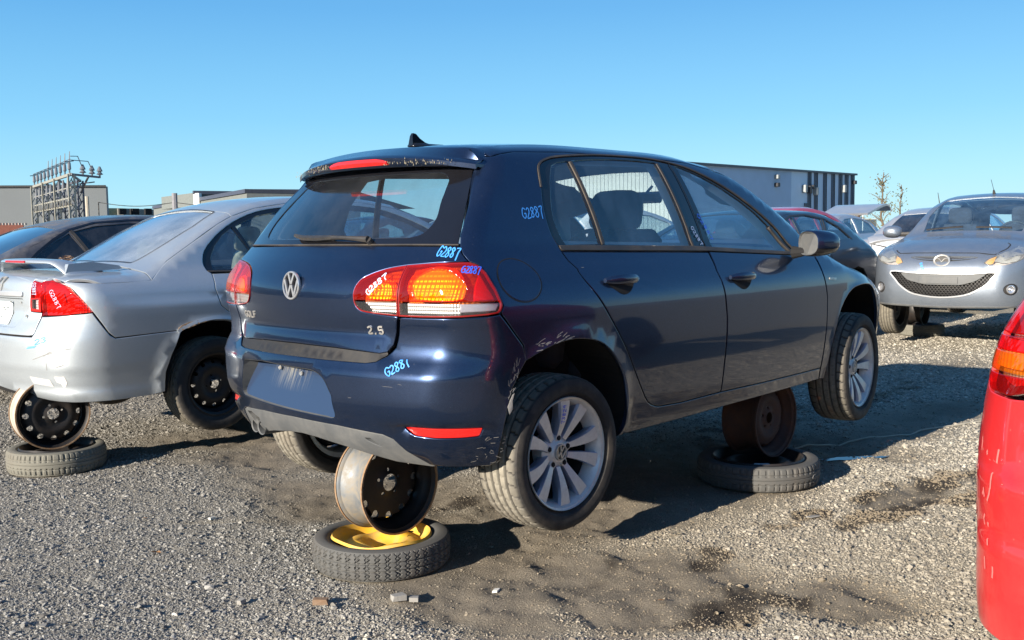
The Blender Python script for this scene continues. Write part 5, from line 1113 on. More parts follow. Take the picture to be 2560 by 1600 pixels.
mb.add([p for q in rs for p in q], [(i*n+k, i*n+(k+1) % n, (i+1)*n+(k+1) % n, (i+1)*n+k) for i in range(4) for k in range(n)]); v = el(.068, .050, .001); mb.add(v, [tuple(range(n))], 1)
for s_ in (-1, 1):
    pts = [Vector(c)+rt*s_*a+up*b+ax*.008 for a, b in ((.066, .012), (.045, .022), (.022, .012), (0, -.018))]; mb.tube(pts, [.005, .007, .006, .005], 6)
mb.build('emblem', [M['badge'], M['trim']], mz)
for mir in (False, True):
    hb = mp_('headlamp', hl, M['housing'], mz, 'W', step=.06, off=-.05, flange=0, bevel=0, mirror=mir)
    mp_('headlamp_reflector', [(.50, .70), (.56, .77), (.72, .80), (.80, .76), (.72, .70), (.60, .68)], M['bowl'], hb, 'W', step=.03, off=lambda C: -.03-.02*np.cos(np.hypot(C[:, 0]-.63, C[:, 1]-.735)*30), flange=0, bevel=0, mirror=mir)
    mp_('amber_reflector', [(.425, .685), (.46, .725), (.515, .75), (.50, .68), (.47, .667)], M['bowla'], hb, 'W', step=.04, off=-.01, flange=0, bevel=0, mirror=mir)
    mp_('lens', hl, glass('clouded_headlamp_lens', (.95, .95, .92), film=.22, filmcol=(.6, .6, .56), rough=.05, streak=7) if not mir else M['_hl'], hb, 'W', step=.05, off=.002, gap=.001, flange=.01, mirror=mir)
    if not mir: M['_hl'] = bpy.data.materials['clouded_headlamp_lens']
    fb = mp_('fog_lamp', FGm, M['trim'], mz, 'W', step=.04, off=-.012, gap=-.002, flange=0, bevel=0, mirror=mir)
    X, N = ZB.surf('W', [(.660, .410)]); X = X[0]*np.array([1, -1 if mir else 1, 1]); nn = Vector(N[0]*np.array([1, -1 if mir else 1, 1]))
    u_ = nn.orthogonal().normalized(); w_ = nn.cross(u_); mb = MB(); R_ = [(.046, -.006), (.046, .008), (.036, .010), (.034, .002), (.018, -.004), (.006, .004), (0.0001, .006)]; n = 18
    mb.add([Vector(X)+(u_*math.cos(a)+w_*math.sin(a))*r+nn*d_ for r, d_ in R_ for a in [2*math.pi*k/n for k in range(n)]], [(i*n+k, i*n+(k+1) % n, (i+1)*n+(k+1) % n, (i+1)*n+k) for i in range(6) for k in range(n)]); mb.build('fog_bulb', M['chrome'], fb)
    sg = 1 if mir else -1
    v = []; n = 16
    for dx, sc_2 in ((.0, 1.0), (-.04, .95), (-.085, .7), (-.105, .3)):
        v += [(1.30+dx, sg*.945+.115*np.sign(math.cos(a))*abs(math.cos(a))**.8*sc_2, 1.015+.075*np.sign(math.sin(a))*abs(math.sin(a))**.8*sc_2) for a in [2*math.pi*k/n for k in range(n)]]
    meshobj('door_mirror', v, [(i*n+k, i*n+(k+1) % n, (i+1)*n+(k+1) % n, (i+1)*n+k) for i in range(3) for k in range(n)]+[tuple(range(n))[::-1], tuple(3*n+k for k in range(n))], M['greyblue'], mz, True, 60)
    mb = MB(); mb.tube([(1.31, sg*.74, .985), (1.30, sg*.86, .985)], .03, 8); mb.build('mirror_foot', M['trim'], mz)
strokes(ZB, 'bonnet_gap', [[(-.60, .812), (-.49, .779), (-.334, .785), (0, .787), (.334, .785), (.49, .767), (.56, .805), (.70, .850), (.90, .885)]], .012, M['gap'], mz, 'W', off=.001, step=.04)
mp_('chin_strip', [(-.75, .235), (0, .222), (.75, .235), (.75, .215), (0, .200), (-.75, .215)], M['plastic'], mz, 'W', step=.08, off=.004, flange=.02)
strokes(ZB, 'painted_number', word('887', (-.225, .68), (-.19, .60), .022), .006, M['mark'], mz, 'W', off=.001)
strokes(ZB, 'wiper', [[(1.14, .50), (1.155, .1)], [(1.14, -.05), (1.15, -.42)]], .02, M['trim'], mz, 'T', off=.012, rise=.01)
mb = MB(); mb.tube([(2.05, 0, 1.455), (2.03, 0, 1.50)], [.02, .01], 8); mb.tube([(2.03, 0, 1.50), (1.9, .0, 1.62)], .003, 5); mb.build('stub_aerial', M['trim'], mz)
mp_('headliner', [(1.9, .48), (1.9, -.48), (3.2, -.5), (3.2, .5)], M['liner'], mz, 'T', step=.15, off=-.04, flange=0, bevel=0)
for sy in (-.36, .36):
    mb = MB(); mb.box((1.95, sy, .84), (.13, .48, .52), Matrix.Rotation(-.15, 3, 'Y'), bev=.05); st = mb.build('seat', M['seat'], mz, angle=60); headrest(1.98, sy, 1.20, .28, .20, .10, None, st, -.1)
mb = MB(); mb.box((1.32, 0, .93), (.36, 1.34, .12), bev=.04); mb.build('dashboard', M['dash'], mz)
mb = MB(); pts = [Vector((1.60, -.36, .95))+Matrix.Rotation(1.15, 3, 'Y')@Vector((.18*math.cos(a), .18*math.sin(a), 0)) for a in np.linspace(0, 2*math.pi, 25)]; mb.tube(pts, .014, 8, cap=False); mb.build('steering_wheel', M['dash'], mz)
mb = MB(); mb.box((1.78, 0, 1.29), (.03, .24, .065), bev=.012); mb.build('rear_view_mirror', M['blackp'], mz)
steel_wheel(mz, (.72, .72, .13)); steel_wheel(mz, (.72, -.72, .13), True); steel_wheel(mz, (3.2, .72, .2)); steel_wheel(mz, (3.2, -.72, .2), True)

# ================================================================== cars behind
CPE = ([.05, .2, .5, .7, .95, 1.3, 1.7, 2.1, 2.5, 2.9, 3.2, 3.45, 3.9, 4.2, 4.45], [.80, .92, 1.02, 1.09, 1.19, 1.29, 1.335, 1.335, 1.27, 1.13, 1.0, .93, .86, .76, .60])
cw = [([(1.00, .985), (1.20, 1.115), (1.42, 1.20), (1.52, .965)], 1), ([(1.62, .965), (1.53, 1.215), (1.85, 1.255), (2.12, 1.24), (2.11, .96)], 1), ([(2.17, .96), (2.18, 1.235), (2.48, 1.15), (2.85, .97)], 1)]
tb, TBb = simple_car('coupe_car', 'dark blue-black coupe with its door window gone, between the two hatchbacks', (5.85, 2.93, GZ-.02), 0, M['black'], 4.45, .88, 1.0, -1, CPE, cw, ([(2.45, -.46), (3.12, -.56), (3.16, 0), (3.12, .56), (2.45, .46), (2.42, 0)], [(.75, -.50), (1.55, -.42), (1.58, 0), (1.55, .42), (.75, .50), (.70, 0)]), 'glass', step=.07)
L_ = 4.45
for mir in (False, True):
    X, N = TBb.surf('S', [(L_-1.95+.2*t, .80) for t in np.linspace(0, 1, 5)], [.01, .03, .035, .03, .01]); X = X*np.array([1, -1 if mir else 1, 1]); mb = MB(); mb.tube(list(X), [.01, .018, .02, .018, .01], 8); mb.build('door_handle', M['black'], tb)
strokes(TBb, 'door_gap', [sm([(L_-1.70, .95), (L_-1.66, .75), (L_-1.72, .5), (L_-1.85, .30)], 4)], .01, M['gap'], tb, 'S', off=.001, step=.05)
strokes(TBb, 'window_trim', [[(L_-.97, .975), (L_-1.19, 1.128), (L_-1.45, 1.222), (L_-1.85, 1.268), (L_-2.2, 1.25), (L_-2.5, 1.16), (L_-2.9, .965)], [(L_-1.58, .96), (L_-1.48, 1.21)]], .02, M['trim'], tb, 'S', off=.001, rise=.003, step=.05)
sv, SVb = simple_car('saloon_car', 'pale silver saloon showing its boot and rear window, half hidden behind the grey-blue hatchback', (12.75, 3.05, GZ-.02), math.radians(4), M['lightsil'], 4.44, .86, 1.0, 1, step=.09)
panel(SVb, 'rear_window_tint', [(.80, -.53), (1.32, -.44), (1.34, 0), (1.32, .44), (.80, .53), (.76, 0)], M['tint'], sv, 'T', step=.12, off=-.004, flange=0, bevel=0)
panel(SVb, 'boot_spoiler', [(.10, -.52), (.22, -.60), (.30, -.5), (.30, .5), (.22, .60), (.10, .52)], M['lightsil'], sv, 'T', step=.1, off=.05, flange=.06)
panel(SVb, 'brake_light', [(-.15, .968), (.15, .968), (.15, .955), (-.15, .955)], M['reflred'], sv, 'W', step=.1, off=.03)
panel(SVb, 'bumper_insert', [(-.62, .50), (.62, .50), (.62, .40), (-.62, .40)], M['trim'], sv, 'W', step=.1, off=.004)
strokes(SVb, 'scrape', [sm([(-.48, .86), (-.2, .80), (.05, .78)], 5), [(-.40, .845), (-.1, .79)]], .012, M['trim'], sv, 'W', off=.002, step=.05)
strokes(SVb, 'boot_gap', [[(-.50, .93), (-.50, .64), (-.47, .61), (.47, .61), (.50, .64), (.50, .93)]], .010, M['gap'], sv, 'W', off=.001, step=.05)
for mir in (False, True): panel(SVb, 'tail_lamp', [(.52, .90), (.66, .90), (.80, .84), (.84, .72), (.53, .72)], M['clearlens'], sv, 'W', step=.08, off=.004, mirror=mir)
mb = MB(); mb.tube([(1.75, 0, 1.42), (1.72, 0, 1.47), (1.62, 0, 1.66)], [.02, .008, .004], 6); mb.build('stub_aerial', M['trim'], sv)
rc_, _ = simple_car('small_car', 'bright red car whose roof shows above the dark coupe', (11.3, 5.45, GZ-.03), 0, M['red'], 4.2, .86, 1.04, -1, step=.12)
pl, PLb = simple_car('hatchback_car', 'pale silver hatchback with its tailgate raised, beyond the dark coupe', (17.4, 7.75, GZ+.02), 0, M['lightsil'], 4.1, .86, .98, -1, step=.14)
mb = MB()
for i in range(7):
    t = i/6; x = 2.95+1.15*math.sin(t*1.35); z = 1.42+.26*math.sin(t*1.7)-.30*max(0, t-.6)**1.5*2; w = .58+.06*t
    mb.v += [(x, -w, z), (x, w, z), (x+.03, -w, z-.045), (x+.03, w, z-.045)]
mb.f = [(4*i, 4*i+1, 4*i+5, 4*i+4) for i in range(6)]+[(4*i+2, 4*i+6, 4*i+7, 4*i+3) for i in range(6)]+[(4*i, 4*i+4, 4*i+6, 4*i+2) for i in range(6)]+[(4*i+1, 4*i+3, 4*i+7, 4*i+5) for i in range(6)]+[(0, 2, 3, 1), (24, 25, 27, 26)]; mb.mi = [0]*len(mb.f)
mb.build('raised_tailgate', M['lightsil'], pl)
simple_car('saloon_car', 'white saloon seen through the blue hatchback\'s windows', (5.9, 5.25, GZ), 0, mat('white_car_paint', (.72, .73, .72), .3, coat=1, dirt=(.35, .32, .27), dirt_amt=.1), 4.4, .86, .99, -1, step=.13)
simple_car('saloon_car', 'light grey saloon beyond the white one, behind the blue hatchback', (6.3, 7.6, GZ), 0, M['silver'], 4.5, .87, 1.0, -1, step=.14)
simple_car('saloon_car', 'black saloon far behind the white and light grey ones', (6.1, 9.9, GZ), 0, M['black'], 4.5, .87, .98, -1, step=.14)

# ================================================================== red car at the right edge
def red_extra(x, y, z, a, b, c):
    for zz, d_, w_ in ((.53, .010, .010), (.36, .012, .010)): b = b+d_*np.exp(-((z-zz)/w_)**2); a = a+d_*np.exp(-((z-zz)/w_)**2)*np.exp(-(x/.6)**2)
    return a, b, c
RB = Body(4.1, sec=([.0, .1, .35, .5, .62, .75, .85, .95, 1.05, 1.2, 1.35, 1.5], [-.03, -.01, -.002, .0, -.006, -.028, -.055, -.11, -.16, -.22, -.30, -.38]),
 plan=([0, .3, .8, 1.5, 3.0, 3.6, 4.1], [.79, .83, .845, .85, .85, .80, .66]),
 rear=([.0, .1, .3, .42, .52, .6, .68, .8, .95, 1.1, 1.3, 1.42], [.03, .01, .002, .0, .004, .02, .035, .05, .09, .16, .28, .38]), front=([.1, .5, .8], [.08, .0, .15]),
 H=([.2, .5, 1.0, 2.0, 2.5, 3.0, 3.3, 3.8, 4.1], [1.40, 1.44, 1.47, 1.46, 1.38, 1.08, .97, .85, .6]), crown=([0, 4], [.09, .09]), rc=([.1, .5, .9, 1.4], [.15, .14, .10, .07]), extra=red_extra)
rd_c = tag(empty('hatchback_car', (.15, -3.365, GZ-.05)), 'bright red car cut off by the right edge, showing its lamp and scuffed bumper corner', 'car')
rp = lambda *a, **k_: panel(RB, *a, **k_)
RL = rnd([(-.72, 1.06), (-.80, .98), (-.87, .86), (-.86, .755), (-.80, .715), (-.70, .71), (-.60, .74), (-.58, 1.05)], .015, 3)
rbh = [(0, .10), (1.15, .10), (1.15, .62), (.93, .66), (.885, .738), (.83, .722), (.795, .711), (.70, .705), (.60, .712), (.572, .672), (.5, .67), (0, .68)]
rp('rear_bumper', hs(rbh), M['red'], rd_c, 'W', step=.05, gap=.002)
up = [(0, .684), (.50, .674), (.56, .672), (.60, .70), (.56, .74), (.54, 1.05), (.58, 1.09), (.72, 1.09), (.74, 1.36), (0, 1.40)]
rp('tailgate', [(0, .684), (.56, .672), (.575, .74), (.555, 1.06), (.66, 1.36), (0, 1.40)]+mirr([(.56, .672), (.575, .74), (.555, 1.06), (.66, 1.36)]), M['red'], rd_c, 'W', holes=[rnd([(-.52, 1.05), (.52, 1.05), (.56, 1.30), (-.56, 1.30)], .05, 3)], step=.06, gap=.002)
rp('rear_window', rnd([(-.52, 1.05), (.52, 1.05), (.56, 1.30), (-.56, 1.30)], .05, 3), M['tint'], rd_c, 'W', step=.1, off=-.006, flange=0, bevel=0)
sr = [(.57, 1.07), (.56, .74), (.60, .71), (.70, .706), (.80, .712), (.865, .755), (.875, .86), (.81, .985), (.725, 1.075)]
er = RB.edge('S', [.5, .8, 1.2, 1.8, 2.4], .8)
rp('body_side', [(.27, 1.05), (.30, 1.20), (.40, 1.36)]+[(float(p[0]), float(p[2])) for p in er]+[(2.6, .95), (2.6, .22), (1.06, .22), (1.0, .5), (.83, .60), (.70, .62), (.55, .62), (.30, .655), (.29, .70), (.30, .76), (.305, .86), (.285, .98)], M['red'], rd_c, 'S', step=.07, gap=.002, both=True)
rp('roof', sym([(float(p[0]), float(p[1])) for p in er]), M['red'], rd_c, 'T', step=.12)
for mir in (False, True):
    Q = mirr(RL)
    rl = rp('tail_lamp', Q, M['blackp'], rd_c, 'W', step=.05, off=-.04, gap=-.004, flange=0, bevel=0, mirror=mir)
    rp('lamp_housing', inset(resample(RL, .04)*np.array([1, 1]) if area(np.array(RL)) > 0 else resample(RL[::-1], .04), .015).tolist() if mir and False else [(.61, 1.02), (.72, 1.03), (.80, .95), (.85, .86), (.84, .76), (.72, .73), (.62, .75)], M['housing'], rl, 'W', step=.05, off=-.03, flange=0, bevel=0, mirror=mir)
    rp('lens', clip_z(Q, .86, True), M['redlens2'], rl, 'W', step=.04, off=.003, gap=.001, mirror=mir)
    rp('lens', clip_z(clip_z(Q, .855, False), .818, True), M['redlens2'], rl, 'W', step=.04, off=.003, gap=.0005, mirror=mir)
    rp('lens', clip_z(clip_z(Q, .817, False), .765, True), M['orlens'], rl, 'W', step=.04, off=.003, gap=.001, mirror=mir)
    rp('lens', clip_z(Q, .760, False), M['redlens2'], rl, 'W', step=.04, off=.003, gap=.001, mirror=mir)
    rp('amber_reflector', [(.66, .845), (.84, .845), (.83, .775), (.68, .775)], M['bowla'], rl, 'W', step=.03, off=-.01, flange=0, bevel=0, mirror=mir)
rg = random.Random(9); sc_ = []
for i in range(34):
    s_ = -rg.uniform(.70, .98); z = rg.choice([rg.uniform(.47, .57), rg.uniform(.22, .46), rg.uniform(.36, .52)]); a = rg.uniform(1.2, 2.0); L_ = rg.uniform(.01, .05); sc_.append([(s_, z), (s_+L_*math.cos(a)*.6+rg.uniform(-.004, .004), z+L_*.6*math.sin(a)), (s_+L_*math.cos(a), z+L_*math.sin(a))])
strokes(RB, 'scrape', sc_, .007, mat('pale_red_scuff', (.58, .14, .13), .7), rd_c, 'W', off=.0008)
0 and rp('scuff', [(-.74, .555), (-.80, .548), (-.86, .535), (-.88, .52), (-.84, .515), (-.78, .53)], mat('white_scuff', (.62, .55, .52), .7, var=.3, vscale=80), rd_c, 'W', step=.02, off=.001, flange=0, bevel=0)
mb = MB(); mb.box((2.0, 0, .3), (3, 1.1, .1)); mb.box((1.3, 0, .6), (1.5, 1.3, .5)); mb.build('underbody', M['gap'], rd_c)
steel_wheel(rd_c, (.95, .68, .24), True); steel_wheel(rd_c, (3.2, .73, .24), True)
# ================================================================== stands: bare rims standing on spare wheels
SPT = tyre_mesh('spare_tyre', .28, .195, .120, 440, 'spare', .008, TY_SPARE)
SPT2 = tyre_mesh('spare_tyre', .32, .23, .128, 280, 'block', .006, TY_SPARE)
SPT3 = tyre_mesh('spare_tyre', .272, .195, .132, 280, 'block', .006, TY_SPARE2)
def spare(label, loc, tm, R, col_, wob, spin=0, tilt=(0, 0), paper=False, wd_=.132):
    w = tag(empty('spare_wheel', loc), label, 'spare wheel'); w.rotation_euler = (tilt[0], tilt[1], spin)
    t_ = bpy.data.objects.new('tyre', tm); COL.objects.link(t_); t_.parent = w; t_.location = (0, 0, wd_/2); t_.rotation_euler = (math.pi/2*-1, 0, 0)
    mb = MB(); n = 72; prof = [(R+.012, .124), (R+.006, .134), (R-.004, .126), (R-.012, .108), (R-.024, .094), (R-.038, .090), (R-.055, .100), (R-.080, .110), (R-.105, .102), (R-.122, .080), (.030, .072), (.030, .050)]
    v = []; m_ = len(prof)
    for k in range(n):
        a = 2*math.pi*k/n
        for i, (r, z) in enumerate(prof):
            z += wd_-.132; q = wob*(.010*math.sin(3*a+1)+.008*math.sin(5*a)+.006*math.sin(2*a+2))*(1 if i < 9 else .3); v.append(((r+q*.25)*math.cos(a), (r+q*.4)*math.sin(a), z+q))
    mb.add(v, [(k*m_+i, k*m_+i+1, ((k+1) % n)*m_+i+1, ((k+1) % n)*m_+i) for k in range(n) for i in range(m_-1)])
    a = -.75; mb.lathe([(.0, .0), (.012, .0)], 12, 'z', c=((R-.07)*math.cos(a), (R-.07)*math.sin(a), .1085), mi=1)
    mb.build('rim', [col_, M['gap']], w, angle=50)
    if paper:
        pts = [(r*math.cos(t2), r*math.sin(t2), .1125) for r in (R-.075, R-.110) for t2 in np.linspace(-2.75, -2.15, 7)]; meshobj('paper_label', pts, [(i, i+1, 7+i+1, 7+i) for i in range(6)], M['white'], w)
    return w
spA = spare('worn grey spare wheel with a bent yellow rim, flat on the gravel', (.235, -.285, 0), SPT, .192, M['yellow'], .45, .3, wd_=.120)
spB = spare('large grey spare wheel with a paper label, lying half in shade', (2.44, -.70, 0), SPT2, .228, M['steelb'], .1, 0, paper=True)
spC = spare('dusty tan spare wheel flat on the gravel under the silver saloon', (.035, 2.505, 0), SPT3, .193, M['steelb'], .3, 1)
# the numbers printed on the tread of the big spare
def tread_word(par, txt, R, a0, a1, z0, h, m):
    mb = MB()
    for st in word(txt, (a0*R, z0), (a1*R, z0), h):
        P = [(R*math.cos(x/R), R*math.sin(x/R), z) for x, z in st]
        for a, b in zip(P, P[1:]): mb.tube([a, b], .0016, 4)
    mb.build('tread_print', m, par)
tread_word(spB, '0065', .3195, -1.72, -1.45, .052, .020, M['scratch'])
def stand(label, loc, rz=0, **k):
    w = steel_rim('steel_rim', None, **k); w.location = loc; w.rotation_euler = (k.get('t', 0), 0, rz) if 't' in k else (0, 0, rz); tag(w, label, 'wheel rim'); return w
r1 = stand('black steel rim with a galvanised barrel and rusty lip, standing on the yellow-rimmed spare', (.288, -.262, .315), .02, R=.200, Wd=.165, nh=12, rh=.140, hr=.0165, lug=5, cb=.036, mats=[M['steelb'], M['steelz'], M['rustlip']], face=.47, dish=.0)
r2 = stand('rust-brown steel rim standing in shade on the large labelled spare', (2.512, -.665, .325), -.02, R=.202, Wd=.20, nh=14, rh=.150, hr=.011, lug=5, cb=.030, mats=[M['rustrim']]*3, face=.28, dish=.018)
r3 = stand('black steel rim with twelve round holes, standing on the tan spare', (.03, 2.56, .318), -.12, R=.205, Wd=.14, nh=12, rh=.142, hr=.0165, lug=4, cb=.033, mats=[M['steelb'], mat('dusty_cream_barrel', (.42, .40, .35), .7, dirt=(.3, .16, .08), dirt_amt=.2), M['rustlip']], face=.14, dish=.014)
spD = spare('dusty spare wheel flat on the gravel under the grey-blue hatchback', (10.35, 1.72, 0), SPT3, .193, M['steelb'], .2, 2)
r4 = stand('black rim standing on the spare under the grey-blue hatchback', (10.30, 1.75, .32), .1, R=.20, Wd=.17, nh=12, rh=.142, hr=.0125, lug=5, mats=[M['steelb']]*3)
# ================================================================== yard surface
def vnoise(x, y, seed=0):
    xi = np.floor(x).astype(int); yi = np.floor(y).astype(int); xf = x-xi; yf = y-yi; u = xf*xf*(3-2*xf); v = yf*yf*(3-2*yf)
    def h(a, b): 
        n = (a*374761393+b*668265263+seed*1274126177) & 0xffffffff; n = ((n ^ (n >> 13))*1274126177) & 0xffffffff; return ((n ^ (n >> 16)) & 0xffff)/65535.
    return (h(xi, yi)*(1-u)+h(xi+1, yi)*u)*(1-v)+(h(xi, yi+1)*(1-u)+h(xi+1, yi+1)*u)*v
def fbm(x, y, s, o=4, seed=0): return sum(vnoise(x*s*2**i, y*s*2**i, seed+i)*.5**i for i in range(o))/sum(.5**i for i in range(o))
SP = [(.235, -.285), (2.44, -.70), (.035, 2.505), (10.35, 1.72)]
MUDB = [(.75, -1.30, .60, .55, 1.), (.35, -.80, .60, .50, 1.), (1.05, -1.85, .35, .35, .8), (1.0, -.55, .55, .4, .5), (2.7, -1.45, .55, .22, .9), (3.2, -1.6, .5, .2, .7), (.15, -1.1, .4, .4, .7), (1.3, 2.6, .8, .7, .8), (1.25, 1.7, .9, .9, .8), (.9, .6, .7, .9, .7), (1.5, -.6, .8, .35, .7), (2.4, -.3, 2.0, .85, .95), (4.6, -.6, 1.6, .5, .7), (8.5, .3, 3.0, .6, .4), (.75, -.05, .35, .35, .8)]  # dirt patches; the wide one under the hatchback also paints its shadow darker
def mud(x, y):
    w = .55*(fbm(x, y, 1.7, 4, 5)-.5); m = np.zeros_like(x)
    for cx, cy, a, b, k in MUDB: m = np.maximum(m, k*np.exp(-(((x-cx)/a)**2+((y-cy)/b)**2)))
    return np.clip((m+w-.33)*3.2, 0, 1)
OIL = [(1.07, -1.27, .16, .10, .8), (.72, -1.62, .20, .15, .9), (.92, -1.70, .12, .10, .8), (2.25, -1.52, .30, .12, 1.), (2.9, -1.44, .45, .14, .8), (1.98, -1.25, .26, .07, .9), (2.55, -1.32, .35, .10, .8), (2.75, -1.68, .25, .10, .7), (.90, -1.0, .25, .12, .35), (4.8, .1, 1.6, .3, .5), (.42, .02, .14, .10, .5), (1.1, .18, .3, .14, .5)]
def oil(x, y):
    w = 1.6*(fbm(x, y, 6.5, 5, 71)-.5); m = np.zeros_like(x)
    for cx, cy, a, b, k in OIL: m = np.maximum(m, k*np.exp(-(((x-cx)/a)**2+((y-cy)/b)**2)))
    return np.clip((m+w-.34)*4.5, 0, 1)*np.clip((m-.03)*8, 0, 1)
def gh(x, y):
    z = .030*(fbm(x, y, .5, 3, 11)-.5)+.030*(fbm(x, y, 3.1, 4, 2)-.5)*(.4+mud(x, y))+.010*(fbm(x, y, 14, 3, 3)-.5)
    m = mud(x, y); z = z-.018*m+.022*m*(fbm(x, y, 9, 3, 8)-.5)*2
    z = z+.030*oil(x, y)*(fbm(x, y, 12, 3, 19)-.45)
    k = np.ones_like(x)
    for cx, cy in SP: k = np.minimum(k, np.clip((np.hypot(x-cx, y-cy)-.26)/.3, 0, 1))
    z = z*k-.004*(1-k)
    # a shallow tyre rut in the foreground
    d = (x-.10)*.62+(y-.72)*.78; t = (x-.10)*.78-(y-.72)*.62; z = z-.016*np.exp(-(d/.018)**2)*(np.abs(t) < .28)*np.exp(-(t/.25)**4)
    return z*np.clip(1-(np.hypot(x-2, y)-8)/8, 0, 1)
gx = np.concatenate([-np.geomspace(300, 2.6, 20), np.arange(-2.5, 1.6, .022), np.arange(1.62, 4, .04), np.arange(4.05, 14, .12), np.geomspace(14.2, 900, 30)])
gy = np.concatenate([-np.geomspace(300, 3.7, 20), np.arange(-3.6, 1.6, .022), np.arange(1.62, 4.2, .04), np.arange(4.25, 10, .12), np.geomspace(10.2, 900, 30)])
GX, GY = np.meshgrid(gx, gy, indexing='ij'); Z = gh(GX.ravel(), GY.ravel()); nx, ny = len(gx), len(gy)
me = bpy.data.meshes.new('ground'); me.vertices.add(nx*ny); me.vertices.foreach_set('co', np.stack([GX.ravel(), GY.ravel(), Z], 1).astype(np.float32).ravel())
I, J = np.meshgrid(np.arange(nx-1), np.arange(ny-1), indexing='ij'); q = np.stack([I*ny+J, (I+1)*ny+J, (I+1)*ny+J+1, I*ny+J+1], -1).reshape(-1, 4).astype(np.int32)
me.loops.add(q.size); me.loops.foreach_set('vertex_index', q.ravel()); me.polygons.add(len(q)); me.polygons.foreach_set('loop_start', np.arange(0, q.size, 4, dtype=np.int32)); me.polygons.foreach_set('use_smooth', np.ones(len(q), bool)); me.update(calc_edges=True)
grey = lambda x, y: np.clip((y+1.15-.35*(x-.3))*.75+.3*(fbm(x, y, .7, 3, 41)-.5), 0, 1)*np.clip(1.6-.35*x, 0, 1)
at = me.attributes.new('oil', 'FLOAT', 'POINT'); at.data.foreach_set('value', oil(GX.ravel(), GY.ravel()).astype(np.float32))
at = me.attributes.new('grey', 'FLOAT', 'POINT'); at.data.foreach_set('value', grey(GX.ravel(), GY.ravel()).astype(np.float32))
at = me.attributes.new('mud', 'FLOAT', 'POINT'); at.data.foreach_set('value', mud(GX.ravel(), GY.ravel()).astype(np.float32))
t = NT('gravel_and_dirt'); b = t.b; an = t.n('Attribute'); an.attribute_name = 'mud'; mu = an.outputs['Fac']
v1 = t.n('TexVoronoi'); v1.inputs['Scale'].default_value = 105; t.l(t.coord(), v1.inputs['Vector']); v2 = t.n('TexVoronoi'); v2.inputs['Scale'].default_value = 290; t.l(t.coord(), v2.inputs['Vector'])
hsv = t.n('SeparateColor'); t.l(v1.outputs['Color'], hsv.inputs[0]); hs2 = t.n('SeparateColor'); t.l(v2.outputs['Color'], hs2.inputs[0])
st_ = t.ramp(hsv.outputs[0], [(0, (.22, .21, .19)), (.35, (.38, .365, .34)), (.8, (.54, .52, .475)), (1, (.72, .70, .65))]); st2 = t.ramp(hs2.outputs[0], [(0, (.20, .18, .155)), (.6, (.42, .39, .34)), (1, (.62, .58, .51))])
gcol = t.mix(.5, st_, st2); nzL = t.noise(.6, 6, .6); gcol = t.mix(t.math('MULTIPLY', nzL, .55), gcol, (.34, .30, .23))
mcol = t.ramp(t.math('ADD', t.math('MULTIPLY', t.noise(9, 10, .75), .55), t.math('MULTIPLY', t.noise(120, 6, .8), .45)), [(.3, (.105, .088, .068)), (.52, (.190, .162, .125)), (.75, (.30, .26, .205))]); 
ag = t.n('Attribute'); ag.attribute_name = 'grey'; gcol = t.mix(t.math('MULTIPLY', ag.outputs['Fac'], .62), gcol, t.mix(1, gcol, (.72, .74, .77), 'MULTIPLY')); gcol = t.mix(t.math('MULTIPLY', t.math('SUBTRACT', 1, ag.outputs['Fac']), .25), gcol, (.52, .46, .33)); ao = t.n('Attribute'); ao.attribute_name = 'oil'; t.l(t.mix(t.math('MULTIPLY', ao.outputs['Fac'], .88), t.mix(t.math('MULTIPLY', mu, .85), t.mix(1, gcol, (.74, .725, .69), 'MULTIPLY'), mcol), (.030, .023, .018)), b.inputs['Base Color']); b.inputs['Roughness'].default_value = .9; b.inputs['Specular IOR Level'].default_value = .25
h1 = t.math('ADD', t.math('MULTIPLY', v1.outputs['Distance'], -1.2), t.math('MULTIPLY', v2.outputs['Distance'], -.6)); hh = t.math('ADD', t.math('MULTIPLY', h1, t.math('SUBTRACT', 1, t.math('MULTIPLY', mu, .6))), t.math('ADD', t.math('MULTIPLY', t.noise(40, 8, .75), 1.0), t.math('MULTIPLY', t.noise(190, 5, .8), t.math('ADD', .4, t.math('MULTIPLY', mu, 1.6)))))
t.l(t.bump(hh, .75, .007), b.inputs['Normal']); me.materials.append(t.m)
go = bpy.data.objects.new('ground', me); COL.objects.link(go); tag(go, kind='structure')
# loose stones: thousands of small faceted pebbles, instanced on points
N_ = 520000
cx0, cy0 = -2.278, -3.517
ang = math.radians(44.5)+RNG.uniform(-.62, .62, N_*2); rr = 2.6*np.exp(RNG.random(N_*2)**.95*np.log(17/2.6)); px = cx0+rr*np.cos(ang); py = cy0+rr*np.sin(ang)
m = mud(px, py); big = fbm(px, py, .9, 3, 21); keep = RNG.random(N_*2) < (.95-.70*m)*np.clip(.30+1.0*big, .25, 1)*np.clip(1.25-.055*rr, .35, 1); 
for cx, cy in SP: keep &= np.hypot(px-cx, py-cy) > .27
px, py, m, rr = px[keep][:N_], py[keep][:N_], m[keep][:N_], rr[keep][:N_]; n = len(px)
coarse = np.clip((px-.9)*.5-(py+1.6)*.9+.1, 0, 1)          # coarser stone towards the red car
sc = RNG.lognormal(-5.82, .52, n)*(1+.18*coarse)*np.clip(rr/5.0, .95, 1.9); sc = np.clip(sc*(1-.42*m), .0013, .018); pz = gh(px, py)+sc*.12
pm = bpy.data.meshes.new('gravel'); pm.vertices.add(n); pm.vertices.foreach_set('co', np.stack([px, py, pz], 1).astype(np.float32).ravel())
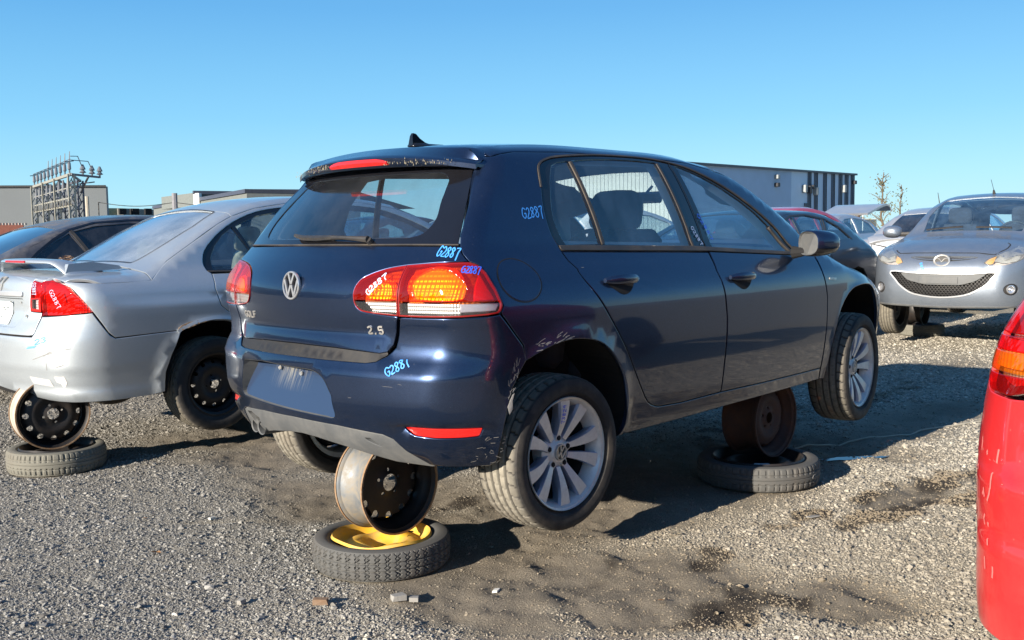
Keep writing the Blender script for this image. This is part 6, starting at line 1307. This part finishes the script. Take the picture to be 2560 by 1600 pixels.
a_ = pm.attributes.new('scl', 'FLOAT', 'POINT'); a_.data.foreach_set('value', sc.astype(np.float32)); tone = np.clip(.75*mud(px, py)+.8*oil(px, py)+.5*(fbm(px, py, .45, 3, 31)-.35)+.25*np.clip(1-np.abs(px-1.2)/1.6, 0, 1), 0, 1); a_ = pm.attributes.new('tone', 'FLOAT', 'POINT'); a_.data.foreach_set('value', tone.astype(np.float32)); a_ = pm.attributes.new('grey', 'FLOAT', 'POINT'); a_.data.foreach_set('value', grey(px, py).astype(np.float32)); a_ = pm.attributes.new('rot', 'FLOAT_VECTOR', 'POINT'); a_.data.foreach_set('vector', (RNG.uniform(-.5, .5, (n, 3))+np.array([0, 0, 1.])*RNG.uniform(0, 6.28, (n, 1))).astype(np.float32).ravel()); a_ = pm.attributes.new('idx', 'INT', 'POINT'); a_.data.foreach_set('value', RNG.integers(0, 6, n).astype(np.int32))
pc = bpy.data.collections.new('pebble_shapes')
t = NT('loose_stone'); oi = t.n('ObjectInfo'); ta = t.n('Attribute'); ta.attribute_type = 'INSTANCER'; ta.attribute_name = 'tone'; tg_ = t.n('Attribute'); tg_.attribute_type = 'INSTANCER'; tg_.attribute_name = 'grey'; mul = t.mix(tg_.outputs['Fac'], (.90, .86, .77), (.62, .625, .62)); t.l(t.mix(1, mul, t.mix(t.math('ADD', .08, t.math('MULTIPLY', ta.outputs['Fac'], .75)), t.ramp(oi.outputs['Random'], [(0, (.16, .155, .15)), (.3, (.28, .275, .265)), (.65, (.40, .39, .37)), (.92, (.50, .485, .455)), (1, (.66, .64, .60))]), (.22, .18, .13)), 'MULTIPLY'), t.b.inputs['Base Color']); t.b.inputs['Roughness'].default_value = .85
for k in range(6):
    bm = bmesh.new(); rg = random.Random(k)
    for i in range(13):
        d = Vector((rg.gauss(0, 1), rg.gauss(0, 1), rg.gauss(0, 1))).normalized(); bm.verts.new((d.x*rg.uniform(.9, 1.35), d.y*rg.uniform(.75, 1.1), d.z*rg.uniform(.5, .75)))
    bmesh.ops.convex_hull(bm, input=bm.verts); mm = bpy.data.meshes.new('pebble'); bm.to_mesh(mm); bm.free(); mm.materials.append(t.m); pc.objects.link(bpy.data.objects.new('pebble', mm))
ng = bpy.data.node_groups.new('scatter_stones', 'GeometryNodeTree'); ng.interface.new_socket('Geometry', in_out='INPUT', socket_type='NodeSocketGeometry'); ng.interface.new_socket('Geometry', in_out='OUTPUT', socket_type='NodeSocketGeometry')
gi = ng.nodes.new('NodeGroupInput'); gout = ng.nodes.new('NodeGroupOutput'); mp2 = ng.nodes.new('GeometryNodeMeshToPoints'); io = ng.nodes.new('GeometryNodeInstanceOnPoints'); ci = ng.nodes.new('GeometryNodeCollectionInfo')
ci.inputs['Collection'].default_value = pc; ci.inputs['Separate Children'].default_value = True; ci.inputs['Reset Children'].default_value = True; io.inputs['Pick Instance'].default_value = True
def nat(nm, ty):
    q = ng.nodes.new('GeometryNodeInputNamedAttribute'); q.data_type = ty; q.inputs['Name'].default_value = nm; return q.outputs[0]
L2 = ng.links.new; L2(gi.outputs[0], mp2.inputs[0]); L2(mp2.outputs[0], io.inputs['Points']); L2(ci.outputs[0], io.inputs['Instance']); L2(nat('idx', 'INT'), io.inputs['Instance Index']); L2(nat('rot', 'FLOAT_VECTOR'), io.inputs['Rotation']); L2(nat('scl', 'FLOAT'), io.inputs['Scale']); L2(io.outputs[0], gout.inputs[0])
gv = bpy.data.objects.new('gravel', pm); COL.objects.link(gv); md = gv.modifiers.new('scatter', 'NODES'); md.node_group = ng; tag(gv, 'loose crushed stone scattered over the yard', 'gravel', kind='stuff')
# puddle, cord, litter
def gz1(x, y): return float(gh(np.array([x]), np.array([y]))[0])
pm_ = mat('still_water', (.02, .025, .03), .02, var=0)
for i, (x, y, a, b, r) in enumerate(((3.23, -.80, .16, .035, -.55), (3.05, -.60, .08, .02, -.5), (3.42, -.93, .05, .02, -.5))):
    pts = []; rg = random.Random(i)
    for k in range(22):
        t_ = 2*math.pi*k/22; q = 1+rg.uniform(-.3, .3); u_, v_ = a*q*math.cos(t_), b*q*math.sin(t_); pts.append((x+u_*math.cos(r)-v_*math.sin(r), y+u_*math.sin(r)+v_*math.cos(r), gz1(x, y)+.010))
    o = meshobj('puddle', pts, [tuple(range(22))], pm_, None, False); tag(o, kind='structure')
cr = []; 
for i in range(40):
    t_ = i/39; x = 3.0+3.2*t_; y = -.35-1.05*t_+.02*math.sin(t_*9); cr.append((x, y, gz1(x, y)+.006))
mb = MB(); mb.tube(cr, .006, 6); tag(mb.build('cord', mat('pale_cord', (.42, .38, .30), .8)), 'pale cord lying straight across the ground beyond the hatchback\'s front wheel', 'cord')
def leaf(x, y, s_, c, label, rz):
    rg = random.Random(int(x*1000)); n = 10; pts = [(0, 0, .004)]
    for k in range(n):
        a = 2*math.pi*k/n; r = s_*(1 if k % 2 == 0 else .55)*rg.uniform(.8, 1.1); pts.append((r*math.cos(a), r*.8*math.sin(a), rg.uniform(.004, .35*s_)))
    o = meshobj('dry_leaf', pts, [(0, k+1, (k+1) % n+1) for k in range(n)], c, None, False); o.location = (x, y, gz1(x, y)+.008); o.rotation_euler = (.1, .15, rz); tag(o, label, 'leaf')
LFM = mat('brown_leaf', (.30, .155, .065), .8, var=.3, vscale=40)
leaf(-.358, .485, .030, LFM, 'brown curled leaf alone on the grey gravel, lower left', .4); leaf(-.15, 1.02, .02, LFM, 'small reddish leaf on the gravel above the brown curled one', 1.4)
leaf(1.30, -.98, .03, mat('pale_leaf', (.48, .40, .26), .8), 'pale dry leaf beside the hanging alloy wheel\'s right side', .2); leaf(.62, -1.40, .018, LFM, 'tiny brown leaf on the damp dirt in the foreground', 2)
def chip(name, x, y, d, c, label, cat, rz, seed):
    rg = random.Random(seed); pts = [(sx*d[0]/2*rg.uniform(.7, 1), sy*d[1]/2*rg.uniform(.7, 1), sz*d[2]/2*rg.uniform(.7, 1)) for sx in (-1, -.3, .4, 1) for sy in (-1, 1) for sz in (-1, 1)]
    bm = bmesh.new(); [bm.verts.new(p) for p in pts]; bmesh.ops.convex_hull(bm, input=bm.verts); bmesh.ops.delete(bm, geom=[v for v in bm.verts if not v.link_faces], context='VERTS'); mm = bpy.data.meshes.new(name); bm.to_mesh(mm); bm.free(); mm.materials.append(c)
    o = bpy.data.objects.new(name, mm); COL.objects.link(o); o.location = (x, y, gz1(x, y)+d[2]*.55+.003); o.rotation_euler = (rg.uniform(-.1, .1), rg.uniform(-.1, .1), rz); tag(o, label, cat)
BR = mat('old_brick', (.20, .12, .07), .9, dirt=(.3, .25, .2), dirt_amt=.4, bump=.5, bscale=60); SG = mat('pale_stone', (.27, .26, .24), .85, bump=.5, bscale=60); SW = mat('white_chip', (.68, .66, .60), .8)
chip('brick_fragment', -.234, -.52, (.065, .028, .022), BR, 'brown brick fragment in the gravel below the yellow-rimmed spare', 'brick', -.75, 1)
chip('stone', -.02, -.70, (.055, .04, .022), SG, 'flat grey stone right of the brick fragment, left one of a pair', 'stone', -.4, 2); chip('stone', .025, -.735, (.04, .035, .02), SG, 'flat grey stone right of the brick fragment, right one of a pair', 'stone', .8, 3)
chip('plastic_chip', .307, -.872, (.04, .022, .008), SW, 'white broken chip on the brown dirt below the alloy wheel', 'debris', .5, 4); chip('plastic_chip', .073, .794, (.035, .02, .012), SW, 'white chip at the end of the rut on the left', 'debris', .2, 5)
chip('plastic_chip', .10, -.42, (.03, .02, .01), SW, 'white chip against the front of the yellow-rimmed spare', 'debris', 1.2, 6); chip('metal_scrap', 1.95, -1.28, (.07, .03, .006), SG, 'thin grey scrap in the bumper\'s shadow', 'debris', -.3, 8)
chip('stone', -.42, -.30, (.03, .025, .018), SG, 'dark-shadowed pebble left of the brick fragment at the bottom', 'stone', .3, 9)

# ================================================================== far side of the yard
def at(u, v, d, z=None):
    """ray through the scene at forward depth d -> point"""
    k = Vector(_f)+Vector(_R)*((u-1280)/2545.7)+Vector(_U)*((800-v)/2545.7); return Vector(_M.translation)+k*d
def blk(name, p0, p1, depth, z0, z1, m, par=None, cap=None):
    """wall from p0 to p1 (plan), going back `depth` metres"""
    p0 = Vector(p0[:2]); p1 = Vector(p1[:2]); d = (p1-p0).normalized(); n = Vector((-d.y, d.x)); 
    if n.dot(p0-Vector((cx0, cy0))) < 0: n = -n
    q = [p0, p1, p1+n*depth, p0+n*depth]; v = [(p.x, p.y, z0) for p in q]+[(p.x, p.y, z1) for p in q]
    return meshobj(name, v, [(0, 1, 5, 4), (1, 2, 6, 5), (2, 3, 7, 6), (3, 0, 4, 7), (4, 5, 6, 7)], m, par, False)
def ribbed(name, c, c2, scale, axis='x'):
    t = NT(name); w = t.n('TexWave'); w.wave_type = 'BANDS'; w.bands_direction = axis.upper(); w.inputs['Scale'].default_value = scale; t.l(t.coord(), w.inputs[0]); t.l(t.mix(w.outputs['Fac'], c, c2), t.b.inputs['Base Color']); t.b.inputs['Roughness'].default_value = .5; t.b.inputs['Metallic'].default_value = .2; t.l(t.bump(w.outputs['Fac'], .6, .05), t.b.inputs['Normal']); return t.m
WH = tag(empty('warehouse', (80, 55, 0)), 'long blue-grey metal warehouse with dark vertical stripes at its right end', 'building')

WM = mat('blue_grey_cladding', (.47, .59, .73), .55, .0, var=.06, vscale=.5); WL = mat('pale_ribbed_cladding', (.50, .50, .47), .5, .1, var=.05); DKM = mat('dark_stripe_cladding', (.06, .075, .10), .6, var=.1)
mb = MB(); mb.box((18.85, .2, 4.0), (37.7, .4, 8.0)); mb.box((37.5, 12, 4), (.4, 23, 8)); mb.box((19, 12, 8.0), (38, 24, .12)); mb.build('wall', WM, WH)
mb = MB(); 
for i in range(48): mb.box((-.12, .25+i*.5, 4.0), (.12, .24, 8.0))
mb.box((0, 12.1, 4.0), (.2, 24.2, 8.0)); mb.build('ribbed_wall', WL, WH, smooth=False)
mb = MB()
for i in range(106): mb.box((.3+i*.21, -.03, 4.0), (.06, .06, 8.0))
mb.build('wall_rib', WM, WH, smooth=False)
mb = MB(); mb.box((18.9, -.1, 8.05), (38.2, .5, .22)); mb.box((-.15, 12.1, 8.05), (.5, 24.2, .22)); mb.build('roof_flashing', mat('slate_flashing', (.06, .075, .10), .5), WH)
def wx(u): # plan x on the y=55 wall for pixel column u
    k = Vector(_f)+Vector(_R)*((u-1280)/2545.7)-Vector(_U)*.09; t_ = (55-cy0)/k.y; return cx0+k.x*t_-80
for u in (2016, 2026, 2034, 2042, 2058, 2064, 2072, 2078, 2092, 2098, 2106, 2110, 2122, 2128):
    pass
for uc in (2017, 2033, 2055, 2075, 2093, 2108, 2123):
    for du in (-3.4, 0, 3.4):
        a, b_ = wx(uc+du-.55), wx(uc+du+.55); mb = MB(); mb.box(((a+b_)/2, -.06, 4.0), (b_-a, .08, 7.9)); mb.build('dark_stripe', DKM, WH, smooth=False)
mb = MB(); a, b_ = wx(2004.5), wx(2015); mb.box(((a+b_)/2, -.08, 2.2), (b_-a, .1, 4.4)); mb.build('door', DKM, WH, smooth=False)
for u, v in ((1941, 442), (1941, 462), (2010, 472), (2030, 467), (2108, 472), (2022, 474), (2038, 478), (2134, 456)):
    P = at(u, v, 1); k = P-Vector(_M.translation); t_ = (54.85-cy0)/k.y; P = Vector(_M.translation)+k*t_; mb = MB(); mb.box((P.x-80, -.25, P.z), (.5, .5, .45 if v < 470 else .9), bev=.05); mb.build('wall_lamp', mat('lamp_box_%d' % (v % 3), (.28, .30, .30) if v in (442, 456) else (.03, .03, .035), .5) if 'lamp_box_%d' % (v % 3) not in bpy.data.materials else bpy.data.materials['lamp_box_%d' % (v % 3)], WH)
# left-hand buildings
def ground_pt(u, d): p = at(u, 600, d); return (p.x, p.y)
def ztop(u, v, d): return at(u, v, d).z
LB = blk('warehouse', ground_pt(-400, 128), ground_pt(271, 135), 1.5, 0, ztop(271, 466, 135), mat('dark_grey_panels', (.14, .155, .165), .7, var=.05, vscale=.2)); tag(LB, 'plain dark grey warehouse at the far left behind the steel rack', 'building')
mb = MB(); p0 = ground_pt(-400, 127.9); p1 = ground_pt(271, 134.9); za = ztop(271, 466, 135); mb.tube([(p0[0], p0[1], za), (p1[0], p1[1], za)], .18, 4); mb.build('roof_edge', M['trim'], LB)
BK = mat('red_brown_brick', (.20, .07, .05), .85); bw = blk('brick_wall', ground_pt(-200, 60), ground_pt(60, 62), .4, 0, ztop(0, 557, 60), BK); tag(bw, 'low red-brown brick wall at the left edge behind the dark saloon', 'wall')
mb = MB(); 
for i in range(14):
    p = at(-40+i*8, 560, 59.6); mb.box((p.x, p.y, p.z), (.10, .10, .12))
mb.build('coping_post', mat('grey_coping', (.3, .28, .27), .8), bw, smooth=False)
bb = blk('office_building', ground_pt(268, 150), ground_pt(312, 152), 20, 0, ztop(290, 520, 150), mat('beige_render', (.42, .36, .20), .8)); tag(bb, 'low beige and grey building with small dark windows beyond the silver saloon', 'building')
bb2 = blk('side_wing', ground_pt(312, 151), ground_pt(420, 162), 20, 0, ztop(312, 521, 151), mat('mid_grey_render', (.17, .17, .15), .8), bb)
for u in (306, 334, 338, 370): 
    p = at(u, 529, 149.3 if u < 312 else 151); mb = MB(); mb.box((p.x, p.y, p.z), (1.0, .5, .9)); mb.build('window', M['gap'], bb, smooth=False)
p0 = at(384, 519, 92); p1 = at(617, 490, 62); GRY = mat('pale_grey_cladding', (.15, .165, .16), .8)
v = [(p0.x, p0.y, 0), (p1.x, p1.y, 0), (p1.x, p1.y, p1.z), (p0.x, p0.y, p1.z)]; e2 = at(900, 492, 66)
gb = meshobj('low_warehouse', [(p0.x, p0.y, 0), (p1.x, p1.y, 0), (e2.x, e2.y, 0), (p0.x, p0.y, p0.z), (p1.x, p1.y, p0.z), (e2.x, e2.y, p0.z), (p0.x+30, p0.y+30, p0.z), (e2.x+30, e2.y+30, p0.z)], [(0, 1, 4, 3), (1, 2, 5, 4), (3, 4, 5, 7, 6)], GRY, None, False); tag(gb, 'flat-roofed pale grey building with a dark roof edge just left of the blue hatchback', 'building')
mb = MB(); zz = p0.z; mb.tube([(p0.x, p0.y, zz), (p1.x, p1.y, zz), (e2.x, e2.y, zz)], .17, 4); mb.build('roof_edge', mat('blue_slate_edge', (.05, .06, .09), .6), gb)
q0 = at(483, 486, 74); q1 = at(601, 486, 76); ub = blk('roof_block', q0, q1, 8, zz-.5, ztop(540, 483, 75), GRY, gb); q2 = at(497, 486, 73.8); blk('roof_block_end', q0, q2, .3, zz-.5, ztop(540, 484, 75), mat('white_panel', (.75, .72, .68), .7), gb)
mb = MB(); za = ztop(540, 482, 75); mb.tube([(q0.x, q0.y, za), (q1.x, q1.y, za)], .18, 4); mb.build('roof_edge', bpy.data.materials['blue_slate_edge'], gb)
# poles and cable
def pole(u, v0, d, r, label, m): 
    p = at(u, v0, d); mb = MB(); mb.tube([(p.x, p.y, 0), (p.x, p.y, p.z)], r, 8); return tag(mb.build('pole', m), label, 'pole')
WD = mat('weathered_wood', (.38, .34, .28), .85); pole(217, 491, 52, .10, 'pale wooden pole standing just right of the steel rack', WD); pa = pole(246, 505, 60, .03, 'thin dark pole at the left end of the sagging cable', M['trim']); pb = pole(436, 483, 58, .16, 'short thick pole above the pale grey building, at the right end of the cable', mat('grey_pole', (.20, .20, .22), .8))
a = at(246, 506, 60); b_ = at(436, 506, 58); c_ = at(620, 517, 56); cb_ = [a.lerp(b_, t_)-Vector((0, 0, .22*math.sin(math.pi*t_))) for t_ in np.linspace(0, 1, 16)]+[b_.lerp(c_, t_)-Vector((0, 0, .1*math.sin(math.pi*t_))) for t_ in np.linspace(.1, 1, 8)]
mb = MB(); mb.tube(cb_, .022, 5); tag(mb.build('overhead_cable', M['trim']), 'overhead cable sagging between the poles left of the blue hatchback', 'cable')
# steel rack of a switchyard
RK = tag(empty('switchyard_rack', (0, 0, 0)), 'steel lattice switchyard rack with rows of insulators on top, far left', 'steel rack')
A0 = at(84, 467, 66); A1 = at(178, 446, 54); B1 = at(200, 448, 60); AX = Vector((A1.x-A0.x, A1.y-A0.y, 0)); DP = Vector((B1.x-A1.x, B1.y-A1.y, 0)); ztp = A0.z
SM = mat('galvanised_steel', (.30, .29, .25), .55, .3); SD = mat('dark_galvanised_steel', (.10, .11, .14), .6, .3); CER = mat('grey_insulator', (.13, .14, .16), .35)
O3 = Vector((A0.x, A0.y, 0))
def rp3(a, d_, z): return O3+AX*a+DP*d_+Vector((0, 0, z))
for a in (0, .34, .66, 1.0):
    for d_ in (0, 1):
        mb = MB(); w_ = .16; 
        for s1 in (-w_, w_): mb.tube([rp3(a, d_, 0)+Vector((s1, 0, 0)), rp3(a, d_, ztp)+Vector((s1, 0, 0))], .06, 4)
        for i in range(9): z = ztp*i/9; mb.tube([rp3(a, d_, z)+Vector((-w_, 0, 0)), rp3(a, d_, z+ztp/9)+Vector((w_, 0, 0))], .03, 4)
        mb.build('post', SM if d_ == 0 else SD, RK)
for z, m_, r_ in ((ztp, SM, .10), (ztp*.86, SM, .04), (ztp*.745, SM, .06), (ztp*.66, SM, .06)):
    for d_ in (0, 1): mb = MB(); mb.tube([rp3(0, d_, z), rp3(1, d_, z)], r_, 4); mb.build('beam', m_ if d_ == 0 else SD, RK)
for a in (0, .34, .66, 1):
    mb = MB(); mb.tube([rp3(a, 0, ztp), rp3(a, 1, ztp)], .07, 4); 
    for i in range(3): z = ztp*(.35+.2*i); mb.tube([rp3(a, 0, z), rp3(a, 1, z+ztp*.2)], .035, 4); mb.tube([rp3(a, 1, z), rp3(a, 0, z+ztp*.2)], .035, 4)
    mb.build('cross_brace', SD, RK)
for i in range(10):
    a = .03+.94*i/9; h = .62; P = rp3(a, 0, ztp); mb = MB(); mb.tube([P, P+Vector((0, 0, .25)), P+Vector((0, 0, .3)), P+Vector((0, 0, h)), P+Vector((0, 0, h+.06))], [.04, .05, .10, .085, .05], 8); mb.tube([P+Vector((-.25, 0, h+.05)), P+Vector((.25, 0, h+.12))], .035, 4)
    if i > 3: mb.tube([P+Vector((0, 0, h)), P+Vector((.05, 0, h+.62))], [.035, .02], 5)
    mb.build('insulator', CER, RK)
for i in range(9):
    a = .08+.84*i/8
    if abs(a-.34) < .04 or abs(a-.66) < .04: continue
    P = rp3(a, 0, ztp*.86); mb = MB(); mb.tube([P+Vector((0, 0, -.15)), P+Vector((0, 0, .1)), P+Vector((0, 0, .5))], [.11, .09, .05], 8); mb.build('insulator', CER, RK)
for i in range(16):
    a = .01+.98*i/15; mb = MB(); mb.tube([rp3(a, 0, ztp*.75), rp3(a+.02, -.12, ztp*.71), rp3(a-.01, -.05, ztp*.67), rp3(a+.03, .06, ztp*.65)], .04, 4); mb.tube([rp3(a+.02, -.12, ztp*.71), rp3(a+.03, -.18, ztp*.66)], .035, 4); mb.build('switch_arm', SM, RK)
arm0 = rp3(1, .5, ztp); arm1 = at(250, 449, 57); arm1.z = ztp; mb = MB(); mb.tube([rp3(1, 0, ztp), arm1], .07, 4); mb.tube([rp3(1, 1, ztp*.86), arm1.lerp(rp3(1, 0, ztp), .4)], .06, 4); mb.tube([rp3(1, .6, ztp*.93), at(236, 455, 57)], .04, 4); mb.build('outrigger', SD, RK)
for t_ in (.40, .72, 1.0):
    P = rp3(1, 0, ztp).lerp(arm1, t_); mb = MB(); mb.tube([P, P+Vector((0, 0, .12)), P+Vector((0, 0, .16)), P+Vector((0, 0, .3)), P+Vector((0, 0, .34)), P+Vector((0, 0, .6))], [.05, .05, .19, .07, .17, .05], 8); mb.build('insulator', CER, RK)
mb = MB(); P = rp3(1, 0, ztp); mb.tube([P+Vector((0, 0, .95)), P.lerp(arm1, .25)+Vector((0, 0, 1.0)), P.lerp(arm1, .4)+Vector((0, 0, .4))], .025, 4); mb.tube([P+Vector((0, 0, .75)), P.lerp(arm1, .6)+Vector((0, 0, .8)), P.lerp(arm1, .72)+Vector((0, 0, .4))], .025, 4); mb.tube([rp3(0, 0, ztp+.8), rp3(1, 0, ztp+.8)], .02, 4); mb.build('busbar', SD, RK)
# trees, fence and odds at the right
def tree(name, label, base, h, seed, spread, dens, lm, bare=.4):
    rg = random.Random(seed); T_ = tag(empty(name, base), label, 'tree'); mb = MB(); tips = []
    top = Vector((rg.uniform(-.1, .1)*h*.2, 0, h)); pts = [Vector((0, 0, 0)).lerp(top, i/8)+Vector((rg.uniform(-.02, .02)*h, rg.uniform(-.02, .02)*h, 0)) for i in range(9)]; mb.tube(pts, [.035*h*.5*(1-i/9)+.008 for i in range(9)], 6)
    for i in range(26):
        t_ = rg.uniform(.25, .97); p = Vector((0, 0, 0)).lerp(top, t_); a = rg.uniform(0, 6.28); L_ = spread*h*(1.15-t_)*rg.uniform(.5, 1.1); d = Vector((math.cos(a), math.sin(a), rg.uniform(.5, 1.1))).normalized(); q = [p+d*L_*k/3+Vector((rg.uniform(-.05, .05), rg.uniform(-.05, .05), .06*L_*k)) for k in range(4)]; mb.tube(q, [.012*h*.4, .02, .014, .008], 5); tips += [(p+d*L_*rg.uniform(.25, 1.05)) for _ in range(int(dens*L_*9)+2)]
    tips += [Vector((0, 0, 0)).lerp(top, rg.uniform(.3, 1)) for _ in range(12)]
    mb.build('trunk', mat('bark_'+str(seed), (.12, .09, .06), .9), T_)
    lf = MB()
    for p in tips:
        for _ in range(5 if dens > 1 else 3):
            c = p+Vector((rg.gauss(0, .12), rg.gauss(0, .10), rg.gauss(0, .09))); s_ = rg.uniform(.025, .06); n1 = Vector((rg.gauss(0, 1), rg.gauss(0, 1), rg.gauss(0, 1))).normalized(); u_ = n1.orthogonal().normalized()*s_; w_ = n1.cross(u_).normalized()*s_*.7; lf.add([c-u_, c-w_*.6, c+u_, c+w_], [(0, 1, 2, 3)])
    lf.build('crown', lm, T_, smooth=False); return T_
GRN = mat('autumn_green_leaves', (.13, .13, .06), .8, var=.5, vscale=3); GRN2 = mat('olive_leaves', (.12, .14, .06), .8, var=.5, vscale=3); ORG = mat('rusty_leaves', (.22, .12, .05), .8, var=.5, vscale=2)
p = at(2207, 580, 42); h_ = at(2207, 431, 42).z; tree('young_tree', 'sparse young tree with an upright tip, right of the warehouse', (p.x, p.y, 0), h_, 3, .30, .45, GRN)
p = at(2250, 580, 46); h_ = at(2258, 462, 46).z; tree('young_tree', 'thin sparse tree leaning over the silver saloon\'s roof, right of the taller one', (p.x, p.y, 0), h_, 5, .28, .4, GRN2)
p = at(2146, 575, 120); h_ = at(2146, 517, 120).z; tree('bushy_tree', 'small rust-coloured tree far away between the warehouse and the young trees', (p.x, p.y, 0), h_, 7, .45, 5, ORG)
f0 = at(2128, 560, 75); f1 = at(2190, 560, 78); fn = tag(empty('yard_fence', (0, 0, 0)), 'pale corrugated fence below the rust-coloured tree', 'fence'); zf = at(2150, 547, 76).z
for i in range(24):
    P = Vector((f0.x, f0.y, 0)).lerp(Vector((f1.x, f1.y, 0)), i/23); mb = MB(); mb.box((P.x, P.y, zf/2), (.07, .05, zf)); mb.build('panel', mat('cream_fence', (.55, .53, .45), .7) if 'cream_fence' not in bpy.data.materials else bpy.data.materials['cream_fence'], fn, smooth=False)
P = at(2157, 560, 70); h_ = at(2157, 512, 70).z; mb = MB(); mb.tube([(P.x, P.y, 0), (P.x, P.y, h_*.85), (P.x+.1, P.y-.15, h_*.97), (P.x+.4, P.y-.5, h_)], .04, 6); tag(mb.build('lamp_post', mat('pale_steel_post', (.5, .5, .48), .5)), 'slender curved lamp post in front of the rust-coloured tree', 'lamp post')
# a low tree-covered bank behind the photographer: it is what the paintwork mirrors
bk = MB(); n = 90; 
hv = [7+4.5*vnoise(np.array([i*.23]), np.array([3.]), 4)[0]+1.8*vnoise(np.array([i*.9]), np.array([7.]), 5)[0] for i in range(n+1)]
rows3 = []
for j, (dr, hz) in enumerate(((0, 0), (6, .55), (12, .85), (18, 1.0), (34, 0))):
    for i in range(n+1):
        a = math.radians(118+i*(255-118)/n+ (0)); a = math.radians(100+i*210/n); r = 75+dr; bk.v.append((r*math.cos(a), r*math.sin(a), hv[i]*hz+(.8*random.random() if hz else 0)))
bk.f = [(j*(n+1)+i, j*(n+1)+i+1, (j+1)*(n+1)+i+1, (j+1)*(n+1)+i) for j in range(4) for i in range(n)]; bk.mi = [0]*len(bk.f)
tag(bk.build('wooded_bank', mat('dark_scrub', (.035, .035, .022), .95, var=.4, vscale=.6, bump=1, bscale=1.5, bdist=.5), None), kind='structure')
